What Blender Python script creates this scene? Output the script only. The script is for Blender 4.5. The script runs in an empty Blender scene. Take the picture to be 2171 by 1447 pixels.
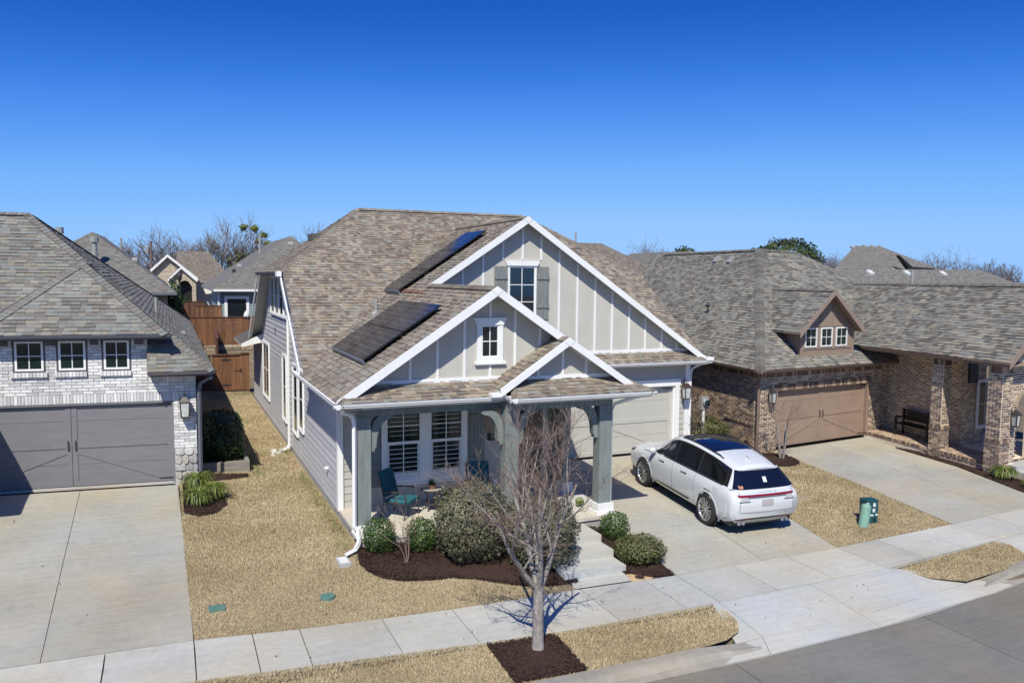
import bpy, math, random
import numpy as np
from mathutils import Vector, Matrix
from math import sin, cos, pi, radians, sqrt, atan2, hypot

random.seed(11)
RNG = np.random.default_rng(5)
scene = bpy.context.scene
COL = scene.collection

# ------------------------------------------------------------------ camera
CAM = Vector((0.0, 0.0, 6.1))
yaw, pitch, roll = radians(23.5), radians(4.62), radians(0.58)
fwd = Vector((sin(yaw) * cos(pitch), cos(yaw) * cos(pitch), -sin(pitch)))
rgt = Vector((cos(yaw), -sin(yaw), 0))
upv = rgt.cross(fwd)
cr = rgt * cos(roll) + upv * sin(roll)
cu = upv * cos(roll) - rgt * sin(roll)
cam_data = bpy.data.cameras.new('camera')
cam = bpy.data.objects.new('camera', cam_data)
COL.objects.link(cam)
cam.matrix_world = Matrix(((cr.x, cu.x, -fwd.x, CAM.x), (cr.y, cu.y, -fwd.y, CAM.y), (cr.z, cu.z, -fwd.z, CAM.z), (0, 0, 0, 1)))
cam_data.sensor_width = 36.0
cam_data.lens = 36.0 * 1680 / 2171
cam_data.clip_start = 0.1
cam_data.clip_end = 3000
scene.camera = cam

# ------------------------------------------------------------------ world, sun, exposure
SUN_TO = Vector((-0.5, -0.85, 1.16)).normalized()
elev = math.asin(SUN_TO.z)
azim = atan2(SUN_TO.x, SUN_TO.y)
world = bpy.data.worlds.new('World')
scene.world = world
world.use_nodes = True
wn = world.node_tree
bg = wn.nodes['Background']
sky = wn.nodes.new('ShaderNodeTexSky')
sky.sky_type = 'NISHITA'
sky.sun_disc = False
sky.sun_elevation = elev
sky.sun_rotation = azim
sky.altitude = 200
sky.air_density = 1.0
sky.dust_density = 0.3
sky.ozone_density = 3.5
# the photograph is graded to a deep clear blue: one tone curve per channel over the whole sky
STRENGTH = 0.10
sep = wn.nodes.new('ShaderNodeSeparateColor')
wn.links.new(sky.outputs[0], sep.inputs[0])
sc0 = wn.nodes.new('ShaderNodeMath')
sc0.operation = 'MULTIPLY'
sc0.inputs[1].default_value = 0.13 / 1.6
wn.links.new(sep.outputs[1], sc0.inputs[0])
rmp = wn.nodes.new('ShaderNodeValToRGB')
stops = [(.10, (.002, .035, .30)), (.22, (.006, .10, .53)), (.315, (.055, .25, .86)), (.44, (.17, .45, .98)), (.60, (.28, .56, 1.0)), (1.0, (.50, .70, 1.0))]
els = rmp.color_ramp.elements
while len(els) < len(stops):
    els.new(.5)
for i_, (p_, c_) in enumerate(stops):
    els[i_].position = p_
    els[i_].color = (*c_, 1)
rmp.color_ramp.interpolation = 'B_SPLINE'
wn.links.new(sc0.outputs[0], rmp.inputs['Fac'])
gn = wn.nodes.new('ShaderNodeVectorMath')
gn.operation = 'SCALE'
gn.inputs['Scale'].default_value = 0.79 / STRENGTH
wn.links.new(rmp.outputs[0], gn.inputs[0])
wn.links.new(gn.outputs[0], bg.inputs['Color'])
bg.inputs['Strength'].default_value = STRENGTH
sun_data = bpy.data.lights.new('sun', 'SUN')
sun_data.energy = 4.2
sun_data.angle = radians(0.5)
sun_data.color = (1.0, 0.955, 0.83)
sun = bpy.data.objects.new('sun', sun_data)
COL.objects.link(sun)
sun.rotation_euler = (-SUN_TO).to_track_quat('-Z', 'Y').to_euler()
scene.view_settings.view_transform = 'Standard'
scene.view_settings.look = 'None'
scene.view_settings.exposure = 0.35
scene.view_settings.gamma = 1.0
scene.view_settings.use_curve_mapping = False


# ------------------------------------------------------------------ materials
def nodes_of(name):
    m = bpy.data.materials.new(name)
    m.use_nodes = True
    nt = m.node_tree
    return m, nt, nt.nodes['Principled BSDF']


def ramp(nt, stops, mode='LINEAR'):
    r = nt.nodes.new('ShaderNodeValToRGB')
    e = r.color_ramp.elements
    while len(e) < len(stops):
        e.new(0.5)
    for i, (p, c) in enumerate(stops):
        e[i].position = p
        e[i].color = (*c, 1)
    r.color_ramp.interpolation = mode
    return r


def mat(name, col, rough=0.7, var=0.12, scale=6.0, bump=0.0, bscale=60.0, metal=0.0, stretch=None, spec=0.4, tone=0.0, coat=0.0, fine=0.0):
    """plain coloured material with soft mottling, optional bump and per-piece tone"""
    m, nt, b = nodes_of(name)
    L = nt.links
    tc = nt.nodes.new('ShaderNodeTexCoord')
    geo = nt.nodes.new('ShaderNodeNewGeometry')
    mp = nt.nodes.new('ShaderNodeMapping')
    L.new(geo.outputs['Position'], mp.inputs[0])
    if stretch:
        mp.inputs['Scale'].default_value = stretch
    n = nt.nodes.new('ShaderNodeTexNoise')
    n.inputs['Scale'].default_value = scale
    n.inputs['Detail'].default_value = 5
    L.new(mp.outputs[0], n.inputs['Vector'])
    lo = tuple(c * (1 - var) for c in col)
    hi = tuple(min(1, c * (1 + var)) for c in col)
    r = ramp(nt, [(0.3, lo), (0.7, hi)])
    L.new(n.outputs['Fac'], r.inputs['Fac'])
    out = r.outputs['Color']
    if fine:
        n3 = nt.nodes.new('ShaderNodeTexNoise')
        n3.inputs['Scale'].default_value = 45
        n3.inputs['Detail'].default_value = 3
        L.new(geo.outputs['Position'], n3.inputs['Vector'])
        mr = nt.nodes.new('ShaderNodeMapRange')
        mr.inputs['From Min'].default_value = 0.3
        mr.inputs['From Max'].default_value = 0.7
        mr.inputs['To Min'].default_value = 1 - fine
        mr.inputs['To Max'].default_value = 1 + fine
        L.new(n3.outputs['Fac'], mr.inputs['Value'])
        mx = nt.nodes.new('ShaderNodeVectorMath')
        mx.operation = 'SCALE'
        L.new(out, mx.inputs[0])
        L.new(mr.outputs[0], mx.inputs['Scale'])
        out = mx.outputs[0]
    if tone:
        at = nt.nodes.new('ShaderNodeAttribute')
        at.attribute_name = 'tone'
        mr = nt.nodes.new('ShaderNodeMapRange')
        mr.inputs['To Min'].default_value = 1 - tone
        mr.inputs['To Max'].default_value = 1 + tone
        L.new(at.outputs['Fac'], mr.inputs['Value'])
        mx = nt.nodes.new('ShaderNodeVectorMath')
        mx.operation = 'SCALE'
        L.new(out, mx.inputs[0])
        L.new(mr.outputs[0], mx.inputs['Scale'])
        out = mx.outputs[0]
    L.new(out, b.inputs['Base Color'])
    b.inputs['Roughness'].default_value = rough
    b.inputs['Metallic'].default_value = metal
    b.inputs['Specular IOR Level'].default_value = spec
    if coat:
        b.inputs['Coat Weight'].default_value = coat
        b.inputs['Coat Roughness'].default_value = 0.03
    if bump:
        n2 = nt.nodes.new('ShaderNodeTexNoise')
        n2.inputs['Scale'].default_value = bscale
        n2.inputs['Detail'].default_value = 4
        L.new(mp.outputs[0], n2.inputs['Vector'])
        bp = nt.nodes.new('ShaderNodeBump')
        bp.inputs['Strength'].default_value = bump
        bp.inputs['Distance'].default_value = 0.02
        L.new(n2.outputs['Fac'], bp.inputs['Height'])
        L.new(bp.outputs[0], b.inputs['Normal'])
    return m


def tonemat(name, stops, rough=0.9, speck=0.18, sscale=90.0, bump=0.3, patch=0.12):
    """colour picked per piece from a palette by the 'tone' attribute, with granules"""
    m, nt, b = nodes_of(name)
    L = nt.links
    at = nt.nodes.new('ShaderNodeAttribute')
    at.attribute_name = 'tone'
    k = len(stops)
    r = ramp(nt, [(i / k, c) for i, c in enumerate(stops)], 'CONSTANT')
    L.new(at.outputs['Fac'], r.inputs['Fac'])
    geo = nt.nodes.new('ShaderNodeNewGeometry')
    n = nt.nodes.new('ShaderNodeTexNoise')
    n.inputs['Scale'].default_value = sscale
    n.inputs['Detail'].default_value = 3
    L.new(geo.outputs['Position'], n.inputs['Vector'])
    n2 = nt.nodes.new('ShaderNodeTexNoise')
    n2.inputs['Scale'].default_value = 0.9
    n2.inputs['Detail'].default_value = 3
    L.new(geo.outputs['Position'], n2.inputs['Vector'])
    v = nt.nodes.new('ShaderNodeMapRange')
    v.inputs['From Min'].default_value = 0.25
    v.inputs['From Max'].default_value = 0.75
    v.inputs['To Min'].default_value = 1 - speck
    v.inputs['To Max'].default_value = 1 + speck
    L.new(n.outputs['Fac'], v.inputs['Value'])
    v2 = nt.nodes.new('ShaderNodeMapRange')
    v2.inputs['From Min'].default_value = 0.3
    v2.inputs['From Max'].default_value = 0.7
    v2.inputs['To Min'].default_value = 1 - patch
    v2.inputs['To Max'].default_value = 1 + patch
    L.new(n2.outputs['Fac'], v2.inputs['Value'])
    mu = nt.nodes.new('ShaderNodeMath')
    mu.operation = 'MULTIPLY'
    L.new(v.outputs[0], mu.inputs[0])
    L.new(v2.outputs[0], mu.inputs[1])
    sc = nt.nodes.new('ShaderNodeVectorMath')
    sc.operation = 'SCALE'
    L.new(r.outputs['Color'], sc.inputs[0])
    L.new(mu.outputs[0], sc.inputs['Scale'])
    L.new(sc.outputs[0], b.inputs['Base Color'])
    b.inputs['Roughness'].default_value = rough
    b.inputs['Specular IOR Level'].default_value = 0.25
    if bump:
        bp = nt.nodes.new('ShaderNodeBump')
        bp.inputs['Strength'].default_value = bump
        bp.inputs['Distance'].default_value = 0.01
        L.new(n.outputs['Fac'], bp.inputs['Height'])
        L.new(bp.outputs[0], b.inputs['Normal'])
    return m


def farshingle(name, c1, c2, c3):
    """far roofs whose tabs are too small to build: brick pattern of tab colours"""
    m, nt, b = nodes_of(name)
    L = nt.links
    geo = nt.nodes.new('ShaderNodeNewGeometry')
    n = nt.nodes.new('ShaderNodeTexNoise')
    n.inputs['Scale'].default_value = 5.0
    n.inputs['Detail'].default_value = 6
    n.inputs['Roughness'].default_value = 0.75
    mp = nt.nodes.new('ShaderNodeMapping')
    mp.inputs['Scale'].default_value = (0.8, 0.8, 2.6)
    L.new(geo.outputs['Position'], mp.inputs[0])
    L.new(mp.outputs[0], n.inputs['Vector'])
    r = ramp(nt, [(0.36, c1), (0.5, c2), (0.64, c3)])
    L.new(n.outputs['Fac'], r.inputs['Fac'])
    sx = nt.nodes.new('ShaderNodeSeparateXYZ')
    L.new(geo.outputs['Position'], sx.inputs[0])
    w = nt.nodes.new('ShaderNodeMath')
    w.operation = 'MULTIPLY'
    w.inputs[1].default_value = 2 * pi / 0.085
    L.new(sx.outputs['Z'], w.inputs[0])
    sn = nt.nodes.new('ShaderNodeMath')
    sn.operation = 'SINE'
    L.new(w.outputs[0], sn.inputs[0])
    mr = nt.nodes.new('ShaderNodeMapRange')
    mr.inputs['From Min'].default_value = -1
    mr.inputs['To Min'].default_value = 0.82
    mr.inputs['To Max'].default_value = 1.08
    L.new(sn.outputs[0], mr.inputs['Value'])
    sc = nt.nodes.new('ShaderNodeVectorMath')
    sc.operation = 'SCALE'
    L.new(r.outputs['Color'], sc.inputs[0])
    L.new(mr.outputs[0], sc.inputs['Scale'])
    L.new(sc.outputs[0], b.inputs['Base Color'])
    b.inputs['Roughness'].default_value = 0.95
    return m


def glassmat(name, col=(0.012, 0.018, 0.022), rough=0.04, spec=0.8):
    m, nt, b = nodes_of(name)
    b.inputs['Base Color'].default_value = (*col, 1)
    b.inputs['Roughness'].default_value = rough
    b.inputs['Specular IOR Level'].default_value = spec
    b.inputs['IOR'].default_value = 1.52
    return m


def concrete(name, col, var=0.1, streak=0.0):
    m, nt, b = nodes_of(name)
    L = nt.links
    geo = nt.nodes.new('ShaderNodeNewGeometry')
    cols = []
    for s, d, a in ((0.55, 6, var), (7.0, 5, var * 0.6), (120.0, 2, 0.08)):
        n = nt.nodes.new('ShaderNodeTexNoise')
        n.inputs['Scale'].default_value = s
        n.inputs['Detail'].default_value = d
        L.new(geo.outputs['Position'], n.inputs['Vector'])
        v = nt.nodes.new('ShaderNodeMapRange')
        v.inputs['From Min'].default_value = 0.3
        v.inputs['From Max'].default_value = 0.7
        v.inputs['To Min'].default_value = 1 - a
        v.inputs['To Max'].default_value = 1 + a
        L.new(n.outputs['Fac'], v.inputs['Value'])
        cols.append(v.outputs[0])
    wv = nt.nodes.new('ShaderNodeTexNoise')
    mp = nt.nodes.new('ShaderNodeMapping')
    mp.inputs['Scale'].default_value = (0.7, 14.0, 1)
    L.new(geo.outputs['Position'], mp.inputs[0])
    L.new(mp.outputs[0], wv.inputs['Vector'])
    wv.inputs['Scale'].default_value = 1.0
    wv.inputs['Detail'].default_value = 4
    v = nt.nodes.new('ShaderNodeMapRange')
    v.inputs['From Min'].default_value = 0.35
    v.inputs['From Max'].default_value = 0.65
    v.inputs['To Min'].default_value = 1 - streak
    v.inputs['To Max'].default_value = 1 + streak
    L.new(wv.outputs['Fac'], v.inputs['Value'])
    cols.append(v.outputs[0])
    at = nt.nodes.new('ShaderNodeAttribute')
    at.attribute_name = 'tone'
    v = nt.nodes.new('ShaderNodeMapRange')
    v.inputs['To Min'].default_value = 0.88
    v.inputs['To Max'].default_value = 1.12
    L.new(at.outputs['Fac'], v.inputs['Value'])
    cols.append(v.outputs[0])
    cur = cols[0]
    for c in cols[1:]:
        mu = nt.nodes.new('ShaderNodeMath')
        mu.operation = 'MULTIPLY'
        L.new(cur, mu.inputs[0])
        L.new(c, mu.inputs[1])
        cur = mu.outputs[0]
    # dark drips and worn patches, each with its own shape
    n = nt.nodes.new('ShaderNodeTexNoise')
    n.inputs['Scale'].default_value = 2.3
    n.inputs['Detail'].default_value = 7
    n.inputs['Roughness'].default_value = 0.7
    L.new(geo.outputs['Position'], n.inputs['Vector'])
    v = nt.nodes.new('ShaderNodeMapRange')
    v.inputs['From Min'].default_value = 0.60
    v.inputs['From Max'].default_value = 0.74
    v.inputs['To Min'].default_value = 1.0
    v.inputs['To Max'].default_value = 0.80
    L.new(n.outputs['Fac'], v.inputs['Value'])
    n9 = nt.nodes.new('ShaderNodeTexVoronoi')
    n9.inputs['Scale'].default_value = 1.7
    L.new(geo.outputs['Position'], n9.inputs['Vector'])
    v9 = nt.nodes.new('ShaderNodeMapRange')
    v9.inputs['From Min'].default_value = 0.015
    v9.inputs['From Max'].default_value = 0.05
    v9.inputs['To Min'].default_value = 0.62
    v9.inputs['To Max'].default_value = 1.0
    L.new(n9.outputs['Distance'], v9.inputs['Value'])
    for vv_ in (v, v9):
        mu = nt.nodes.new('ShaderNodeMath')
        mu.operation = 'MULTIPLY'
        L.new(cur, mu.inputs[0])
        L.new(vv_.outputs[0], mu.inputs[1])
        cur = mu.outputs[0]
    # warm / cool drift
    n = nt.nodes.new('ShaderNodeTexNoise')
    n.inputs['Scale'].default_value = 0.35
    n.inputs['Detail'].default_value = 4
    L.new(geo.outputs['Position'], n.inputs['Vector'])
    r = ramp(nt, [(0.35, (col[0] * 1.06, col[1] * 1.0, col[2] * 0.9)), (0.65, (col[0] * 0.96, col[1] * 1.0, col[2] * 1.06))])
    L.new(n.outputs['Fac'], r.inputs['Fac'])
    sc = nt.nodes.new('ShaderNodeVectorMath')
    sc.operation = 'SCALE'
    L.new(r.outputs['Color'], sc.inputs[0])
    L.new(cur, sc.inputs['Scale'])
    L.new(sc.outputs[0], b.inputs['Base Color'])
    b.inputs['Roughness'].default_value = 0.9
    b.inputs['Specular IOR Level'].default_value = 0.25
    return m


M = {}
M['shingle_brown'] = tonemat('shingle_brown', [(0.191, 0.158, 0.13), (0.267, 0.223, 0.171), (0.221, 0.196, 0.159), (0.297, 0.254, 0.194), (0.165, 0.14, 0.119), (0.237, 0.226, 0.196), (0.2, 0.163, 0.136), (0.273, 0.251, 0.208), (0.228, 0.189, 0.148)])
M['shingle_grey'] = tonemat('shingle_grey', [(0.168, 0.163, 0.146), (0.224, 0.214, 0.185), (0.185, 0.189, 0.175), (0.245, 0.235, 0.202), (0.152, 0.141, 0.128), (0.202, 0.21, 0.193), (0.177, 0.156, 0.142), (0.224, 0.202, 0.166), (0.198, 0.197, 0.185)])
M['shingle_taupe'] = tonemat('shingle_taupe', [(0.147, 0.137, 0.12), (0.231, 0.214, 0.178), (0.181, 0.178, 0.162), (0.265, 0.248, 0.204), (0.123, 0.115, 0.102), (0.205, 0.207, 0.187), (0.168, 0.15, 0.129), (0.235, 0.212, 0.169), (0.193, 0.19, 0.173)])
M['underlay'] = mat('underlay', (.10, .09, .085), 0.95)
M['brick_white'] = tonemat('brick_white', [(.62, .61, .60), (.72, .71, .70), (.50, .50, .50), (.66, .66, .67), (.56, .55, .55), (.76, .75, .73)], 0.85, 0.22, 38, 0.4)
M['brick_tan'] = tonemat('brick_tan', [(.16, .112, .085), (.26, .18, .13), (.40, .29, .20), (.12, .09, .078), (.48, .37, .26), (.20, .14, .105), (.32, .23, .165), (.14, .10, .085)], 0.9, 0.25, 38, 0.4)
M['mortar_grey'] = mat('mortar_grey', (.40, .39, .38), 0.95, 0.12, 14, 0.3)
M['mortar_cream'] = mat('mortar_cream', (.74, .64, .50), 0.95, 0.12, 14, 0.3)
M['stone'] = tonemat('stone', [(.42, .41, .40), (.52, .50, .47), (.34, .33, .33), (.46, .43, .38), (.58, .56, .53)], 0.9, 0.25, 18, 0.7, 0.2)
M['siding'] = mat('siding', (.49, .485, .50), 0.75, 0.06, 3, 0.15, 40, tone=0.06, stretch=(1, 1, 6))
M['siding_front'] = mat('siding_front', (.44, .42, .385), 0.75, 0.06, 3, 0.15, 40, tone=0.05)
M['stucco'] = mat('stucco', (.50, .48, .43), 0.9, 0.05, 2.5, 0.35, 120, fine=0.04)
M['white'] = mat('white', (.78, .78, .77), 0.5, 0.03, 2, fine=0.02)
M['soffit'] = mat('soffit', (.52, .50, .46), 0.7, 0.04)
M['beam_wood'] = mat('beam_wood', (.195, .22, .21), 0.8, 0.16, 2.2, 0.35, 26, stretch=(6, 6, 0.8), fine=0.12)
M['shutter_wood'] = mat('shutter_wood', (.20, .215, .205), 0.8, 0.2, 3.0, 0.35, 24, stretch=(9, 9, 0.7), fine=0.14)
M['foundation'] = mat('foundation', (.36, .35, .335), 0.9, 0.15, 3, 0.3, 30, fine=0.08)
M['porch_slab'] = concrete('porch_slab', (.52, .50, .45), 0.06)
M['glass'] = glassmat('glass')
M['glass_green'] = glassmat('glass_green', (.010, .022, .020), 0.05, 0.7)
M['interior'] = mat('interior', (.02, .022, .025), 0.8)
M['blind'] = mat('blind', (.62, .63, .64), 0.6, 0.02)
M['gdoor_beige'] = mat('gdoor_beige', (.46, .445, .395), 0.6, 0.03, 2, fine=0.02)
M['gdoor_grey'] = mat('gdoor_grey', (.19, .185, .195), 0.55, 0.07, 2, 0.1, 60, stretch=(1, 1, 5))
M['gdoor_brown'] = mat('gdoor_brown', (.30, .215, .165), 0.6, 0.06, 2, 0.1, 60)
M['trim_brown'] = mat('trim_brown', (.28, .21, .165), 0.65, 0.06, 3)
M['gutter_brown'] = mat('gutter_brown', (.19, .135, .105), 0.5, 0.05)
M['gutter_blue'] = mat('gutter_blue', (.12, .135, .165), 0.4, 0.05, spec=0.5)
M['window_dark'] = mat('window_dark', (.10, .085, .09), 0.5, 0.05)
M['black'] = mat('black', (.015, .015, .016), 0.5, 0.1)
M['iron'] = mat('iron', (.045, .038, .034), 0.45, 0.2, 20, spec=0.5)
M['bronze'] = mat('bronze', (.075, .05, .038), 0.45, 0.25, 25, spec=0.5, metal=0.3)
M['lantern_glass'] = mat('lantern_glass', (.50, .52, .50), 0.25, 0.15, 12, spec=0.6)
M['metal'] = mat('metal', (.45, .46, .47), 0.35, 0.08, 10, metal=0.7)
M['vent_white'] = mat('vent_white', (.68, .68, .66), 0.5, 0.05)
M['vent_grey'] = mat('vent_grey', (.30, .30, .29), 0.5, 0.08)
M['copper'] = mat('copper', (.36, .17, .10), 0.5, 0.15, 20)
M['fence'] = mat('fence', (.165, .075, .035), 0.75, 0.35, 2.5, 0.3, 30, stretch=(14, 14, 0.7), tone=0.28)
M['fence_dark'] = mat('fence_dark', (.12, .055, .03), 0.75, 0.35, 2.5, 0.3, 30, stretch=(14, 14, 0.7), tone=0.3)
M['timber'] = mat('timber', (.26, .235, .20), 0.85, 0.25, 2.0, 0.4, 26, stretch=(0.8, 9, 9))
M['concrete'] = concrete('concrete', (.36, .345, .295), 0.10, 0.05)
M['concrete_new'] = concrete('concrete_new', (.43, .43, .405), 0.08, 0.04)
M['concrete_walk'] = concrete('concrete_walk', (.425, .415, .37), 0.10, 0.04)
M['concrete_street'] = concrete('concrete_street', (.175, .168, .15), 0.10, 0.05)
M['kerb'] = concrete('kerb', (.27, .26, .235), 0.14, 0.03)
M['joint'] = mat('joint', (.045, .042, .038), 0.95, 0.2)
M['rust'] = mat('rust', (.52, .36, .20), 0.9, 0.25, 5, 0.2, 30)
M['soil'] = mat('soil', (.16, .125, .085), 0.95, 0.25, 3, 0.4, 20)
M['lid_green'] = mat('lid_green', (.10, .20, .165), 0.6, 0.2, 14)
M['ped_green'] = mat('ped_green', (.19, .35, .27), 0.55, 0.06, 5)
M['ped_teal'] = mat('ped_teal', (.012, .075, .085), 0.5, 0.1, 6)
M['label'] = mat('label', (.60, .62, .62), 0.5, 0.05)
M['teal_fabric'] = mat('teal_fabric', (.018, .115, .145), 0.9, 0.12, 8, 0.3, 90)
M['terracotta'] = mat('terracotta', (.46, .22, .14), 0.85, 0.12, 12)
M['leaf_pot'] = mat('leaf_pot', (.13, .24, .045), 0.6, 0.2, 20, tone=0.35)
M['tabletop'] = mat('tabletop', (.36, .34, .30), 0.5, 0.15, 22)
M['bark'] = mat('bark', (.29, .26, .235), 0.9, 0.35, 22, 0.9, 50, stretch=(1, 1, 0.4), fine=0.15)
M['twig'] = mat('twig', (.20, .145, .118), 0.9, 0.18, 6)
M['bark_far'] = mat('bark_far', (.165, .135, .12), 0.95, 0.2, 3)
M['mulch'] = mat('mulch', (.042, .022, .015), 0.95, 0.4, 30, 0.6, 60, tone=0.45)


def leafmat(name, dark, mid, light, rough=0.55):
    m, nt, b = nodes_of(name)
    L = nt.links
    at = nt.nodes.new('ShaderNodeAttribute')
    at.attribute_name = 'tone'
    r = ramp(nt, [(0.0, dark), (0.55, mid), (1.0, light)])
    L.new(at.outputs['Fac'], r.inputs['Fac'])
    L.new(r.outputs['Color'], b.inputs['Base Color'])
    b.inputs['Roughness'].default_value = rough
    b.inputs['Specular IOR Level'].default_value = 0.35
    return m


M['leaf_sage'] = leafmat('leaf_sage', (.055, .055, .03), (.115, .115, .065), (.21, .20, .125), 0.7)
M['leaf_box'] = leafmat('leaf_box', (.02, .045, .01), (.055, .105, .025), (.13, .20, .05), 0.4)
M['leaf_holly'] = leafmat('leaf_holly', (.006, .02, .006), (.018, .048, .012), (.05, .095, .025), 0.35)
M['leaf_abelia'] = leafmat('leaf_abelia', (.05, .045, .015), (.085, .11, .03), (.20, .17, .075), 0.55)
M['leaf_liri'] = leafmat('leaf_liri', (.045, .07, .012), (.125, .165, .03), (.29, .31, .075), 0.5)
M['leaf_magnolia'] = leafmat('leaf_magnolia', (.02, .04, .01), (.05, .09, .02), (.12, .17, .05), 0.35)
M['leaf_tree'] = leafmat('leaf_tree', (.018, .03, .01), (.04, .06, .018), (.085, .11, .035), 0.7)
M['leaf_mistletoe'] = leafmat('leaf_mistletoe', (.07, .085, .012), (.14, .16, .025), (.24, .25, .05), 0.7)
M['grass_dry'] = leafmat('grass_dry', (.23, .17, .085), (.46, .37, .22), (.64, .54, .36), 0.9)


def lawnmat():
    m, nt, b = nodes_of('lawn')
    L = nt.links
    geo = nt.nodes.new('ShaderNodeNewGeometry')
    n1 = nt.nodes.new('ShaderNodeTexNoise')
    n1.inputs['Scale'].default_value = 55
    n1.inputs['Detail'].default_value = 5
    L.new(geo.outputs['Position'], n1.inputs['Vector'])
    r1 = ramp(nt, [(0.30, (.24, .185, .11)), (0.5, (.35, .28, .175)), (0.70, (.44, .365, .24))])
    L.new(n1.outputs['Fac'], r1.inputs['Fac'])
    L.new(r1.outputs['Color'], b.inputs['Base Color'])
    bp = nt.nodes.new('ShaderNodeBump')
    bp.inputs['Strength'].default_value = 0.8
    bp.inputs['Distance'].default_value = 0.03
    L.new(n1.outputs['Fac'], bp.inputs['Height'])
    L.new(bp.outputs[0], b.inputs['Normal'])
    b.inputs['Roughness'].default_value = 0.95
    return m


M['lawn'] = lawnmat()
M['weed'] = leafmat('weed', (.06, .09, .02), (.13, .17, .045), (.25, .26, .10), 0.8)
M['car_paint'] = mat('car_paint', (.60, .62, .635), 0.28, 0.01, 1, spec=0.5, coat=1.0)
M['car_glass'] = glassmat('car_glass', (.006, .007, .010), 0.02, 1.0)
M['car_black'] = mat('car_black', (.012, .012, .013), 0.3, 0.05, spec=0.5)
M['tyre'] = mat('tyre', (.022, .022, .022), 0.85, 0.1, 20)
M['rim'] = mat('rim', (.55, .55, .56), 0.25, 0.04, metal=0.85)
M['chrome'] = mat('chrome', (.75, .75, .76), 0.15, 0.02, metal=1.0)
M['red_lamp'] = mat('red_lamp', (.20, .008, .010), 0.2, 0.1, spec=0.6)
M['lamp_clear'] = mat('lamp_clear', (.42, .42, .43), 0.2, 0.1, spec=0.6)
M['plate'] = mat('plate', (.40, .36, .37), 0.5, 0.1, 8)
M['asphalt'] = mat('asphalt', (.05, .05, .05), 0.9)


def solarmat():
    m, nt, b = nodes_of('solar_cell')
    b.inputs['Base Color'].default_value = (.006, .008, .016, 1)
    b.inputs['Roughness'].default_value = 0.12
    b.inputs['Specular IOR Level'].default_value = 0.6
    return m


M['solar'] = solarmat()


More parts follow.
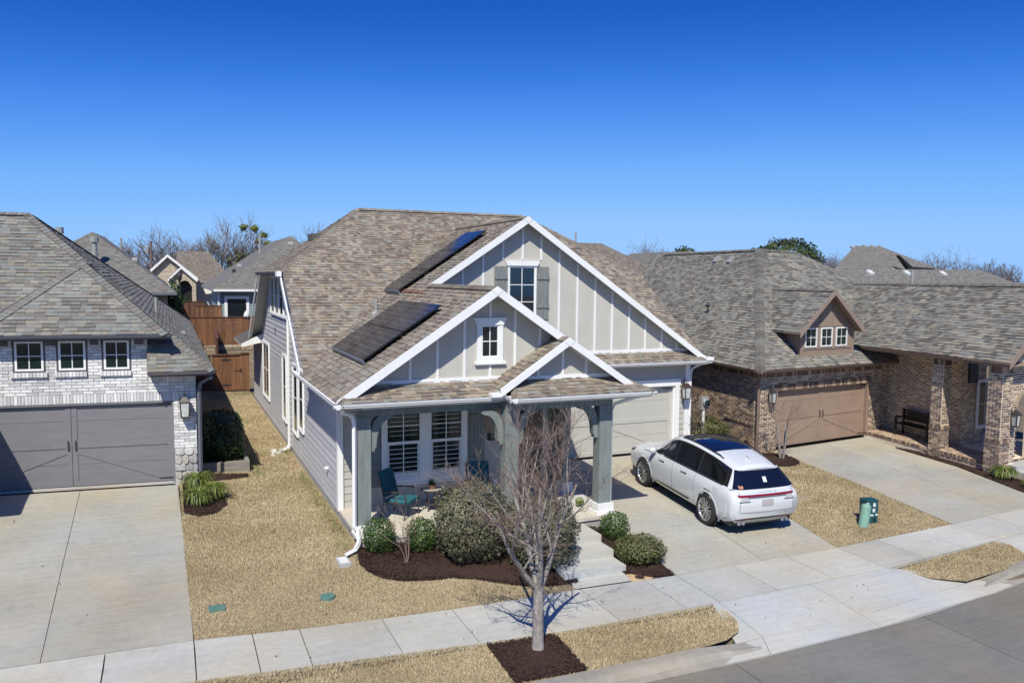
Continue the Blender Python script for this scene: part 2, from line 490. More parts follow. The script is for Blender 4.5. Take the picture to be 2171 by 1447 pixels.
# ------------------------------------------------------------------ mesh helpers
class MB:
    def __init__(self):
        self.v, self.f, self.m, self.t = [], [], [], []

    def add(self, verts, faces, mi=0, tone=0.5):
        o = len(self.v)
        self.v.extend([tuple(p) for p in verts])
        for f in faces:
            self.f.append([i + o for i in f])
            self.m.append(mi)
            self.t.append(tone)

    def hexa(self, p, mi=0, tone=0.5):
        """8 points: bottom ring 0-3, top ring 4-7"""
        self.add(p, [(3, 2, 1, 0), (4, 5, 6, 7), (0, 1, 5, 4), (1, 2, 6, 5), (2, 3, 7, 6), (3, 0, 4, 7)], mi, tone)

    def box(self, a, b, T=None, mi=0, tone=0.5):
        (x0, y0, z0), (x1, y1, z1) = a, b
        p = [(x0, y0, z0), (x1, y0, z0), (x1, y1, z0), (x0, y1, z0), (x0, y0, z1), (x1, y0, z1), (x1, y1, z1), (x0, y1, z1)]
        if T:
            p = [T(*q) for q in p]
        self.hexa(p, mi, tone)

    def prism(self, ring, vec, mi=0, tone=0.5):
        n = len(ring)
        vec = Vector(vec)
        top = [tuple(Vector(p) + vec) for p in ring]
        self.add(list(ring) + top, [tuple(range(n))[::-1], tuple(range(n, 2 * n))] + [(i, (i + 1) % n, n + (i + 1) % n, n + i) for i in range(n)], mi, tone)

    def bar(self, a, b, w, h, up=(0, 0, 1), mi=0, tone=0.5):
        a, b = Vector(a), Vector(b)
        d = (b - a).normalized()
        s = d.cross(Vector(up))
        if s.length < 1e-4:
            s = d.cross(Vector((1, 0, 0)))
        s.normalize()
        u = s.cross(d).normalized()
        s *= w / 2
        u *= h / 2
        self.hexa([a - s - u, a + s - u, b + s - u, b - s - u, a - s + u, a + s + u, b + s + u, b - s + u], mi, tone)

    def tube(self, path, rad, n=6, mi=0, tone=0.5, cap=True):
        P = [Vector(p) for p in path]
        if not hasattr(rad, '__len__'):
            rad = [rad] * len(P)
        vs, fs = [], []
        ref = None
        for i, p in enumerate(P):
            d = (P[min(i + 1, len(P) - 1)] - P[max(i - 1, 0)])
            if d.length < 1e-9:
                d = Vector((0, 0, 1))
            d.normalize()
            if ref is None or abs(ref.dot(d)) > 0.95:
                ref = Vector((1, 0, 0)) if abs(d.x) < 0.8 else Vector((0, 1, 0))
            s = d.cross(ref).normalized()
            t = d.cross(s)
            ref = t.cross(d) * -1 if False else ref
            for k in range(n):
                a = 2 * pi * k / n
                vs.append(p + (s * cos(a) + t * sin(a)) * rad[i])
        for i in range(len(P) - 1):
            for k in range(n):
                fs.append((i * n + k, i * n + (k + 1) % n, (i + 1) * n + (k + 1) % n, (i + 1) * n + k))
        if cap and n > 2:
            fs.append(tuple(range(n))[::-1])
            fs.append(tuple(range((len(P) - 1) * n, len(P) * n)))
        self.add(vs, fs, mi, tone)

    def lathe(self, prof, c, n=16, axis='z', mi=0, tone=0.5):
        """prof: list of (radius, height)"""
        vs, fs = [], []
        for r, h in prof:
            for k in range(n):
                a = 2 * pi * k / n
                if axis == 'z':
                    q = (c[0] + r * cos(a), c[1] + r * sin(a), c[2] + h)
                elif axis == 'x':
                    q = (c[0] + h, c[1] + r * cos(a), c[2] + r * sin(a))
                else:
                    q = (c[0] + r * cos(a), c[1] + h, c[2] + r * sin(a))
                vs.append(q)
        for i in range(len(prof) - 1):
            for k in range(n):
                fs.append((i * n + k, i * n + (k + 1) % n, (i + 1) * n + (k + 1) % n, (i + 1) * n + k))
        fs.append(tuple(range(n))[::-1])
        fs.append(tuple(range((len(prof) - 1) * n, len(prof) * n)))
        self.add(vs, fs, mi, tone)

    def build(self, name, mats, parent=None, smooth=False, kind=None, label=None, origin=None):
        if not isinstance(mats, (list, tuple)):
            mats = [mats]
        me = bpy.data.meshes.new(name)
        vv = self.v
        if origin is not None:
            vv = [(p[0] - origin[0], p[1] - origin[1], p[2] - origin[2]) for p in vv]
        me.from_pydata([tuple(p) for p in vv], [], self.f)
        for m in mats:
            me.materials.append(M[m] if isinstance(m, str) else m)
        if len(mats) > 1:
            me.polygons.foreach_set('material_index', self.m)
        at = me.attributes.new('tone', 'FLOAT', 'FACE')
        at.data.foreach_set('value', self.t)
        if smooth:
            me.polygons.foreach_set('use_smooth', [True] * len(me.polygons))
        me.update()
        o = bpy.data.objects.new(name, me)
        COL.objects.link(o)
        if origin is not None:
            o.location = origin
        if parent is not None:
            o.parent = parent
            o.matrix_parent_inverse = world_inv(parent)
        if kind:
            o['kind'] = kind
        if label:
            o['label'] = label
        return o


def world_inv(p):
    """inverse world matrix of a parent, without a depsgraph update"""
    return WM(p).inverted()


def WM(p):
    if p.parent is None:
        return p.matrix_basis.copy()
    return WM(p.parent) @ p.matrix_parent_inverse @ p.matrix_basis


def thing(name, label, cat, loc=(0, 0, 0), group=None):
    o = bpy.data.objects.new(name, None)
    o.empty_display_size = 0.2
    COL.objects.link(o)
    o.location = loc
    o['label'] = label
    o['category'] = cat
    if group:
        o['group'] = group
    return o


def tag(o, label, cat, group=None):
    o['label'] = label
    o['category'] = cat
    if group:
        o['group'] = group
    return o


def struct(o):
    o['kind'] = 'structure'
    return o


def copy_thing(root, mat4, label=None):
    """copy a thing with its parts and sub-parts; mat4 moves it"""
    def cp(o, par):
        c = o.copy()
        COL.objects.link(c)
        if par is not None:
            c.parent = par
            c.matrix_parent_inverse = o.matrix_parent_inverse.copy()
        for ch in o.children:
            cp(ch, c)
        return c
    r = cp(root, None)
    r.matrix_basis = mat4
    if label:
        r['label'] = label
    return r


# ------------------------------------------------------------------ 2-D clipping
def clip_convex(sub, clip):
    """Sutherland-Hodgman; clip is a counter-clockwise convex polygon"""
    out = sub
    n = len(clip)
    for i in range(n):
        ax, ay = clip[i]
        bx, by = clip[(i + 1) % n]
        ex, ey = bx - ax, by - ay
        inp, out = out, []
        if not inp:
            return []
        for j in range(len(inp)):
            p, q = inp[j], inp[(j + 1) % len(inp)]
            sp = ex * (p[1] - ay) - ey * (p[0] - ax)
            sq = ex * (q[1] - ay) - ey * (q[0] - ax)
            if sp >= -1e-9:
                out.append(p)
            if (sp > 1e-9 and sq < -1e-9) or (sp < -1e-9 and sq > 1e-9):
                t = sp / (sp - sq)
                out.append((p[0] + t * (q[0] - p[0]), p[1] + t * (q[1] - p[1])))
    return out


def area2(p):
    return sum(p[i][0] * p[(i + 1) % len(p)][1] - p[(i + 1) % len(p)][0] * p[i][1] for i in range(len(p))) / 2


def ccw(p):
    return list(p) if area2(p) > 0 else list(p)[::-1]


def inside(pt, poly):
    x, y = pt
    r = False
    n = len(poly)
    for i in range(n):
        x1, y1 = poly[i]
        x2, y2 = poly[(i + 1) % n]
        if (y1 > y) != (y2 > y) and x < (x2 - x1) * (y - y1) / (y2 - y1) + x1:
            r = not r
    return r


def field(parent, name, pieces, mats, limit=300):
    """pieces: list of (verts, faces, tone). The ones that show largest become parts, the rest one stuff part"""
    def key(p):
        c = np.mean(np.array(p[0], float), axis=0)
        return (c[0] - CAM.x) ** 2 + (c[1] - CAM.y) ** 2 + (c[2] - CAM.z) ** 2
    pieces = sorted(pieces, key=key)
    for vs, fs, t in pieces[:limit]:
        b = MB()
        b.add(vs, fs, 0, t)
        c = np.mean(np.array(vs, float), axis=0)
        b.build(name, mats, parent, origin=tuple(c))
    rest = pieces[limit:]
    if rest:
        b = MB()
        for vs, fs, t in rest:
            b.add(vs, fs, 0, t)
        b.build(name + '_field', mats, parent, kind='stuff')


def shingles(poly_parts, expo=0.142, lift=0.0, wmin=0.09, wmax=0.19):
    """poly_parts: convex 3-D polygons on one plane. Returns laminated tab pieces"""
    P = [Vector(p) for p in poly_parts[0]]
    nrm = Vector((0, 0, 0))
    for i in range(len(P)):
        nrm += (P[i] - P[0]).cross(P[(i + 1) % len(P)] - P[0])
    nrm.normalize()
    if nrm.z < 0:
        nrm = -nrm
    a = Vector((0, 0, 1)).cross(nrm).normalized()
    b = nrm.cross(a).normalized()
    if b.z < 0:
        a, b = -a, -b
    o = P[0]
    out = []
    allp = [[((Vector(q) - o).dot(a), (Vector(q) - o).dot(b)) for q in pp] for pp in poly_parts]
    t0 = min(q[1] for pp in allp for q in pp)
    for pp in allp:
        pp = ccw(pp)
        smin, smax = min(q[0] for q in pp), max(q[0] for q in pp)
        tmax = max(q[1] for q in pp)
        k0 = int((min(q[1] for q in pp) - t0) / expo)
        t = t0 + k0 * expo
        while t < tmax:
            s = smin - random.uniform(0, .3)
            prev = -1
            while s < smax:
                w = random.uniform(wmin, wmax)
                c = clip_convex([(s, t), (s + w - .004, t), (s + w - .004, t + expo), (s, t + expo)], pp)
                s += w
                if len(c) < 3 or area2(c) < 0.0009:
                    continue
                h = random.choice((.006, .008, .024, .027))
                top = [o + a * q[0] + b * q[1] + nrm * (lift + .003 + h * (1 - (q[1] - t) / expo)) for q in c]
                bot = [o + a * q[0] + b * q[1] + nrm * (lift - .006) for q in c]
                n = len(c)
                tone = random.random()
                if random.random() < .10 and prev >= 0:
                    tone = prev
                prev = tone
                fs = [tuple(range(n))] + [(i, n + i, n + (i + 1) % n, (i + 1) % n) for i in range(n)]
                out.append(([tuple(v) for v in top + bot], fs, tone * .999))
            t += expo
    return out


def caps(a, b, w=0.30, expo=0.15):
    """ridge or hip caps from a to b"""
    a, b = Vector(a), Vector(b)
    d = b - a
    L = d.length
    d.normalize()
    s = d.cross(Vector((0, 0, 1))).normalized()
    u = s.cross(d).normalized()
    out = []
    n = int(L / expo)
    for i in range(n):
        p0 = a + d * (i * expo)
        p1 = a + d * ((i + 1) * expo + .01)
        h0, h1 = .045, .028
        dr = .085
        vs = [p0 - s * w / 2 + u * (h0 - dr), p0 + u * h0, p0 + s * w / 2 + u * (h0 - dr), p1 - s * w / 2 + u * (h1 - dr), p1 + u * h1, p1 + s * w / 2 + u * (h1 - dr)]
        vs += [v - u * .035 for v in vs[:3]]
        fs = [(0, 1, 4, 3), (1, 2, 5, 4), (6, 7, 1, 0), (7, 8, 2, 1)]
        out.append(([tuple(v) for v in vs], fs, random.choice((.02, .25, .5, .7, .3))))
    return out


def sheet(mb, poly, th=0.09, mi_top=0, mi_bot=1):
    """roof sheet with thickness straight down"""
    n = len(poly)
    P = [Vector(p) for p in poly]
    nz = sum(((P[i] - P[0]).cross(P[(i + 1) % n] - P[0])).z for i in range(n))
    if nz < 0:
        P = P[::-1]
    top = [tuple(p) for p in P]
    bot = [(p.x, p.y, p.z - th) for p in P]
    mb.add(top, [tuple(range(n))], mi_top)
    mb.add(bot, [tuple(range(n))[::-1]], mi_bot)
    mb.add(top + bot, [(i, n + i, n + (i + 1) % n, (i + 1) % n) for i in range(n)], mi_bot)


def bricks(T, s0, s1, z0, z1, holes=(), course=.080, blen=.255, depth=.006, keep=None, mort=.014, pal=None, phase=0):
    """T(s,d,z): s along the wall, d outwards. Running bond pieces clipped by rectangular holes"""
    out = []
    n = max(1, round((z1 - z0) / course))
    course = (z1 - z0) / n
    for r in range(n):
        za, zb = z0 + r * course, z0 + (r + 1) * course - mort
        s = s0 - (blen / 2 if (r + phase) % 2 else 0)
        while s < s1:
            a, b = max(s, s0), min(s + blen - mort, s1)
            s += blen
            if b - a < .02:
                continue
            segs = [(a, b)]
            for h in holes:
                if h[2] < zb - .01 and h[3] > za + .01:
                    ns = []
                    for (p, q) in segs:
                        if h[0] >= q or h[1] <= p:
                            ns.append((p, q))
                        else:
                            if h[0] - p > .02:
                                ns.append((p, h[0]))
                            if q - h[1] > .02:
                                ns.append((h[1], q))
                    segs = ns
            for p, q in segs:
                if keep and not keep((p + q) / 2, (za + zb) / 2):
                    continue
                out.append(brick(T, p, q, za, zb, depth))
    return out


def brick(T, p, q, za, zb, depth, back=.03):
    d = depth + random.uniform(-.003, .003)
    vs = [T(p, -back, za), T(q, -back, za), T(q, d, za), T(p, d, za), T(p, -back, zb), T(q, -back, zb), T(q, d, zb), T(p, d, zb)]
    return (vs, [(2, 3, 7, 6), (0, 1, 2, 3), (4, 7, 6, 5), (1, 5, 6, 2), (0, 3, 7, 4)], random.random() * .999)


def soldiers(T, s0, s1, z0, z1, depth=.014, w=.079, mort=.010):
    out = []
    n = max(1, round((s1 - s0) / w))
    w = (s1 - s0) / n
    for i in range(n):
        out.append(brick(T, s0 + i * w, s0 + (i + 1) * w - mort, z0, z1, depth))
    return out


def window(parent, T, s0, s1, z0, z1, cols=2, rows=2, casing=.09, fr=.045, name='window', mats=('white', 'glass', 'white'), sash=True, proud=.04, depth=.03, divs=None, head=None, sill=None, blinds=False):
    """T(s,d,z). A window part with frame, panes and muntins as sub-parts"""
    cm, gm, mm = mats
    b = MB()
    c = casing
    if c:
        b.box((s0 - c, -.02, z0 - c), (s0, proud, z1 + c), T)
        b.box((s1, -.02, z0 - c), (s1 + c, proud, z1 + c), T)
        b.box((s0, -.02, z1), (s1, proud, z1 + c), T)
        b.box((s0, -.02, z0 - c), (s1, proud + .012, z0), T)
    f = fr
    zz = proud - .012 if c else depth
    b.box((s0, -.02, z0), (s0 + f, zz, z1), T)
    b.box((s1 - f, -.02, z0), (s1, zz, z1), T)
    b.box((s0 + f, -.02, z0), (s1 - f, zz, z0 + f), T)
    b.box((s0 + f, -.02, z1 - f), (s1 - f, zz, z1), T)
    w = b.build(name, cm, parent)
    gi = (s0 + f, s1 - f, z0 + f, z1 - f)
    if divs is None:
        zs = [gi[2] + (gi[3] - gi[2]) * k / rows for k in range(rows + 1)]
    else:
        zs = [gi[2] + (gi[3] - gi[2]) * k for k in divs]
    ss = [gi[0] + (gi[1] - gi[0]) * k / cols for k in range(cols + 1)]
    for i in range(len(ss) - 1):
        for j in range(len(zs) - 1):
            p = MB()
            dd = random.uniform(-.0015, .0015)
            p.box((ss[i] + .004, -.015, zs[j] + .004), (ss[i + 1] - .004, .008 + dd, zs[j + 1] - .004), T)
            p.build('pane', gm, w)
    mu = MB()
    for i in range(1, len(ss) - 1):
        mu.box((ss[i] - .011, -.012, gi[2]), (ss[i] + .011, .0155, gi[3]), T)
    for j in range(1, len(zs) - 1):
        mu.box((gi[0], -.012, zs[j] - .011), (gi[1], .017, zs[j] + .011), T)
    if mu.f:
        mu.build('muntin', mm, w)
    return w


def gutter(mb, a, b, out, size=.11, mi=0):
    """K-style gutter from a to b (top outer edge height), out: unit vector away from the house"""
    a, b, o = Vector(a), Vector(b), Vector(out).normalized()
    z = Vector((0, 0, 1))
    s = size
    prof = [(-.0, -.0), (-.014, -.0), (-.02, -.02), (-.0, -.026), (-.006, -.05), (-.035, -.085), (-.05, -.105), (-s - .02, -.105), (-s - .02, -.0), (-s, -.0), (-s, -.09), (-.055, -.09)]
    ring = [a + o * p[0] + z * p[1] for p in prof[:9]]
    mb.prism([tuple(r) for r in ring], b - a, mi)


def T_plane(o, s, d):
    """map (s,d,z) with origin o, along s, outwards d"""
    o, s, d = Vector(o), Vector(s).normalized(), Vector(d).normalized()

    def T(a, b, z):
        q = o + s * a + d * b
        return (q.x, q.y, z)
    return T
# ================================================================== THE GROUND
def sst(a, b, x):
    t = np.clip((np.asarray(x, float) - a) / (b - a), 0, 1)
    return t * t * (3 - 2 * t)


def Gv(x, y):
    """height of the ground (lawns and drives)"""
    x = np.asarray(x, float)
    y = np.asarray(y, float)
    d = np.clip(y - 13.4, 0, None)
    dl = np.minimum(d * .062, .55)
    h = .40 * sst(0, 3.0, d)
    dm = np.minimum(d * .0633, .5)
    dr = np.minimum(d * .017, .15)
    z = dl + (h - dl) * sst(.3, 3.2, x)
    z = z + (dm - z) * sst(8.8, 9.6, x)
    z = z + (dr - z) * sst(15.7, 18.2, x)
    return z


def G(x, y):
    return float(Gv(x, y))


def drape(mb, polys, off, step=.5, tone=.5, zf=None):
    zf = zf or G
    for poly in polys:
        poly = ccw(poly)
        x0, x1 = min(p[0] for p in poly), max(p[0] for p in poly)
        y0, y1 = min(p[1] for p in poly), max(p[1] for p in poly)
        nx, ny = max(1, math.ceil((x1 - x0) / step)), max(1, math.ceil((y1 - y0) / step))
        for i in range(nx):
            for j in range(ny):
                xa, xb = x0 + (x1 - x0) * i / nx, x0 + (x1 - x0) * (i + 1) / nx
                ya, yb = y0 + (y1 - y0) * j / ny, y0 + (y1 - y0) * (j + 1) / ny
                c = clip_convex([(xa, ya), (xb, ya), (xb, yb), (xa, yb)], poly)
                if len(c) >= 3 and area2(c) > 1e-6:
                    mb.add([(p[0], p[1], zf(p[0], p[1]) + off) for p in c], [tuple(range(len(c)))], 0, tone)


def slab(poly, top, th, name, m, parent, tone=.5, zf=None, shrink=.006, step=.6):
    """a concrete slab draped on the ground with its own edges"""
    poly = ccw(poly)
    cx = sum(p[0] for p in poly) / len(poly)
    cy = sum(p[1] for p in poly) / len(poly)
    n = len(poly)
    pp = []
    for i in range(n):   # inset every edge a little so joints stay open
        p0, p1, p2 = Vector(poly[i - 1]), Vector(poly[i]), Vector(poly[(i + 1) % n])
        d1, d2 = (p1 - p0).normalized(), (p2 - p1).normalized()
        n1, n2 = Vector((-d1.y, d1.x)), Vector((-d2.y, d2.x))
        bis = (n1 + n2)
        if bis.length < 1e-6:
            bis = n1
        bis.normalize()
        k = shrink / max(.4, bis.dot(n1))
        pp.append((p1.x + bis.x * k, p1.y + bis.y * k))
    b = MB()
    drape(b, [pp], top, step, tone, zf)
    zf2 = zf or G
    for i in range(n):
        p, q = pp[i], pp[(i + 1) % n]
        b.add([(p[0], p[1], zf2(*p) + top - th), (q[0], q[1], zf2(*q) + top - th), (q[0], q[1], zf2(*q) + top), (p[0], p[1], zf2(*p) + top)], [(0, 1, 2, 3)], 0, tone)
    return b.build(name, m, parent)


# base sheet to the horizon
def Gbase(x, y):
    z = G(x, y) - .09
    if y < 10.6:
        z = -.24 - .0 * y
    if y > 43:
        z += 1.9 * float(sst(44, 49, y)) * (1 - float(sst(14, 24, x)))
    return z


gb = MB()
xs = sorted(set([-900, -400, -200, -100, -60, -40, -25, -15, -8] + [round(-5 + .75 * i, 3) for i in range(48)] + [34, 40, 50, 70, 100, 200, 400, 900]))
ys = sorted(set([-200, -80, -30, -10, 0, 5, 9, 10.5, 10.65, 13.3] + [round(13.4 + .6 * i, 3) for i in range(24)] + [30, 34, 38, 43, 45, 47, 49, 52, 60, 80, 120, 200, 400, 900, 1800]))
vid = {}
vv, ff = [], []
for j, y in enumerate(ys):
    for i, x in enumerate(xs):
        vv.append((x, y, Gbase(x, y)))
nx = len(xs)
for j in range(len(ys) - 1):
    for i in range(nx - 1):
        ff.append((j * nx + i, j * nx + i + 1, (j + 1) * nx + i + 1, (j + 1) * nx + i))
gb.add(vv, ff)
struct(gb.build('ground', 'soil'))

# edges measured along the pavement
SWB = [(-6, 13.95), (.27, 13.80), (1.96, 13.60), (5.04, 13.38), (7.33, 13.36), (9.53, 13.26), (13.97, 13.29), (18.07, 13.53), (21.25, 13.81), (32, 14.6)]
SWF = [(-6, 12.75), (.36, 12.40), (4.10, 11.97), (5.96, 11.82), (9.19, 11.80), (13.97, 11.90), (18.0, 12.28), (21.25, 12.55), (32, 13.3)]
KERB = [(-8, 10.62), (0, 10.48), (5.85, 10.43), (9.7, 10.40), (12.8, 10.50), (15.0, 10.80), (17.2, 11.13), (22, 11.85), (32, 13.0)]
STR = [(-8, 10.25), (0, 10.08), (5.97, 10.0), (9.7, 9.93), (12.82, 10.08), (15.26, 10.31), (17.2, 10.65), (22, 11.35), (32, 12.5)]


def along(L, x):
    return float(np.interp(x, [p[0] for p in L], [p[1] for p in L]))


pav = MB()
for a, b in zip(range(-6, 31), range(-5, 32)):
    pav.add([(a, along(SWF, a) - .0, -.07), (b, along(SWF, b), -.07), (b, along(SWB, b), -.07), (a, along(SWB, a), -.07)], [(0, 1, 2, 3)])
sidewalk = struct(pav.build('sidewalk', 'joint'))
JX = [-6, -4.6, -3.2, -1.05, .27, 1.19, 1.96, 3.38, 4.67, 5.98, 7.31, 8.75, 9.5, 10.95, 12.45, 13.97, 15.3, 16.7, 18.07, 19.5, 21.0, 22.5, 24, 25.5, 27, 28.5]
for a, b in zip(JX[:-1], JX[1:]):
    slab([(a, along(SWF, a)), (b, along(SWF, b)), (b, along(SWB, b)), (a, along(SWB, a))], 0.0, .07, 'slab', 'concrete_walk', sidewalk, random.uniform(.2, .8), shrink=.008)


def drive(name, rows, m, label=None):
    """rows of panels, each a polygon; the dark joint bed below is the drive itself"""
    b = MB()
    for p in rows:
        drape(b, [p], -.05, 1.0)
    o = struct(b.build(name, 'joint'))
    for p in rows:
        slab(p, 0.0, .05, 'panel', m, o, random.uniform(.25, .75), shrink=.006)
    return o


drive('driveway_left', [[(-5.1, 13.95), (-1.96, 13.87), (-2.06, 18.0), (-5.2, 18.4)], [(-1.96, 13.87), (.27, 13.81), (.22, 17.7), (-2.06, 18.0)],
                        [(-5.2, 18.4), (-2.06, 18.0), (-2.16, 22.62), (-5.0, 22.95)], [(-2.06, 18.0), (.22, 17.7), (.14, 22.38), (-2.16, 22.62)]], 'concrete')
drive('driveway_main', [[(9.53, 13.27), (11.8, 13.27), (12.15, 17.3), (9.62, 17.3)], [(11.8, 13.27), (13.97, 13.30), (14.65, 17.3), (12.15, 17.3)],
                        [(9.62, 17.3), (12.15, 17.3), (12.45, 21.28), (9.75, 21.28)], [(12.15, 17.3), (14.65, 17.3), (15.35, 21.28), (12.45, 21.28)]], 'concrete')
drive('driveway_right', [[(18.08, 13.54), (20.3, 13.73), (21.2, 17.4), (18.85, 17.4)], [(20.3, 13.73), (22.6, 13.9), (23.55, 17.4), (21.2, 17.4)],
                         [(18.85, 17.4), (21.2, 17.4), (22.1, 21.80), (19.35, 21.46)], [(21.2, 17.4), (23.55, 17.4), (24.45, 22.1), (22.1, 21.80)]], 'concrete')

# street, kerb and apron
st = MB()
drape(st, [[(-40, -30), (60, -30), (60, 12.6), (-40, 12.6)]], 0, 4, .5, lambda x, y: -.165)
street = struct(st.build('street', 'joint'))
SX = [-12, -7.4, -2.9, 1.6, 6.1, 8.35, 12.82, 17.3, 21.8, 26, 30]
for a, b in zip(SX[:-1], SX[1:]):
    sk = .62
    for y0, y1 in ((5.6, None), (1.0, 5.6), (-3.6, 1.0)):
        ya, yb = (along(STR, a), along(STR, b)) if y1 is None else (y1, y1)
        slab([(a, y0), (b, y0), (b, yb), (a, ya)], 0, .02, 'street_panel', 'concrete_street', street, random.uniform(.3, .7), zf=lambda x, y: -.135, shrink=.009, step=2.0)


def kerb_run(xa, xb, za, zb):
    """rolled kerb between two x positions, heights of its back edge at both ends"""
    n = max(1, int(abs(xb - xa) / .45))
    for i in range(n):
        a, b = xa + (xb - xa) * i / n, xa + (xb - xa) * (i + 1) / n
        m = MB()
        ring = []
        for x, h in ((a + .0, za + (zb - za) * i / n), (b, za + (zb - za) * (i + 1) / n)):
            y0, y1 = along(STR, x) + .005, along(KERB, x)
            w = y1 - y0
            ring.append([(x, y0, -.30), (x, y0, -.13), (x, y0 + w * .36, -.115 + (h + .115) * .06), (x, y0 + w * .52, h * .78 - .03 + .02), (x, y0 + w * .66, h), (x, y1, h + .004), (x, y1, -.30)])
        k = len(ring[0])
        m.add(ring[0] + ring[1], [(j, (j + 1) % k, k + (j + 1) % k, k + j)[::-1] for j in range(k)] + [tuple(range(k)), tuple(range(k, 2 * k))[::-1]], 0, random.uniform(.3, .6))
        yield m


kb = MB()
kb.box((-8, 10.3, -.4), (8, 10.4, -.32))
kerb = struct(kb.build('kerb', 'kerb'))
for (xa, xb, za, zb) in ((-8, 7.9, .0, .0), (7.9, 9.1, .0, -.10), (15.2, 16.6, -.10, .0), (16.6, 17.4, .0, .0), (17.4, 18.2, 0, -.10)):
    allm = list(kerb_run(xa, xb, za, zb))
    # join neighbouring short lengths into cast lengths of about two metres
    for i in range(0, len(allm), 5):
        j = MB()
        for q in allm[i:i + 5]:
            j.add(q.v, q.f, 0, allm[i].t[0])
        j.build('kerb_stone', 'kerb', kerb)

ap = MB()


def zap(x, y):
    s0, s1 = along(STR, x), along(SWF, x)
    t = min(1, max(0, (y - s0) / (s1 - s0)))
    return -.13 + .13 * min(1, t * 1.25 + .06 * (1 - t))


apo = struct(MB.build((lambda b: (drape(b, [[(9.1, 9.95), (15.2, 10.35), (13.97, 11.9), (9.3, 11.8)]], -.05, .5, .5, zap), b)[1])(ap), 'apron_main', 'joint'))
AY = 10.42
for poly in ([(9.35, 10.45), (11.7, 10.46), (11.72, 11.83), (9.45, 11.79)], [(11.7, 10.46), (14.35, 10.72), (13.97, 11.89), (11.72, 11.83)],
             [(8.2, 9.99), (9.1, 9.97), (9.35, 10.45), (9.0, 10.42)], [(9.1, 9.97), (11.68, 10.03), (11.7, 10.46), (9.35, 10.45)], [(11.68, 10.03), (15.2, 10.33), (14.35, 10.72), (11.7, 10.46)], [(15.2, 10.33), (15.9, 10.46), (15.3, 10.85), (14.35, 10.72)],
             [(8.75, 10.43), (9.35, 10.45), (9.45, 11.79), (9.30, 11.80)], [(14.35, 10.72), (15.1, 10.83), (14.25, 11.7), (13.97, 11.89)]):
    slab(poly, 0.004, .05, 'panel', 'concrete_new', apo, random.uniform(.35, .65), zf=zap, shrink=.004, step=.3)
apr = MB()
drape(apr, [[(17.4, 10.7), (28, 12.3), (28, 13.1), (17.8, 12.25)]], 0.0, .6, .5, zap)
struct(apr.build('apron_right', 'concrete_new'))

# ------------------------------------------------------------------ lawns
BEDS = {
    'porch': [(3.60, 16.2), (3.46, 15.85), (3.43, 15.5), (3.52, 15.15), (3.75, 14.85), (4.10, 14.66), (4.6, 14.56), (5.05, 14.52), (5.5, 14.36), (5.9, 14.10), (6.35, 13.82), (6.9, 13.66), (7.45, 13.62), (7.5, 16.2)],
    'steps': [(8.75, 15.75), (8.70, 14.6), (8.52, 13.75), (8.97, 13.29), (9.50, 13.29), (9.56, 14.0), (9.58, 15.75)],
    'tree': [(4.74, 11.84), (5.97, 11.74), (5.88, 10.45), (4.68, 10.50)],
    'round': [(18.35 + .95 * cos(a) * (1 + .08 * sin(3 * a)), 20.45 + .95 * sin(a)) for a in np.linspace(0, 2 * pi, 18, endpoint=False)],
    'side': [(23.9, 20.3), (24.05, 20.3), (24.45, 18.4), (24.35, 17.2), (23.9, 15.6), (22.9, 14.25), (22.55, 14.4), (23.58, 17.6)],
    'corner': [(.25, 22.4), (.24, 20.1), (.55, 19.75), (.95, 19.85), (1.25, 20.4), (1.2, 21.2), (.85, 22.3), (.72, 22.6)],
    'hedge': [(.70, 23.3), (1.98, 23.3), (1.98, 22.9), (1.2, 22.55), (.72, 22.4)],
}
LAWNS = {
    'front_lawn': ([[(.28, 13.82), (1.96, 13.61), (5.04, 13.39), (7.36, 13.37), (7.45, 16.2), (.2, 17.0)], [(.2, 17.0), (3.6, 17.0), (3.6, 42), (.1, 42)], [(.2, 17), (7.45, 16.2), (3.6, 17.0)]], None),
    'verge': ([[(-6, 10.55), (8.2, 10.43), (8.6, 10.48), (9.0, 10.66), (9.25, 11.0), (9.36, 11.4), (9.25, 11.74), (5.96, 11.80), (.36, 12.38), (-6, 12.7)]], None),
    'right_lawn': ([[(14.0, 13.31), (18.05, 13.53), (18.83, 17.4), (14.68, 17.4)], [(14.68, 17.4), (18.83, 17.4), (19.35, 21.4), (19.2, 26), (15.65, 26), (15.4, 21.3)]], None),
    'right_verge': ([[(14.12, 11.78), (14.35, 11.15), (14.9, 10.76), (16.5, 10.93), (17.25, 11.10), (17.7, 11.45), (17.95, 11.95), (17.85, 12.22)]], None),
}


def in_beds(x, y):
    return any(inside((x, y), b) for b in BEDS.values())


CLEAR = []   # lids and other flush things in the lawn: (x, y, r)
CLEAR += [(.69, 14.83, .17), (2.62, 14.54, .16), (3.14, 15.67, .24)]
HOUSE_ZONES = [[(3.55, 16.1), (16, 16.1), (16, 40), (3.55, 40)], [(-9, 22.6), (.75, 22.55), (.75, 50), (-9, 50)], [(18.6, 21.5), (19.5, 21.5), (20, 40), (19.2, 40)]]


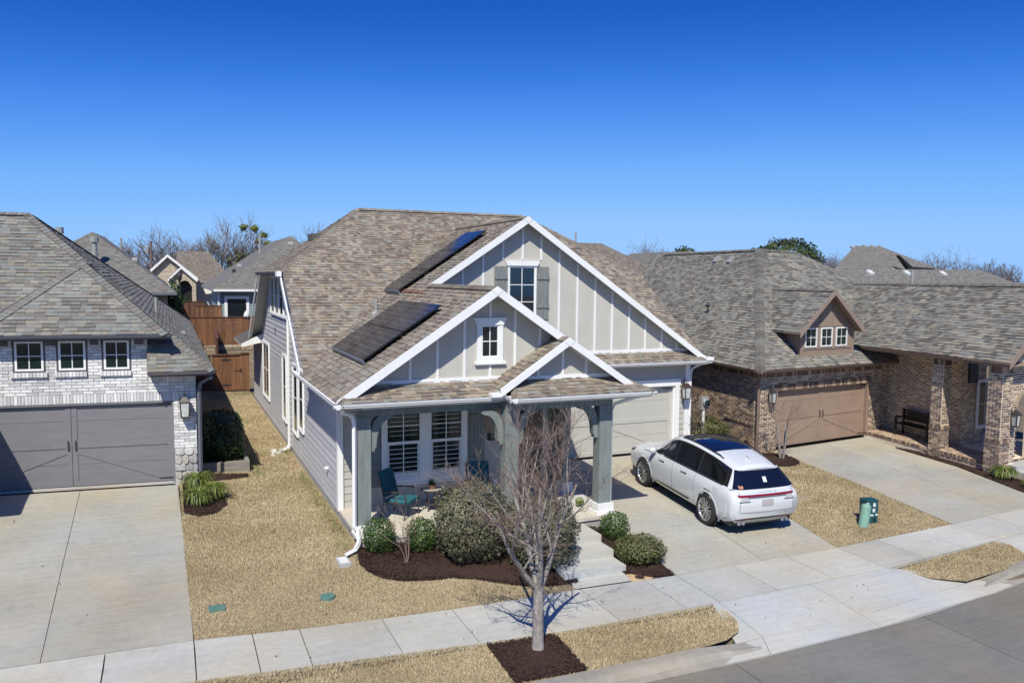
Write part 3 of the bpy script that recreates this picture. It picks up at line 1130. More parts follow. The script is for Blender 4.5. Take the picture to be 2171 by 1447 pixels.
def blades(polys, density, zoff=0.0, lmin=.025, lmax=.055, seed=3):
    r = np.random.default_rng(seed)
    pts = []
    for poly in polys:
        x0, x1 = min(p[0] for p in poly), max(p[0] for p in poly)
        y0, y1 = min(p[1] for p in poly), max(p[1] for p in poly)
        n = int((x1 - x0) * (y1 - y0) * density)
        q = np.column_stack((r.uniform(x0, x1, n), r.uniform(y0, y1, n)))
        keepd = r.random(n) < np.clip(18.0 / np.maximum(q[:, 1], 1), .18, 1.0) ** 1.6
        q = q[keepd]
        ok = np.zeros(len(q), bool)
        # vectorised point in polygon
        for i in range(len(poly)):
            (xa, ya), (xb, yb) = poly[i], poly[(i + 1) % len(poly)]
            if ya == yb:
                continue
            cond = ((ya > q[:, 1]) != (yb > q[:, 1])) & (q[:, 0] < (xb - xa) * (q[:, 1] - ya) / (yb - ya) + xa)
            ok ^= cond
        q = q[ok]
        for bed in list(BEDS.values()) + HOUSE_ZONES:
            ok = np.zeros(len(q), bool)
            for i in range(len(bed)):
                (xa, ya), (xb, yb) = bed[i], bed[(i + 1) % len(bed)]
                if ya == yb:
                    continue
                cond = ((ya > q[:, 1]) != (yb > q[:, 1])) & (q[:, 0] < (xb - xa) * (q[:, 1] - ya) / (yb - ya) + xa)
                ok ^= cond
            q = q[~ok]
        for (cx, cy, rr) in CLEAR:
            q = q[np.hypot(q[:, 0] - cx, q[:, 1] - cy) > rr]
        pts.append(q)
    q = np.vstack(pts)
    n = len(q)
    z = Gv(q[:, 0], q[:, 1]) + zoff
    # clumps: blades near each other lean the same way
    cl = np.sin(q[:, 0] * 67 + 3 * np.sin(q[:, 1] * 31)) + np.cos(q[:, 1] * 73 + 3 * np.sin(q[:, 0] * 37))
    ang = cl * 2.2 + r.normal(0, 1.2, n)
    ln = r.uniform(lmin, lmax, n)
    lean = r.uniform(.5, 1.15, n)
    dx, dy = np.cos(ang), np.sin(ang)
    w = r.uniform(.0025, .0055, n) * np.clip(q[:, 1] / 13, 1, 2.2)
    v = np.empty((n, 3, 3))
    v[:, 0] = np.column_stack((q[:, 0] - dy * w, q[:, 1] + dx * w, z))
    v[:, 1] = np.column_stack((q[:, 0] + dy * w, q[:, 1] - dx * w, z))
    v[:, 2] = np.column_stack((q[:, 0] + dx * ln * np.sin(lean), q[:, 1] + dy * ln * np.sin(lean), z + ln * np.cos(lean) + .008))
    patch = .5 + .5 * np.sin(q[:, 0] * 1.3 + 2 * np.sin(q[:, 1] * .7)) * np.cos(q[:, 1] * 1.1 + np.sin(q[:, 0]))
    patch2 = np.sin(q[:, 0] * 3.1 + 1.7 * np.sin(q[:, 1] * 2.3)) * np.sin(q[:, 1] * 2.9 + 1.3 * np.sin(q[:, 0] * 1.9))
    tone = np.clip(.48 + .30 * (patch - .5) + .10 * patch2 + .04 * cl + r.normal(0, .22, n), 0, 1)
    return v.reshape(-1, 3), tone


def tri_mesh(name, v, tone, m, parent=None, per=3):
    n = len(v) // per
    me = bpy.data.meshes.new(name)
    me.vertices.add(len(v))
    me.vertices.foreach_set('co', np.ascontiguousarray(v, dtype=np.float32).ravel())
    me.loops.add(n * per)
    me.loops.foreach_set('vertex_index', np.arange(n * per, dtype=np.int32))
    me.polygons.add(n)
    me.polygons.foreach_set('loop_start', np.arange(0, n * per, per, dtype=np.int32))
    me.polygons.foreach_set('loop_total', np.full(n, per, dtype=np.int32))
    me.update(calc_edges=True)
    me.materials.append(M[m])
    at = me.attributes.new('tone', 'FLOAT', 'FACE')
    at.data.foreach_set('value', np.ascontiguousarray(tone, dtype=np.float32))
    o = bpy.data.objects.new(name, me)
    COL.objects.link(o)
    if parent is not None:
        o.parent = parent
        o.matrix_parent_inverse = world_inv(parent)
    return o


SEED = 3
for nm, (polys, _) in LAWNS.items():
    b = MB()
    drape(b, polys, -.012, .45)
    o = struct(b.build(nm, 'lawn'))
    v, t = blades(polys, 5200 if 'verge' in nm else 4000, -.012, seed=SEED)
    SEED += 1
    g = tri_mesh('grass', v, t, 'grass_dry')
    g['kind'] = 'stuff'
    g['label'] = 'dormant straw-coloured turf of the ' + nm.replace('_', ' ')

# ------------------------------------------------------------------ mulch beds


def chips(poly, n, seed):
    r = np.random.default_rng(seed)
    x0, x1 = min(p[0] for p in poly), max(p[0] for p in poly)
    y0, y1 = min(p[1] for p in poly), max(p[1] for p in poly)
    V, T = [], []
    while len(T) < n:
        x, y = r.uniform(x0, x1), r.uniform(y0, y1)
        if not inside((x, y), poly):
            continue
        z = G(x, y) + .02 + r.uniform(0, .025)
        a = r.uniform(0, 2 * pi)
        l, w = r.uniform(.015, .05), r.uniform(.004, .011)
        tx, ty = r.normal(0, .35), r.normal(0, .35)
        c, s = cos(a), sin(a)
        for (p, q) in ((-l, -w), (l, -w), (l, w), (-l, w)):
            V.append((x + p * c - q * s, y + p * s + q * c, z + p * tx * .5 + q * ty))
        T.append(min(1, max(0, r.normal(.45, .3))) if r.random() > .06 else 1.0)
    return np.array(V), np.array(T)


for i, (nm, poly) in enumerate(BEDS.items()):
    b = MB()
    # fan drape keeps concave outlines
    cx = sum(p[0] for p in poly) / len(poly)
    cy = sum(p[1] for p in poly) / len(poly)
    ring = [(p[0], p[1], G(*p) + .006) for p in poly]
    k = len(poly)
    mid = [((p[0] * .8 + cx * .2), (p[1] * .8 + cy * .2)) for p in poly]
    midr = [(p[0], p[1], G(*p) + .03) for p in mid]
    b.add(ring + midr + [(cx, cy, G(cx, cy) + .045)], [(j, (j + 1) % k, k + (j + 1) % k, k + j) for j in range(k)] + [(k + j, k + (j + 1) % k, 2 * k) for j in range(k)])
    o = struct(b.build('mulch_bed', 'mulch'))
    v, t = chips(poly, int(abs(area2(poly)) * (1500 if nm in ('tree', 'porch', 'steps') else 800)), 40 + i)
    g = tri_mesh('wood_chips', v, t, 'mulch', per=4)
    g['kind'] = 'stuff'
    g.parent = o

# green weeds where the turf meets the walls and the timber bed
def weeds(label, spots, seed):
    r = np.random.default_rng(seed)
    V, T = [], []
    for (x, y, rx, ry, n) in spots:
        for _ in range(n):
            px, py = x + r.normal(0, rx), y + r.normal(0, ry)
            a = r.uniform(0, 2 * pi)
            L = r.uniform(.03, .08)
            z = G(px, py) - .005
            w = r.uniform(.004, .009)
            V += [(px - sin(a) * w, py + cos(a) * w, z), (px + sin(a) * w, py - cos(a) * w, z), (px + cos(a) * L * .7, py + sin(a) * L * .7, z + L * .7)]
            T.append(min(1, max(0, r.normal(.5, .28))))
    o = tri_mesh('weeds', np.array(V), np.array(T), 'weed')
    o['kind'] = 'stuff'
    o['label'] = label


weeds('green weeds along the foot of the grey sided wall', [(3.40, y, .10, .5, 260) for y in np.arange(17.4, 22.5, 1.0)] + [(3.35, 26.3, .15, .4, 300), (3.2, 39.8, .3, .4, 500), (3.3, 16.4, .12, .3, 160)], 11)
weeds('green weeds beside the timber hedge bed', [(2.25, 23.6, .15, .5, 500), (2.2, 24.8, .10, .5, 300), (1.8, 23.2, .3, .15, 250), (2.0, 28.5, .3, .6, 260), (2.6, 31.0, .3, .8, 200)], 12)
# dead leaves and grit blown over the paving
rl_ = np.random.default_rng(77)
V, T = [], []
for (x0, x1, y0, y1, n) in ((-4.6, .1, 14, 22.4, 26), (9.8, 14.2, 13.4, 20, 30), (.4, 9.2, 12.1, 13.3, 26), (18.6, 22.5, 13.8, 21, 26), (9.6, 13.8, 10.6, 11.7, 12), (1, 7.3, 13.6, 17, 40), (14.5, 18, 13.8, 18, 30), (4, 20, 4.5, 9.8, 22)):
    for _ in range(n):
        x, y = rl_.uniform(x0, x1), rl_.uniform(y0, y1)
        z = (G(x, y) if y > 10.5 else -.135) + .012
        a = rl_.uniform(0, 2 * pi)
        s = rl_.uniform(.010, .028)
        c, d = cos(a) * s, sin(a) * s
        V += [(x - c, y - d, z), (x + d * .5, y - c * .5, z + rl_.uniform(0, .012)), (x + c, y + d, z + .002), (x - d * .5, y + c * .5, z + rl_.uniform(0, .012))]
        T.append(rl_.uniform(0, .5))
lf = tri_mesh('leaf_litter', np.array(V), np.array(T), 'mulch', per=4)
lf['kind'] = 'stuff'
lf['label'] = 'small dark dead leaves blown over paving and lawn'
# ================================================================== MAIN HOUSE
SL = .667          # pitch of the gables


def zL(x):
    return 7.83 - SL * (9.59 - x)


def zM(y):
    return 8.45 - .70 * (28.05 - y)


def yM(z):
    return 28.05 - (8.45 - z) / .70


house = thing('house', 'grey sided house with white trimmed gables, front porch and solar panels', 'house', (3.6, 18.44, .4))
RP = {}            # roof planes: convex parts
RP['left_slope'] = [[(3.1, 16.12, zL(3.1)), (6.65, 16.12, zL(6.65)), (6.65, yM(zL(6.65)), zL(6.65)), (3.1, yM(zL(3.1)), zL(3.1))],
                    [(6.65, 20.98, zL(6.65)), (9.59, 20.98, zL(9.59)), (9.59, yM(zL(9.59)), zL(9.59)), (6.65, yM(zL(6.65)), zL(6.65))]]
RP['front_main'] = [[(3.22, yM(zL(3.22)), zL(3.22)), (9.59, yM(zL(9.59)), zL(9.59)), (9.59, 28.05, 8.45), (6.16, 28.05, 8.45), (3.22, 24.85, zM(24.85))],
                    [(9.59, yM(zL(9.59)), zL(9.59)), (15.97, yM(zL(3.21)), zL(3.21)), (15.97, 24.85, zM(24.85)), (12.55, 28.05, 8.45), (9.59, 28.05, 8.45)]]
RP['clip_left'] = [[(3.12, 24.85, 6.19), (6.16, 28.05, 8.45), (3.12, 31.25, 6.19)]]
RP['skirt_porch'] = [[(3.1, 15.88, 3.50), (6.80, 15.88, 3.50), (7.1, 16.60, 3.80), (3.62, 16.60, 3.80)]]
RP['skirt_entry'] = [[(6.78, 15.42, 3.50), (10.35, 15.42, 3.50), (9.72, 16.14, 3.82), (7.15, 16.14, 3.82)]]
RP['skirt_garage'] = [[(9.9, 20.78, 3.50), (16.1, 20.78, 3.50), (15.6, 21.32, 3.80), (9.9, 21.32, 3.80)]]
ze = lambda x: 4.74 - .655 * abs(8.27 - x)
RP['entry_left'] = [[(6.60, 15.78, ze(6.60)), (8.27, 15.78, ze(8.27)), (8.27, 16.62, ze(8.27)), (6.60, 16.62, ze(6.60))]]
zl2 = lambda x: zL(6.65) - SL * (x - 6.65)
RP_plain = [
    [(6.65, 16.12, zl2(6.65)), (9.95, 16.12, zl2(9.95)), (9.95, 21.3, zl2(9.95)), (6.65, 21.3, zl2(6.65))],
    [(9.59, 20.98, zL(9.59)), (16.1, 20.98, zL(3.08)), (16.1, yM(zL(3.08)), zL(3.08)), (9.59, yM(zL(9.59)), zL(9.59))],
    [(8.27, 15.78, ze(8.27)), (9.98, 15.78, ze(9.98)), (9.98, 18.4, ze(9.98)), (8.27, 18.4, ze(8.27))],
    [(12.55, 28.05, 8.45), (16.05, 24.85, 6.19), (16.05, 31.25, 6.19)],
    [(6.16, 28.05, 8.45), (12.55, 28.05, 8.45), (15.97, 31.25, 6.21), (15.97, 35.3, 3.38), (3.22, 35.3, 3.38), (3.22, 31.25, 6.21)],
    [(2.75, 34.4, 3.25), (3.7, 34.4, 3.72), (3.7, 38.3, 3.72), (2.75, 38.3, 3.25)],
    [(9.97, 16.1, 3.63), (10.35, 15.42, 3.49), (10.35, 20.8, 3.49), (9.97, 20.8, 3.63)],
]
rb = MB()
for parts in RP.values():
    for p in parts:
        sheet(rb, p, .085)
for p in RP_plain:
    sheet(rb, p, .085)
roof = rb.build('roof', ['underlay', 'soffit'], house)
for me_ in (roof.data,):
    me_.materials[0] = M['underlay']
pcs = []
for parts in RP.values():
    pcs += shingles(parts)
for p in RP_plain[:4]:
    pcs += shingles([p], .2, 0, .3, .6) if False else []
CAPL = []
CAPL += caps((12.55, 28.05, 8.45), (6.16, 28.05, 8.45))
CAPL += caps((3.14, 24.85, 6.2), (6.16, 28.05, 8.45))
CAPL += caps((15.97, 24.85, 6.2), (12.55, 28.05, 8.45))
CAPL += caps((6.65, 16.12, zL(6.65)), (6.65, 20.95, zL(6.65)))
CAPL += caps((9.59, 20.98, zL(9.59)), (9.59, 27.0, zL(9.59)))
CAPL += caps((8.27, 15.78, ze(8.27)), (8.27, 16.6, ze(8.27)))
CAPL += caps((3.12, 15.9, 3.50), (3.55, 16.5, 3.78), .2)
CAPL += caps((6.80, 15.44, 3.50), (7.12, 16.1, 3.80), .2)
CAPL += caps((10.33, 15.44, 3.50), (9.75, 16.1, 3.80), .2)
field(roof, 'shingle', pcs, 'shingle_brown', 300)
field(roof, 'ridge_cap', CAPL, 'shingle_brown', 300)
# open valley and step flashings
fl = MB()
for x0, x1 in ((3.3, 9.5),):
    a, b_ = Vector((x0, yM(zL(x0)), zL(x0) + .022)), Vector((x1, yM(zL(x1)), zL(x1) + .022))
    fl.bar(a, b_, .035, .012)
fl.bar((6.62, 16.6, ze(6.62) + .07), (8.2, 16.6, ze(8.2) + .07), .03, .05)
fl.build('valley_flashing', 'trim_brown', roof)

# ---- left side wall (x = 3.6), lap siding boards, gable part with clipped top
WX = 3.6


def left_top(y):
    if y < yM(3.42) + .05:
        return 3.42
    if y < 24.85:
        return zM(y) - .12
    if y < 31.25:
        return 6.08
    return max(3.42, 6.08 - .70 * (y - 31.25))


sw = MB()
prof = [(18.44, .42), (18.44, 3.42), (yM(3.55), 3.42), (24.85, 6.1), (31.25, 6.1), (35.1, 3.42), (38.2, 3.42), (38.2, .42)]
sw.prism([(WX + .012, y, z) for y, z in prof], (.15, 0, 0))
side = sw.build('side_wall', 'siding', house)
zb = .56
rowh = .178
r_ = 0
while zb < 6.05:
    zt = min(zb + rowh, 6.08)
    if zt <= 3.42:
        ya, yb = 18.56, 38.15
    else:
        ya = yM(zt + .12) + .02
        yb = 31.25 + (6.08 - zt) / .70
        if zt > 6.05:
            ya, yb = 24.9, 31.2
    # boards butt at staggered joints
    cuts = [ya]
    y = ya + (1.8 + 1.22 * (r_ % 3))
    while y < yb - .6:
        cuts.append(y)
        y += 3.66
    cuts.append(yb)
    for p, q in zip(cuts[:-1], cuts[1:]):
        b = MB()
        tn = random.random()
        b.hexa([(WX - .020, p + .0015, zb), (WX + .02, p + .0015, zb), (WX + .02, q - .0015, zb), (WX - .020, q - .0015, zb),
                (WX + .003, p + .0015, zt + .006), (WX + .02, p + .0015, zt + .006), (WX + .02, q - .0015, zt + .006), (WX + .003, q - .0015, zt + .006)], 0, tn)
        b.build('siding_board', 'siding', side)
    zb = zt
    r_ += 1

fb = MB()
fb.box((3.61, 18.40, .1), (3.75, 38.2, .56))
fb.box((3.62, 16.16, .05), (9.6, 16.30, .59))
fb.box((3.62, 16.3, .05), (3.75, 18.4, .59))
fb.box((6.9, 15.74, .0), (9.58, 15.9, .59))
fb.box((9.44, 15.9, .0), (9.58, 18.2, .59))
fb.build('foundation', 'foundation', house)
ps = MB()
ps.box((3.59, 16.14, .52), (9.62, 18.45, .60))
ps.box((6.86, 15.70, .52), (9.62, 16.14, .60))
ps.box((8.0, 18.45, .52), (9.7, 21.3, .598))
ps.build('porch_floor', 'porch_slab', house)

# windows of the side wall
TS = T_plane((WX - .020, 0, 0), (0, 1, 0), (-1, 0, 0))
for (a, b_, z0, z1, c_, tall) in ((31.95, 34.0, 1.24, 3.36, 2, 1), (27.1, 27.95, 1.22, 3.36, 1, 1), (24.6, 25.5, 1.22, 3.30, 1, 1), (23.5, 24.35, 1.52, 3.25, 1, 1)):
    window(house, TS, a, b_, z0, z1, c_, 2, .07, .045, divs=[0, .52, 1], mats=('white', 'glass_green', 'white'), proud=.04)
for i in range(4):
    a = 26.35 + i * 1.20
    window(house, TS, a, a + 1.06, 4.72, 6.02, 1, 2, .065, .05, divs=[0, .5, 1], mats=('white', 'glass_green', 'white'), proud=.045)

# trims, corner boards, fascias
tr = MB()
tr.box((3.565, 18.40, .57), (3.60, 18.53, 3.42))
tr.box((3.565, 18.38, .57), (3.70, 18.41, 3.42))
tr.build('corner_board', 'white', house)
tr = MB()
tr.box((15.42, 21.255, .5), (15.60, 21.30, 3.42))
tr.build('corner_board', 'white', house)


def rake(mb, a, b, w, ydir=-1, t=.045):
    """board on a gable end, below the line a-b, thickness towards the street"""
    a, b = Vector(a), Vector(b)
    n = Vector((0, ydir * t, 0))
    dn = Vector((0, 0, -w))
    mb.prism([tuple(a), tuple(b), tuple(b + dn), tuple(a + dn)], n)


WR = .205
for nm, pts in (('lower', [(3.12, 16.13, zL(3.12) + .03), (6.65, 16.13, zL(6.65) + .03), (9.0, 16.13, zl2(9.0) + .03)]),
                ('upper', [(6.55, 20.99, zL(6.55) + .03), (9.59, 20.99, zL(9.59) + .03), (16.0, 20.99, zL(3.18) + .03)]),
                ('entry', [(6.60, 15.79, ze(6.60) + .03), (8.27, 15.79, ze(8.27) + .03), (9.96, 15.79, ze(9.96) + .03)])):
    for i in range(2):
        m = MB()
        rake(m, pts[i], pts[i + 1], WR if nm != 'entry' else .18)
        m.build('rake_board', 'white', house)
    k = MB()
    c_ = pts[1]
    k.prism([(c_[0] - .13, c_[1] - .047, c_[2] - .092), (c_[0], c_[1] - .047, c_[2] - .005), (c_[0] + .13, c_[1] - .047, c_[2] - .092), (c_[0], c_[1] - .047, c_[2] - .20)], (0, -.006, 0))
    k.build('peak_plate', 'white', house)
# rake boards of the clipped side gable
for (p, q) in (((3.14, yM(3.65), 3.67), (3.14, 24.85, 6.22)), ((3.14, 31.25, 6.22), (3.14, 35.2, 3.45))):
    m = MB()
    m.prism([p, q, (q[0], q[1], q[2] - .19), (p[0], p[1], p[2] - .19)], (-.035, 0, 0))
    m.build('rake_board', 'white', house)
m = MB()
m.prism([(2.75, 34.36, 3.24), (3.6, 34.36, 3.66), (3.6, 34.36, 3.30), (2.75, 34.36, 3.12)], (0, .06, 0))
m.build('eave_return', 'white', house)

# gable walls with battens


def gable(name, y, pts, battens, base_z, x0, x1, topf, under=None, hide=()):
    b = MB()
    b.prism([(x, y, z) for x, z in pts], (0, .12, 0))
    w = b.build(name, 'stucco', house)
    for x in battens:
        zt = topf(x) - .10
        lo = under(x) if under else base_z
        for seg in [(lo, zt)]:
            za, zb_ = seg
            cuts = [(za, zb_)]
            for (xa, xb, ha, hb) in hide:
                if xa < x < xb:
                    cuts = [(za, ha), (hb, zb_)]
            for ca, cb in cuts:
                if cb - ca > .05:
                    m = MB()
                    m.box((x - .03, y - .022, ca), (x + .03, y + .005, cb))
                    m.build('batten', 'white', w)
    m = MB()
    m.box((x0, y - .03, base_z - .07), (x1, y + .005, base_z + .03))
    m.build('base_trim', 'white', w)
    return w


topL = lambda x: zL(x) if x < 6.65 else zl2(x)
gable('lower_gable', 16.56, [(3.7, 3.6), (9.9, 3.6), (6.65, zL(6.65) - .08)], [4.18, 4.79, 5.41, 6.04, 6.66, 7.27, 7.90], 3.83, 3.75, 7.2, topL, hide=((6.25, 7.1, 4.14, 5.20),))
topU = lambda x: zL(x) if x < 9.59 else zL(9.59) - SL * (x - 9.59)
gable('upper_gable', 21.30, [(3.8, 3.6), (15.8, 3.6), (9.59, zL(9.59) - .08)], [7.09, 7.71, 8.33, 8.94, 9.57, 10.17, 10.78, 11.40, 12.02, 12.63, 13.25, 13.85, 14.47, 15.05], 3.84, 9.7, 15.5, topU, hide=((8.6, 10.5, 4.85, 6.62),))
topE = lambda x: ze(x)
gable('entry_gable', 16.10, [(6.75, 3.6), (9.85, 3.6), (8.27, ze(8.27) - .07)], [7.65, 8.27, 8.88], 3.86, 7.15, 9.6, topE)

# windows on the gables
TL_ = T_plane((0, 16.56, 0), (1, 0, 0), (0, -1, 0))
w = window(house, TL_, 6.44, 6.86, 4.30, 5.02, 2, 2, .105, .03, mats=('white', 'glass', 'white'), proud=.045)
m = MB()
m.prism([(6.33, 16.50, 5.03), (6.97, 16.50, 5.03), (7.06, 16.50, 5.19), (6.24, 16.50, 5.19)], (0, .06, 0))
m.box((6.28, 16.48, 4.14), (7.03, 16.56, 4.20))
m.build('window_head', 'white', house)
TU = T_plane((0, 21.30, 0), (1, 0, 0), (0, -1, 0))
w = window(house, TU, 9.13, 9.98, 4.85, 6.42, 2, 3, .035, .035, mats=('white', 'glass', 'white'), proud=.045)
m = MB()
m.prism([(9.06, 21.23, 6.44), (10.05, 21.23, 6.44), (10.10, 21.23, 6.58), (9.01, 21.23, 6.58)], (0, .07, 0))
m.build('window_head', 'white', house)


def shutter(x0, x1, z0, z1, y, parent):
    b = MB()
    b.box((x0, y - .028, z0), (x1, y - .006, z1))
    s = b.build('shutter', 'shutter_wood', parent)
    n = 4
    for i in range(n):
        m = MB()
        m.box((x0 + (x1 - x0) * i / n + .003, y - .036, z0), (x0 + (x1 - x0) * (i + 1) / n - .003, y - .028, z1))
        m.build('shutter_board', 'shutter_wood', s)
    for z in (z0 + (z1 - z0) * .22, z0 + (z1 - z0) * .76):
        m = MB()
        m.box((x0, y - .062, z - .0), (x1, y - .036, z + .13))
        m.build('shutter_batten', 'shutter_wood', s)


shutter(8.68, 9.08, 4.86, 6.42, 21.30, house)
shutter(10.03, 10.43, 4.86, 6.42, 21.30, house)

# ---- porch wall (y = 18.44), windows with plantation shutters inside
fw = MB()
fw.box((3.72, 18.45, .58), (8.0, 18.6, 3.4))
fw.box((8.0, 18.45, 2.72), (9.75, 18.6, 3.4))
fw.box((8.0, 19.4, .58), (9.75, 19.5, 3.4))
fw.box((9.62, 18.45, .4), (9.75, 21.3, 3.5))
pw = fw.build('porch_wall', 'siding_front', house)
zb = .60
while zb < 3.3:
    for (p, q) in ((3.72, 4.52), (6.95, 8.0)):
        b = MB()
        b.hexa([(p, 18.425, zb), (q, 18.425, zb), (q, 18.46, zb), (p, 18.46, zb), (p, 18.442, zb + .186), (q, 18.442, zb + .186), (q, 18.46, zb + .186), (p, 18.46, zb + .186)], 0, random.random())
        b.build('siding_board', 'siding_front', pw)
    zb += .18
pn = MB()
pn.box((3.0 + .72, 18.44, .6), (8.0, 18.455, 1.08))
pn.box((3.59, 18.42, 3.02), (8.2, 18.46, 3.4))
pn.build('apron_panel', 'soffit', pw)
TP = T_plane((0, 18.44, 0), (1, 0, 0), (0, -1, 0))
for (a, b_) in ((4.72, 5.62), (5.82, 6.70)):
    w = window(house, TP, a, b_, 1.18, 2.98, 2, 3, .10, .05, divs=[0, .49, .745, 1], mats=('white', 'glass_green', 'white'), proud=.05)
    m = MB()
    m.box((a, 18.40, 2.045), (b_, 18.435, 2.115))
    m.build('meeting_rail', 'white', w)
    # the louvred shutter shows on the glass as pale slats just behind the pane line
    z = 1.36
    while z < 2.9:
        m = MB()
        if not (1.98 < z < 2.16):
            m.box((a + .10, 18.426, z), (b_ - .10, 18.4405, z + (.016 if z < 2 else .011)))
            m.build('louvre', 'blind', w)
        z += .112
    m = MB()
    m.box((a + .05, 18.4255, 1.225), (b_ - .05, 18.4405, 1.345))
    m.box((a + .05, 18.427, 1.345), (a + .10, 18.4405, 2.04))
    m.box((b_ - .10, 18.427, 1.345), (b_ - .05, 18.4405, 2.04))
    m.build('louvre_frame', 'blind', w)
m = MB()
m.box((4.60, 18.36, 1.04), (6.82, 18.44, 1.09))
m.build('window_sill', 'white', house)
shutter(6.88, 7.26, 1.05, 3.0, 18.42, house)
shutter(4.28, 4.58, 1.05, 3.0, 18.42, house)
# front door in the recess
dm = MB()
dm.box((8.2, 19.34, .6), (8.34, 19.42, 2.85))
dm.box((9.36, 19.34, .6), (9.5, 19.42, 2.85))
dm.box((8.34, 19.34, 2.71), (9.36, 19.42, 2.85))
dm.build('door_frame', 'white', house)
dd = MB()
dd.box((8.34, 19.37, .62), (9.36, 19.43, 2.71))
door = dd.build('front_door', 'gdoor_brown', house)
for i in range(2):
    for j in range(2):
        m = MB()
        m.box((8.44 + i * .46, 19.355, .78 + j * .98), (8.80 + i * .46, 19.375, 1.58 + j * .98 + .02))
        m.build('door_panel', 'gdoor_brown', door)
m = MB()
m.lathe([(.03, 0), (.03, .05), (.012, .07)], (8.42, 19.30, 1.6), 8, 'y')
m.build('door_handle', 'bronze', door)

# ---- porch posts, beams, brackets
bm = MB()
bm.box((3.60, 16.27, 3.16), (6.95, 16.55, 3.40))
bm.box((6.80, 15.88, 3.16), (9.49, 16.17, 3.40))
bm.box((3.62, 16.55, 3.18), (3.85, 18.42, 3.40))
bm.box((9.18, 16.17, 3.18), (9.47, 18.42, 3.40))
bm.build('porch_beam', 'beam_wood', house)
ce = MB()
ce.box((3.62, 16.3, 3.405), (9.9, 18.5, 3.43))
ce.box((6.85, 15.7, 3.405), (9.9, 16.28, 3.43))
ce.box((3.14, 15.90, 3.385), (3.60, 18.6, 3.40))
ce.box((9.75, 20.80, 3.385), (16.0, 21.3, 3.40))
ce.box((3.14, 18.6, 3.385), (3.59, 22.0, 3.40))
ce.box((3.14, 15.9, 3.386), (6.8, 16.28, 3.401))
ce.box((6.8, 15.45, 3.386), (10.3, 15.89, 3.401))
ce.build('soffit', 'soffit', house)
fa = MB()
fa.box((3.13, 15.99, 3.36), (6.72, 16.02, 3.49))
fa.box((6.83, 15.53, 3.36), (10.28, 15.56, 3.49))
fa.box((9.95, 20.90, 3.36), (16.0, 20.93, 3.49))
fa.box((3.20, 16.02, 3.36), (3.23, 22.0, 3.49))
fa.build('fascia', 'white', house)


def post(x0, x1, y0, y1, plinth=True, top=3.17):
    b = MB()
    b.box((x0, y0, .84 if plinth else .6), (x1, y1, top))
    p = b.build('porch_post', 'beam_wood', house)
    m = MB()
    m.box((x0 - .05, y0 - .06, .60), (x1 + .05, y1 + .05, .84))
    m.box((x0 - .07, y0 - .08, .60), (x1 + .07, y1 + .07, .66))
    m.build('plinth', 'white', p)
    return p


def bracket(x0, dirx, y, ztop=3.16, w=.50, h=.76, t=.17):
    """curved knee brace in the beam plane"""
    outer = []
    for k in range(9):
        a = k / 8 * pi / 2
        outer.append((x0 + dirx * (w - .02 - (w - .10) * cos(a) * 1.0), ztop - h + .10 + (h - .16) * (1 - (1 - sin(a)))))
    pts = []
    for k in range(9):
        a = k / 8 * pi / 2
        # inner concave edge from lower post to outer beam
        pts.append((x0 + dirx * (.13 + (w - .20) * (1 - cos(a))), ztop - h + .14 + (h - .22) * sin(a)))
    low = [(x0, ztop - h), (x0 + dirx * .09, ztop - h), (x0 + dirx * .09, ztop - h + .07), (x0 + dirx * .13, ztop - h + .07)]
    hi = [(x0 + dirx * (w + .0), ztop - .07), (x0 + dirx * (w + .0), ztop), (x0 + dirx * (w - .14), ztop)]
    back = []
    for k in range(7):
        a = (6 - k) / 6 * pi / 2
        back.append((x0 + dirx * (.0 + (w - .24) * (1 - cos(a)) + .0), ztop - h + .32 + (h - .32) * sin(a)))
    ring = low + pts + hi + back
    b = MB()
    # build as strips between inner edge and back edge for clean faces
    A = [low[1], low[2], low[3]] + pts + hi[:2]
    B = [low[0], (x0, ztop - h + .07), (x0, ztop - h + .12)] + back[::-1] + [(x0 + dirx * (w - .14), ztop)] * 2
    n = max(len(A), len(B))

    def res(L, n):
        out = []
        for i in range(n):
            f = i * (len(L) - 1) / (n - 1)
            k = min(int(f), len(L) - 2)
            out.append((L[k][0] + (L[k + 1][0] - L[k][0]) * (f - k), L[k][1] + (L[k + 1][1] - L[k][1]) * (f - k)))
        return out
    A, B = res(A, 16), res(B, 16)
    for i in range(15):
        q = [A[i], A[i + 1], B[i + 1], B[i]]
        b.prism([(p[0], y, p[1]) for p in q], (0, t, 0))
    return b


post(3.58, 3.86, 16.27, 16.55)
post(6.78, 7.10, 15.90, 16.18)
post(9.15, 9.48, 15.88, 16.17)
post(9.27, 9.47, 17.92, 18.15)
for (x, d, y) in ((3.86, 1, 16.32), (7.10, 1, 15.95), (9.15, -1, 15.95), (6.78, -1, 16.02)):
    bracket(x, d, y).build('bracket', 'beam_wood', house)

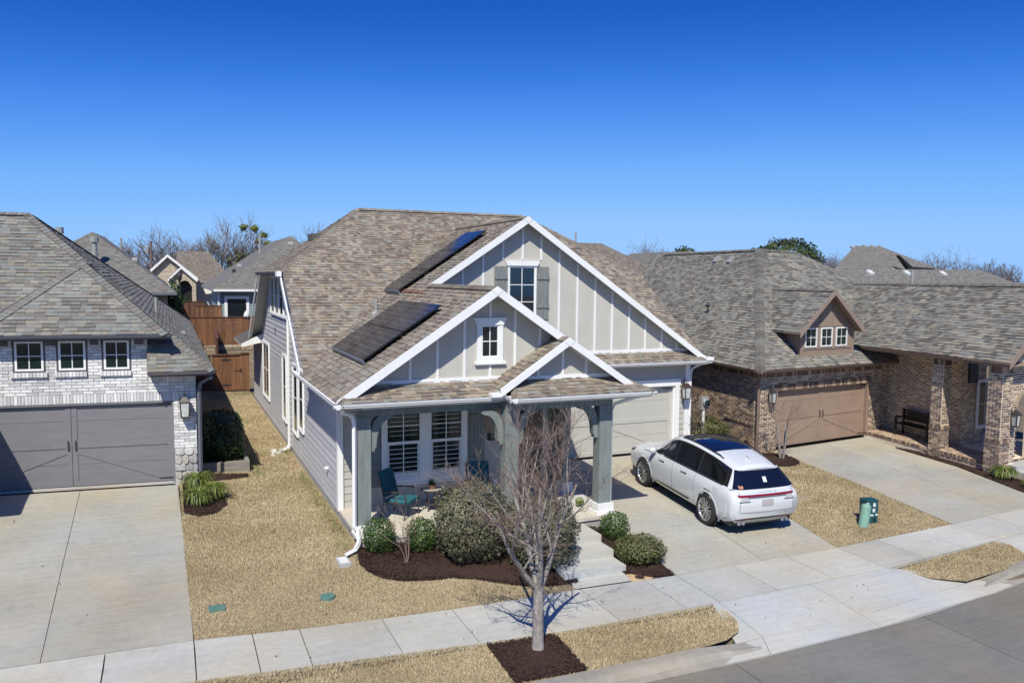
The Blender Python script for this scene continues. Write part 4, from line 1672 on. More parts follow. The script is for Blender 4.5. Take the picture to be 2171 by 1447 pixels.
# ---- garage front
gw = MB()
gw.box((9.75, 21.31, .4), (10.05, 21.45, 3.5))
gw.box((10.05, 21.31, 2.66), (15.1, 21.45, 3.5))
gw.box((15.1, 21.31, .4), (15.58, 21.45, 3.5))
gwo = gw.build('garage_wall', 'siding_front', house)
zb = .5
while zb < 3.34:
    runs = ((15.2, 15.42),) if zb < 2.75 else ((9.9, 13.0), (13.0, 15.42))
    for p, q in runs:
        b = MB()
        b.hexa([(p, 21.285, zb), (q - .002, 21.285, zb), (q - .002, 21.32, zb), (p, 21.32, zb), (p, 21.302, zb + .184), (q - .002, 21.302, zb + .184), (q - .002, 21.32, zb + .184), (p, 21.32, zb + .184)], 0, random.random())
        b.build('siding_board', 'siding_front', gwo)
    zb += .178
m = MB()
m.box((9.95, 21.25, 2.66), (15.24, 21.31, 2.84))
m.box((9.92, 21.23, 2.84), (15.28, 21.31, 2.88))
m.box((15.05, 21.25, .5), (15.20, 21.31, 2.66))
m.box((9.98, 21.25, .5), (10.13, 21.31, 2.66))
m.box((15.00, 21.31, .5), (15.05, 21.42, 2.66))
m.box((10.13, 21.31, .5), (10.18, 21.42, 2.66))
m.build('garage_casing', 'white', house)


def garage_door(parent, T, s0, s1, z0, z1, m, brace=True):
    """T(s,d,z): carriage style sectional door"""
    b = MB()
    b.box((s0, -.10, z0), (s1, -.045, z1), T)
    d = b.build('garage_door', m, parent)
    H = z1 - z0
    mid = (s0 + s1) / 2
    cuts = [z0, z0 + H * .27, z0 + H * .52, z0 + H * .79, z1]
    for (a, e) in ((s0, mid), (mid, s1)):
        for za, zb_ in zip(cuts[:-1], cuts[1:]):
            p = MB()
            p.box((a + .004, -.045, za + .004), (e - .004, -.032, zb_ - .004), T)
            p.build('door_panel', m, d)
    tr_ = []
    for (a, e) in ((s0, mid), (mid, s1)):
        w = .13
        tr_ += [((a + .006, z0 + .02), (a + w, z1)), ((e - w, z0 + .02), (e - .006, z1)), ((a + w, z0 + H * .465), (e - w, z0 + H * .465 + .13)), ((a + w, z0 + .02), (e - w, z0 + .14)), ((a + w, z1 - .10), (e - w, z1))]
    for (p, q) in tr_:
        x = MB()
        x.box((p[0], -.032, p[1]), (q[0], -.014, q[1]), T)
        x.build('door_rail', m, d)
    for (a, e, sgn) in ((s0 + .13, mid - .13, 1), (mid + .13, s1 - .13, -1)):
        p0, p1 = ((a, z0 + .14), (e, z0 + H * .465)) if sgn == 1 else ((a, z0 + H * .465), (e, z0 + .14))
        v = Vector((p1[0] - p0[0], p1[1] - p0[1])).normalized()
        n = Vector((-v.y, v.x)) * .13 * -1
        if n.y > 0:
            n = -n
        x = MB()
        q = [p0, p1, (p1[0] - (.16 if sgn == 1 else .22), p1[1] + 0), (p0[0], p0[1])]
        ringp = [(p0[0], p0[1] - (0 if sgn == 1 else 0)), (p1[0], p1[1]), (p1[0], p1[1] - .15) if sgn == 1 else (p1[0] - .30, p1[1]), (p0[0] + .30, p0[1]) if sgn == 1 else (p0[0], p0[1] - .15)]
        x.add([T(p[0], -.032, p[1]) for p in ringp] + [T(p[0], -.016, p[1]) for p in ringp], [(3, 2, 1, 0), (4, 5, 6, 7), (0, 1, 5, 4), (1, 2, 6, 5), (2, 3, 7, 6), (3, 0, 4, 7)])
        x.build('door_brace', m, d)
    for s in (mid - .085, mid + .085):
        h = MB()
        zc = z0 + H * .50
        h.tube([T(s, -.012, zc - .13), T(s, .035, zc - .09), T(s, .04, zc), T(s, .035, zc + .09), T(s, -.012, zc + .13)], .014, 6)
        h.build('pull_handle', 'iron', d)
    for s, dr in ((s0 + .03, 1), (s1 - .03, -1)):
        for zz in (z0 + .10, z1 - .08):
            h = MB()
            h.prism([T(s, -.010, zz - .02), T(s + dr * .30, -.010, zz - .014), T(s + dr * .36, -.010, zz), T(s + dr * .30, -.010, zz + .014), T(s, -.010, zz + .02)], Vector(T(0, .008, 0)) - Vector(T(0, 0, 0)))
            h.build('strap_hinge', 'iron', d)
    return d


garage_door(house, T_plane((0, 21.40, 0), (1, 0, 0), (0, -1, 0)), 10.18, 15.0, .52, 2.64, 'gdoor_beige')

# ---- gutters and downspouts
g = MB()
gutter(g, (3.02, 15.86, 3.51), (6.72, 15.86, 3.51), (0, -1, 0))
g.build('gutter', 'white', house)
g = MB()
gutter(g, (6.72, 15.40, 3.51), (10.40, 15.40, 3.51), (0, -1, 0))
g.build('gutter', 'white', house)
g = MB()
gutter(g, (6.72, 15.40, 3.51), (6.72, 15.86, 3.51), (-1, 0, 0))
g.build('gutter', 'white', house)
g = MB()
gutter(g, (9.95, 20.76, 3.51), (16.12, 20.76, 3.51), (0, -1, 0))
g.box((15.86, 20.74, 3.50), (16.14, 20.98, 3.60))
g.build('gutter', 'white', house)
g = MB()
gutter(g, (3.02, 22.04, 3.51), (3.02, 15.86, 3.51), (-1, 0, 0))
g.build('gutter', 'white', house)
g = MB()
g.box((6.40, 15.78, 3.50), (6.74, 15.98, 3.58))
g.build('diverter', 'white', house)
g = MB()
gutter(g, (3.02, 31.25, 6.2), (3.02, 24.75, 6.2), (-1, 0, 0), .13)
g.build('gutter', 'gutter_blue', house)
g = MB()
g.box((3.0, 24.55, 6.06), (3.14, 24.95, 6.21))
g.build('rake_cap', 'white', house)


def downspout(pts, parent, m, w=.075, h=.06):
    b = MB()
    P = [Vector(p) for p in pts]
    b.tube(P, [w * .62] * len(P), 4, cap=True)
    return b.build('downspout', m, parent)


downspout([(3.2, 15.93, 3.40), (3.22, 16.05, 3.30), (3.38, 16.18, 3.24), (3.47, 16.22, 3.17), (3.50, 16.24, 3.05), (3.50, 16.24, .85), (3.56, 16.20, .78), (3.56, 16.10, .62), (3.54, 16.06, .55), (3.44, 15.92, .47), (3.22, 15.80, .43)], house, 'white')
downspout([(10.2, 15.55, 3.42), (10.05, 15.75, 3.34), (9.62, 16.0, 3.16), (9.55, 16.04, 3.0), (9.55, 16.04, .3)], house, 'white')
downspout([(16.0, 20.85, 3.42), (15.85, 21.1, 3.34), (15.68, 21.25, 3.2), (15.64, 21.28, 3.0), (15.64, 21.28, .6)], house, 'white')
downspout([(3.12, 24.9, 6.08), (3.3, 25.2, 5.95), (3.52, 26.1, 5.35), (3.53, 26.15, 5.2), (3.53, 26.15, .62), (3.48, 26.1, .55), (3.30, 26.0, .50)], house, 'white', .085)

# ---- steps up to the porch
stp = thing('porch_steps', 'pale concrete steps and short path from pavement up to the porch', 'steps', (8.0, 13.4, 0))
for i, (y0, y1, z1, x0, x1) in enumerate(((13.76, 14.32, .15, 7.2, 8.62), (14.30, 14.88, .30, 7.2, 8.64), (14.86, 15.70, .45, 7.2, 8.66))):
    b = MB()
    b.box((x0, y0, -.05), (x1, y1 if i < 2 else 15.73, z1 + .02), tone=.55)
    b.build('step', 'concrete_new', stp)
b = MB()
drape(b, [[(7.22, 13.38), (8.48, 13.33), (8.56, 13.78), (7.3, 13.78)]], .008, .5, .5)
b.build('path', 'concrete_walk', stp)

# roof things that belong to the house
b = MB()
b.tube([(5.45, 22.28, 5.0), (5.45, 22.28, 5.46)], .045, 10)
b.lathe([(.17, -.06), (.12, .02), (.06, .06)], (5.45, 22.28, 5.06), 10)
b.build('vent_pipe', 'vent_grey', roof)
b = MB()
b.box((4.55, 27.6, 7.25), (5.05, 28.5, 7.52))
b.build('ridge_vent', 'underlay', roof)
for y in (31.6, 29.3):
    pass
b = MB()
b.box((3.56, 33.6, 3.95), (3.62, 33.72, 4.12))
b.build('wall_vent', 'vent_white', house)
b = MB()
b.box((3.57, 29.9, 3.95), (3.61, 30.0, 4.2))
b.build('weep_vent', 'iron', house)
b = MB()
b.lathe([(.035, 0), (.05, .03), (.05, .09), (.03, .12)], (3.49, 19.7, 1.30), 8, 'x')
b.build('hose_bib', 'brick_white', house)
# number plaque and round sign beside the front door
tagp = MB()
tagp.box((7.36, 18.385, 1.98), (7.80, 18.41, 2.16))
plaque = tagp.build('number_plaque', 'black', house)


def text_mesh(txt, size, T, name, m, parent, ext=.004):
    cu_ = bpy.data.curves.new(name, 'FONT')
    cu_.body = txt
    cu_.size = size
    cu_.align_x = 'CENTER'
    cu_.align_y = 'CENTER'
    cu_.extrude = ext
    cu_.resolution_u = 2
    o = bpy.data.objects.new(name + '_curve', cu_)
    COL.objects.link(o)
    dg = bpy.context.evaluated_depsgraph_get()
    me = bpy.data.meshes.new_from_object(o.evaluated_get(dg))
    bpy.data.objects.remove(o)
    bpy.data.curves.remove(cu_)
    me.name = name
    for v in me.vertices:
        v.co = T(v.co.x, v.co.z, v.co.y)
    me.materials.clear()
    me.materials.append(M[m])
    ob = bpy.data.objects.new(name, me)
    COL.objects.link(ob)
    ob.parent = parent
    ob.matrix_parent_inverse = world_inv(parent)
    return ob


text_mesh('1631', .15, lambda x, d, z: (7.58 + x, 18.383 - d, 2.07 + z), 'house_number', 'label', plaque)
rs = MB()
rs.lathe([(.33, -.02), (.33, .02)], (7.58, 18.39, 2.46), 28, 'y')
rs.lathe([(.29, -.03), (.29, -.02)], (7.58, 18.39, 2.46), 28, 'y')
tag(rs.build('round_sign', 'trim_brown'), 'round brown wooden sign hung above the house number on the porch', 'sign')

# ---- solar panels


def solar(name, label, x0, y0, dx, dy, group):
    """panel on the left slope; x0 lower edge, dx along x, dy across"""
    n = Vector((-SL, 0, 1)).normalized()
    up = Vector((1, 0, SL)).normalized()
    base = Vector((x0, y0, zL(x0)))
    e = thing(name, label, 'solar panel', tuple(base), group)
    L = dx * sqrt(1 + SL * SL)

    def T(a, d, b_):
        q = base + up * a + Vector((0, 1, 0)) * b_ + n * (.135 + d)
        return (q.x, q.y, q.z)
    b = MB()
    b.box((0, -.035, 0), (L, 0, dy), T)
    b.build('frame', 'car_black', e)
    b = MB()
    b.box((.018, 0.0, .018), (L - .018, .003, dy - .018), T)
    b.build('cell_sheet', 'solar', e)
    b = MB()
    for i in range(1, 6):
        b.box((L * i / 6 - .004, .003, .02), (L * i / 6 + .004, .0045, dy - .02), T)
    for i in (1,):
        b.box((.02, .003, dy * i / 2 - .004), (L - .02, .0047, dy * i / 2 + .004), T)
    b.build('cell_lines', 'metal', e)
    b = MB()
    for f in (.22, .78):
        for a in (.05, L - .09):
            b.box((a, -.135, dy * f - .02), (a + .04, -.035, dy * f + .02), T)
    b.build('mount', 'metal', e)
    return e, T, L


GP = 'solar panels on the front roof slope'
lowT = None
for i in range(2):
    for j in range(2):
        lab = ['solar panel in the lower array, bottom row', 'solar panel in the lower array, top row'][i] + [' nearest the gable edge', ' nearest the roof valley'][j]
        e, T, L = solar('solar_panel', lab, 4.04 + .915 * i, 17.44 + 1.80 * j, .905, 1.785, GP)
        if i == 0:
            b = MB()
            b.box((-.05, -.12, .0), (-.005, .0, 1.785), T)
            b.build('edge_skirt', 'gutter_blue', e)
for i in range(3):
    lab = ['lowest', 'middle', 'topmost'][i] + ' solar panel of the three running up beside the large gable'
    e, T, L = solar('solar_panel', lab, 6.24 + .91 * i, 22.50, .90, 1.80, GP)
    if i == 0:
        b = MB()
        b.box((-.05, -.12, .0), (-.005, .0, 1.80), T)
        b.build('edge_skirt', 'gutter_blue', e)
cd = MB()
pth = [(6.25, 22.5), (6.27, 20.55), (5.95, 20.6)]
cd.tube([(x, y, zL(x) + .06) for x, y in pth], .014, 6)
cd.tube([(x + .07, y - .03, zL(x + .07) + .06) for x, y in pth], .014, 6)
tag(cd.build('conduit', 'copper'), 'copper coloured conduit run on shingles between the two solar arrays', 'conduit')


# ---- wall lanterns
def lantern(label, T, s, z, sc=1.0, m='bronze'):
    """T(s,d,z) on the wall; a scroll bracket, roof, glazed cage"""
    base = T(s, 0, z)
    e = thing('wall_lantern', label, 'wall lantern', base, 'wall lanterns beside garage doors')

    def P(a, d, h):
        return T(s + a * sc, d * sc, z + h * sc)
    b = MB()
    b.box((-.05, 0, -.12), (.05, .02, .16), lambda a, d, h: P(a, d, h))
    b.build('back_plate', m, e)
    b = MB()
    b.tube([P(0, .02, .12), P(0, .03, .24), P(0, .08, .31), P(0, .15, .29), P(0, .17, .22)], .011 * sc, 6)
    b.tube([P(0, .15, .29), P(0, .12, .26), P(0, .14, .235)], .009 * sc, 5)
    b.build('scroll_arm', m, e)
    b = MB()
    c = .16
    b.add([P(-.11, c - .11, .10), P(.11, c - .11, .10), P(.11, c + .11, .10), P(-.11, c + .11, .10), P(-.035, c - .035, .20), P(.035, c - .035, .20), P(.035, c + .035, .20), P(-.035, c + .035, .20)],
          [(3, 2, 1, 0), (4, 5, 6, 7), (0, 1, 5, 4), (1, 2, 6, 5), (2, 3, 7, 6), (3, 0, 4, 7)])
    b.box((-.11, c - .11, .085), (.11, c + .11, .10), lambda a, d, h: P(a, d, h))
    b.build('lantern_roof', m, e)
    b = MB()
    for a in (-1, 1):
        for d in (-1, 1):
            b.add([P(a * .095 - .01, c + d * .095 - .01, .09), P(a * .095 + .01, c + d * .095 - .01, .09), P(a * .095 + .01, c + d * .095 + .01, .09), P(a * .095 - .01, c + d * .095 + .01, .09),
                   P(a * .075 - .01, c + d * .075 - .01, -.22), P(a * .075 + .01, c + d * .075 - .01, -.22), P(a * .075 + .01, c + d * .075 + .01, -.22), P(a * .075 - .01, c + d * .075 + .01, -.22)],
                  [(0, 1, 2, 3), (7, 6, 5, 4), (4, 5, 1, 0), (5, 6, 2, 1), (6, 7, 3, 2), (7, 4, 0, 3)])
    b.box((-.085, c - .085, -.245), (.085, c + .085, -.22), lambda a, d, h: P(a, d, h))
    b.build('cage', m, e)
    b = MB()
    b.add([P(-.088, c - .088, .085), P(.088, c - .088, .085), P(.088, c + .088, .085), P(-.088, c + .088, .085), P(-.07, c - .07, -.22), P(.07, c - .07, -.22), P(.07, c + .07, -.22), P(-.07, c + .07, -.22)],
          [(4, 5, 1, 0), (5, 6, 2, 1), (6, 7, 3, 2), (7, 4, 0, 3)])
    b.build('lantern_glass', 'lantern_glass', e)
    return e


lantern('dark bronze scrolled lantern right of the beige garage door', T_plane((0, 21.26, 0), (1, 0, 0), (0, -1, 0)), 15.34, 2.52, 1.15)
# ================================================================== LEFT HOUSE (pale brick)
aL = radians(-6.0)
OL = Vector((.08, 22.74, 0))
uL = Vector((cos(aL), sin(aL), 0))


def TLf(u, v, z):
    q = OL + uL * u + Vector((0, 1, 0)) * v
    return (q.x, q.y, z)


FL = lambda s, d, z: TLf(s, -d, z)                 # front wall, d towards the street
hl = thing('house', 'white brick house with grey garage door and weathered grey shingle roof', 'house', TLf(-2, 0, .5))
wb = MB()
wb.box((-5.2, 0.012, .45), (-4.9, .25, 4.45), TLf)
wb.box((-4.9, 0.012, 2.74), (-.6, .25, 4.45), TLf)
wb.box((-.6, 0.012, 2.74), (.56, .25, 3.5), TLf)
wb.box((0.0, 0.012, .45), (.56, .25, 2.74), TLf)
wb.box((.40, .25, .45), (.56, 24.0, 3.5), TLf)
wb.box((-.75, .25, 3.4), (-.6, 6.0, 4.45), TLf)
bw = wb.build('brick_wall', 'mortar_grey', hl)
WIN = [(-3.66, -3.02), (-2.68, -2.06), (-1.64, -1.04)]
holes = [(-4.9, 0.0, .4, 2.745)] + [(a - .05, b + .05, 3.54, 4.45) for a, b in WIN]
br = bricks(FL, -5.2, .56, 1.47, 3.005, holes)
br = [b for b in br]
br += bricks(FL, -5.2, -.6, 3.225, 4.45, holes) if False else []
# soldier course over the door, running bond above it, soldier course under the eaves
br = bricks(FL, -5.2, -4.9, .55, 2.745, ()) + bricks(FL, 0.0, .56, 1.47, 2.745, ())
br += soldiers(FL, -5.2, .14, 2.755, 2.985) + bricks(FL, .15, .56, 2.745, 2.985)
br += bricks(FL, -5.2, -.6, 2.995, 4.22, holes) + bricks(FL, -.6, .56, 2.995, 3.24, holes)
for a, b_ in ((-5.2, -3.72), (-2.96, -2.74), (-2.0, -1.70), (-.98, -.6)):
    br += soldiers(FL, a, b_, 4.225, 4.45)
br += soldiers(FL, -.58, .56, 3.245, 3.49)
for a, b_ in WIN:
    br += [brick(FL, a - .10 + i * .083, a - .10 + i * .083 + .073, 3.46, 3.575, .075) for i in range(int((b_ - a + .2) / .083))]
SIDE = lambda s, d, z: TLf(.56 + d, s, z)
br += bricks(SIDE, .02, 12.0, .5, 3.45, ())
field(bw, 'brick', br, 'brick_white', 300)
# fieldstone base of the right pier
stn = MB()
sp = []
random.seed(21)
zz = .42
row = [(.40, .62), (.62, .83), (.83, 1.02), (1.02, 1.26), (1.26, 1.455)]
for i, (za, zb_) in enumerate(row):
    x = .01
    while x < .56:
        w_ = random.uniform(.12, .30)
        xb = min(x + w_, .57)
        if .57 - xb < .08:
            xb = .57
        k = 7
        cx, cz = (x + xb) / 2, (za + zb_) / 2
        ring = []
        for j in range(k):
            a = 2 * pi * j / k + random.uniform(-.2, .2)
            rr = random.uniform(.88, 1.1)
            px = cx + (xb - x) * .53 * rr * max(-1, min(1, 1.25 * cos(a)))
            pz = cz + (zb_ - za) * .50 * rr * max(-1, min(1, 1.25 * sin(a)))
            ring.append((px, pz))
        dpt = random.uniform(.02, .05)
        vs = [FL(p[0], -.03, p[1]) for p in ring] + [FL(cx + (p[0] - cx) * .84, dpt, cz + (p[1] - cz) * .84) for p in ring]
        sp.append((vs, [tuple(range(k, 2 * k))] + [(j, (j + 1) % k, k + (j + 1) % k, k + j) for j in range(k)], random.random() * .99))
        x = xb + .012
for (za, zb_) in row:
    y = .03
    while y < 1.2:
        w_ = random.uniform(.18, .3)
        vs = [SIDE(y, -.02, za + .01), SIDE(y + w_ - .015, -.02, za + .01), SIDE(y + w_ - .015, -.02, zb_ - .01), SIDE(y, -.02, zb_ - .01), SIDE(y + .02, .03, za + .025), SIDE(y + w_ - .035, .03, za + .025), SIDE(y + w_ - .035, .03, zb_ - .025), SIDE(y + .02, .03, zb_ - .025)]
        sp.append((vs, [(4, 5, 6, 7), (0, 1, 5, 4), (1, 2, 6, 5), (2, 3, 7, 6), (3, 0, 4, 7)], random.random() * .99))
        y += w_
field(bw, 'fieldstone', sp, 'stone', 300)

for a, b_ in WIN:
    window(hl, FL, a, b_, 3.62, 4.37, 2, 2, .0, .05, mats=('white', 'glass_green', 'white'), depth=.02)
    m = MB()
    m.box((a - .06, -.05, 3.56), (a, .0, 4.45), FL)
    m.box((b_, -.05, 3.56), (b_ + .05, .0, 4.45), FL)
    m.box((a, -.05, 3.575), (b_, -.0, 3.62), FL)
    m.box((a, -.05, 4.37), (b_, -.0, 4.45), FL)
    m.build('window_surround', 'window_dark', hl)
for s in (-3.90, -2.85, -1.85, -.80):
    m = MB()
    m.box((s - .10, .0, 4.30), (s + .10, .16, 4.42), FL)
    m.box((s - .10, .0, 4.26), (s + .10, .06, 4.30), FL)
    m.build('corbel', 'window_dark', hl)
garage_door(hl, lambda s, d, z: FL(s, d - .06, z), -4.88, -.02, .56, 2.74, 'gdoor_grey')
m = MB()
m.box((-4.9, .01, .5), (0.0, .16, .555), TLf)
m.build('threshold', 'concrete_new', hl)
m = MB()
m.box((-.045, .0, .56), (0.0, .12, 2.74), TLf)
m.box((-4.9, .0, 2.70), (-.045, .12, 2.74), TLf)
m.build('door_jamb', 'gdoor_grey', hl)

# roof planes
zS = lambda x: 3.57 + .885 * (1.08 - x)
ap1 = Vector((-2.13, 24.8, zS(-2.13)))
ap2 = Vector((-3.75, 27.75, zS(-3.75)))
g0 = Vector(TLf(-.10, -.48, 0))
g0.z = zS(g0.x)
g1 = Vector(TLf(-4.55, -.48, g0.z))
c0 = Vector(TLf(1.0, -.48, 0))
c0.z = zS(c0.x)
c1 = Vector((c0.x - .45, c0.y + .36, 0))
c1.z = zS(c1.x)
ap1b = Vector((-2.13, 26.13, zS(-2.13)))
tt_ = c0.x - g0.x
hh_ = Vector((g0.x, c0.y + tt_, g0.z))
tp_ = Vector((c0.x - 1.60, c0.y + 1.60, c0.z + .885 * 1.60))
w0 = Vector(TLf(-.62, .12, 0))
w0.z = zS(w0.x)
bk = Vector((1.08, 47.0, zS(1.08)))


def planez(p, q, r):
    n = (q - p).cross(r - p)
    return lambda x, y: p.z - (n.x * (x - p.x) + n.y * (y - p.y)) / n.z


mz = planez(ap1b, ap2, ap2 + Vector((-4, 0, 0)))
RL = {'side': [[tuple(c0), tuple(bk), tuple(ap2), tuple(ap1b)], [tuple(c0), tuple(ap1b), tuple(hh_)], [tuple(hh_), tuple(ap1b), tuple(ap1)], [tuple(hh_), tuple(ap1), tuple(g0)]],
      'wing_front': [[tuple(g0), tuple(ap1), tuple(g1)]],
      'main_front': [[tuple(ap1b), tuple(ap2), (-9.5, 27.75, mz(-9.5, 27.75)), (-9.5, 23.2, mz(-9.5, 23.2)), (-2.6, 23.2, mz(-2.6, 23.2))]]}
sk = [(tp_.x, c0.y, c0.z), tuple(c0), tuple(tp_)]
RL['skirt'] = [sk]
rb = MB()
for parts in RL.values():
    for p in parts:
        sheet(rb, p, .07)
sheet(rb, [tuple(ap2), tuple(bk), (-9.5, 47.5, 3.6), (-9.5, 27.75, mz(-9.5, 27.75))], .07)
sheet(rb, [tuple(ap1), tuple(g1), (-6.0, 24.4, g1.z - .8)], .07)
lr = rb.build('roof', ['underlay', 'window_dark'], hl)
pcs = []
for parts in RL.values():
    pcs += shingles(parts, .142, 0, .13, .30)
cp = caps(tuple(g0), tuple(ap1), .36) + caps(tuple(ap1), tuple(ap1b), .36) + caps(tuple(ap1b), tuple(ap2), .36) + caps(tuple(g1), tuple(ap1), .36) + caps(tuple(c0), tuple(tp_), .28) + caps(tuple(ap2), (-9.5, 27.75, mz(-9.5, 27.75)), .3) + caps(tuple(bk), tuple(ap2), .3)
field(lr, 'shingle', pcs, 'shingle_grey', 300)
field(lr, 'ridge_cap', cp, 'shingle_grey', 300)
b = MB()
q = Vector((-1.35, 25.4, zS(-1.35)))
b.prism([(q.x - .2, q.y, zS(q.x - .2) + .02), (q.x + .22, q.y, zS(q.x + .22) + .02), (q.x + .22, q.y + .6, zS(q.x + .22) + .02), (q.x - .2, q.y + .6, zS(q.x - .2) + .02)], (-.06, 0, .09))
b.build('roof_vent', 'shingle_grey', lr)
b = MB()
x_, y_ = -.35, 28.4
b.tube([(x_, y_, zS(x_) - .1), (x_, y_, zS(x_) + .5)], .05, 8)
b.build('vent_pipe', 'vent_grey', lr)
b = MB()
x_, y_ = .45, 28.3
b.lathe([(.12, 0), (.10, .08), (.03, .10)], (x_, y_, zS(x_)), 8)
b.build('vent_cap', 'vent_grey', lr)
b = MB()
x_, y_ = -3.55, 33.2
b.tube([(x_, y_, zS(x_) - .6), (x_, y_, zS(x_) - .15)], .10, 10)
b.tube([(x_, y_, zS(x_) - .15), (x_, y_, zS(x_) + .08)], .14, 10)
b.build('flue_pipe', 'vent_grey', lr)
# upper gutter, lower gutter, side gutter
zg = g0.z + .01
g = MB()
gutter(g, TLf(-4.9, -.50, zg), TLf(-.02, -.50, zg), -Vector((uL.y * -1, uL.x, 0)), .12)
g.build('gutter', 'gutter_blue', hl)
g = MB()
gutter(g, TLf(-.60, -.50, c0.z + .01), TLf(1.02, -.50, c0.z + .01), -Vector((-uL.y, uL.x, 0)), .12)
g.build('gutter', 'gutter_blue', hl)
g = MB()
gutter(g, (1.10, 47, 3.575), (1.10, 22.2, 3.575), (1, 0, 0), .12)
g.build('gutter', 'gutter_blue', hl)
sf = MB()
sf.box((-4.9, -.42, zg - .13), (-.10, .02, zg - .09), TLf)
sf.box((-.58, -.42, c0.z - .13), (.95, .02, c0.z - .09), TLf)
sf.box((.56, .02, 3.40), (.98, 24, 3.44), TLf)
sf.build('soffit', 'window_dark', hl)
downspout([TLf(.95, -.40, 3.40), TLf(.85, -.25, 3.33), TLf(.68, -.12, 3.2), TLf(.64, -.10, 3.05), TLf(.64, -.10, .55)], hl, 'gutter_blue', .085)
lantern('black hooded lantern on white brick right of the grey garage door', FL, .27, 2.62, 1.25, 'iron')
# projecting wing of the same house, mostly outside the frame, that throws the shadow on the drive
wg = MB()
wg.box((-9.0, 19.4, .3), (-5.0, 23.6, 3.6))
wg.build('side_wing', 'mortar_grey', hl)
wr = MB()
sheet(wr, [(-9.4, 18.95, 3.5), (-4.55, 18.95, 3.5), (-7.0, 21.4, 5.4)], .09)
sheet(wr, [(-4.55, 18.95, 3.5), (-4.55, 24.0, 3.5), (-7.0, 24.0, 5.4), (-7.0, 21.4, 5.4)], .09)
sheet(wr, [(-9.4, 18.95, 3.5), (-7.0, 21.4, 5.4), (-7.0, 24.0, 5.4), (-9.4, 24.0, 3.5)], .09)
wr.build('wing_roof', ['shingle_grey', 'window_dark'], hl)

# ================================================================== RIGHT HOUSE (brown brick)
aR = radians(6.84)
OR = Vector((24.37, 22.17, 0))
uR = Vector((cos(aR), sin(aR), 0))
vR = Vector((.101, .995, 0))


def TR(u, v, z):
    q = OR + uR * u + vR * v
    return (q.x, q.y, z)


FR = lambda s, d, z: TR(s, -d, z)
_br = bricks


def bricks(*a_, **k_):
    k_.setdefault('mort', .029)
    k_.setdefault('depth', .004)
    k_.setdefault('blen', .24)
    return _br(*a_, **k_)


hr = thing('house', 'brown brick house with taupe garage door, small dormer and side porch', 'house', TR(-2, 0, .15))
wb = MB()
wb.box((-5.74, .012, .05), (-4.9, .3, 2.95), TR)
wb.box((-4.9, .012, 2.22), (.25, .3, 2.95), TR)
wb.box((.25, .012, .05), (1.0, .3, 2.95), TR)
wb.box((-5.73, .3, .05), (-5.5, 16, 2.95), TR)
wb.box((.8, .3, .05), (.98, 1.5, 3.6), TR)
wb.box((.98, .04, .1), (1.46, .3, 3.6), TR)
wb.box((1.45, -3.4, .2), (1.65, 1.5, 3.6), TR)      # porch back wall
wb.box((1.65, -3.4, .2), (2.9, -3.2, 3.6), TR)
rw = wb.build('brick_wall', 'mortar_cream', hr)
PF = .36           # porch floor
br = bricks(FR, -5.74, -4.9, .10, 2.22) + bricks(FR, .25, 1.0, .10, 2.22)
br += soldiers(FR, -5.0, .35, 2.225, 2.445) + bricks(FR, -5.74, -5.0, 2.22, 2.445) + bricks(FR, .35, 1.0, 2.22, 2.445)
br += bricks(FR, -5.74, 1.0, 2.45, 2.70) + soldiers(FR, -5.74, 1.0, 2.705, 2.93)
SR = lambda s, d, z: TR(-5.74 - d, s, z)
br += bricks(SR, .0, 5.2, .10, 2.70) + soldiers(SR, 0, 5.2, 2.705, 2.93)
br += [brick(SR, s, s + .072, 1.02, 1.10, .05) for s in np.arange(.35, 2.0, .082)]
PW = lambda s, d, z: TR(1.45 - d, s, z)
br += bricks(PW, -3.4, 0.02, PF, 3.55)
PW2 = lambda s, d, z: TR(s, -3.4 - d, z)
br += bricks(PW2, 1.45, 2.9, PF, 3.4)
GS = lambda s, d, z: TR(1.0 + d, s, z)
br += bricks(GS, 0.0, 1.4, .10, 3.3)
FILL = lambda s, d, z: TR(s, .03 - d, z)
br += bricks(FILL, 1.0, 1.45, PF, 3.55)
m = MB()
m.box((1.75, -3.46, 2.55), (2.3, -3.39, 3.4), TR)
m.build('dark_vent', 'black', hr)
# porch floor with brick rowlock edge and skirt
pf = MB()
pf.box((0.06, -5.6, .0), (4.5, 0.0, PF - .02), TR)
pfl = pf.build('porch_base', 'mortar_cream', hr)
pt = []
v_ = -5.6
rw_i = 0
while v_ < -.02:
    u_ = .06 + (.0 if rw_i % 2 == 0 else -.1)
    while u_ < 1.44:
        a, e = max(u_, .06), min(u_ + .20, 1.44)
        if e - a > .04:
            vs = [TR(a, v_ + .004, PF - .03), TR(e - .008, v_ + .004, PF - .03), TR(e - .008, v_ + .094, PF - .03), TR(a, v_ + .094, PF - .03)]
            dz = random.uniform(-.003, .003)
            vs += [(p[0], p[1], PF + dz) for p in vs]
            pt.append((vs, [(4, 5, 6, 7), (0, 1, 5, 4), (1, 2, 6, 5), (2, 3, 7, 6), (3, 0, 4, 7)], random.choice((.3, .55, .8, .82, .55, .3))))
        u_ += .208
    v_ += .102
    rw_i += 1
ES = lambda s, d, z: TR(.06 - d, s, z)
edge = [brick(ES, s, s + .07, PF - .10, PF + .004, .02) for s in np.arange(-5.58, -.05, .08)]
edge += bricks(ES, -5.58, -2.6, .06, PF - .105)
EF = lambda s, d, z: TR(s, -5.6 - d, z)
edge += [brick(EF, s, s + .07, PF - .10, PF + .004, .02) for s in np.arange(.5, 4.4, .08)] + bricks(EF, .5, 4.4, .06, PF - .105)


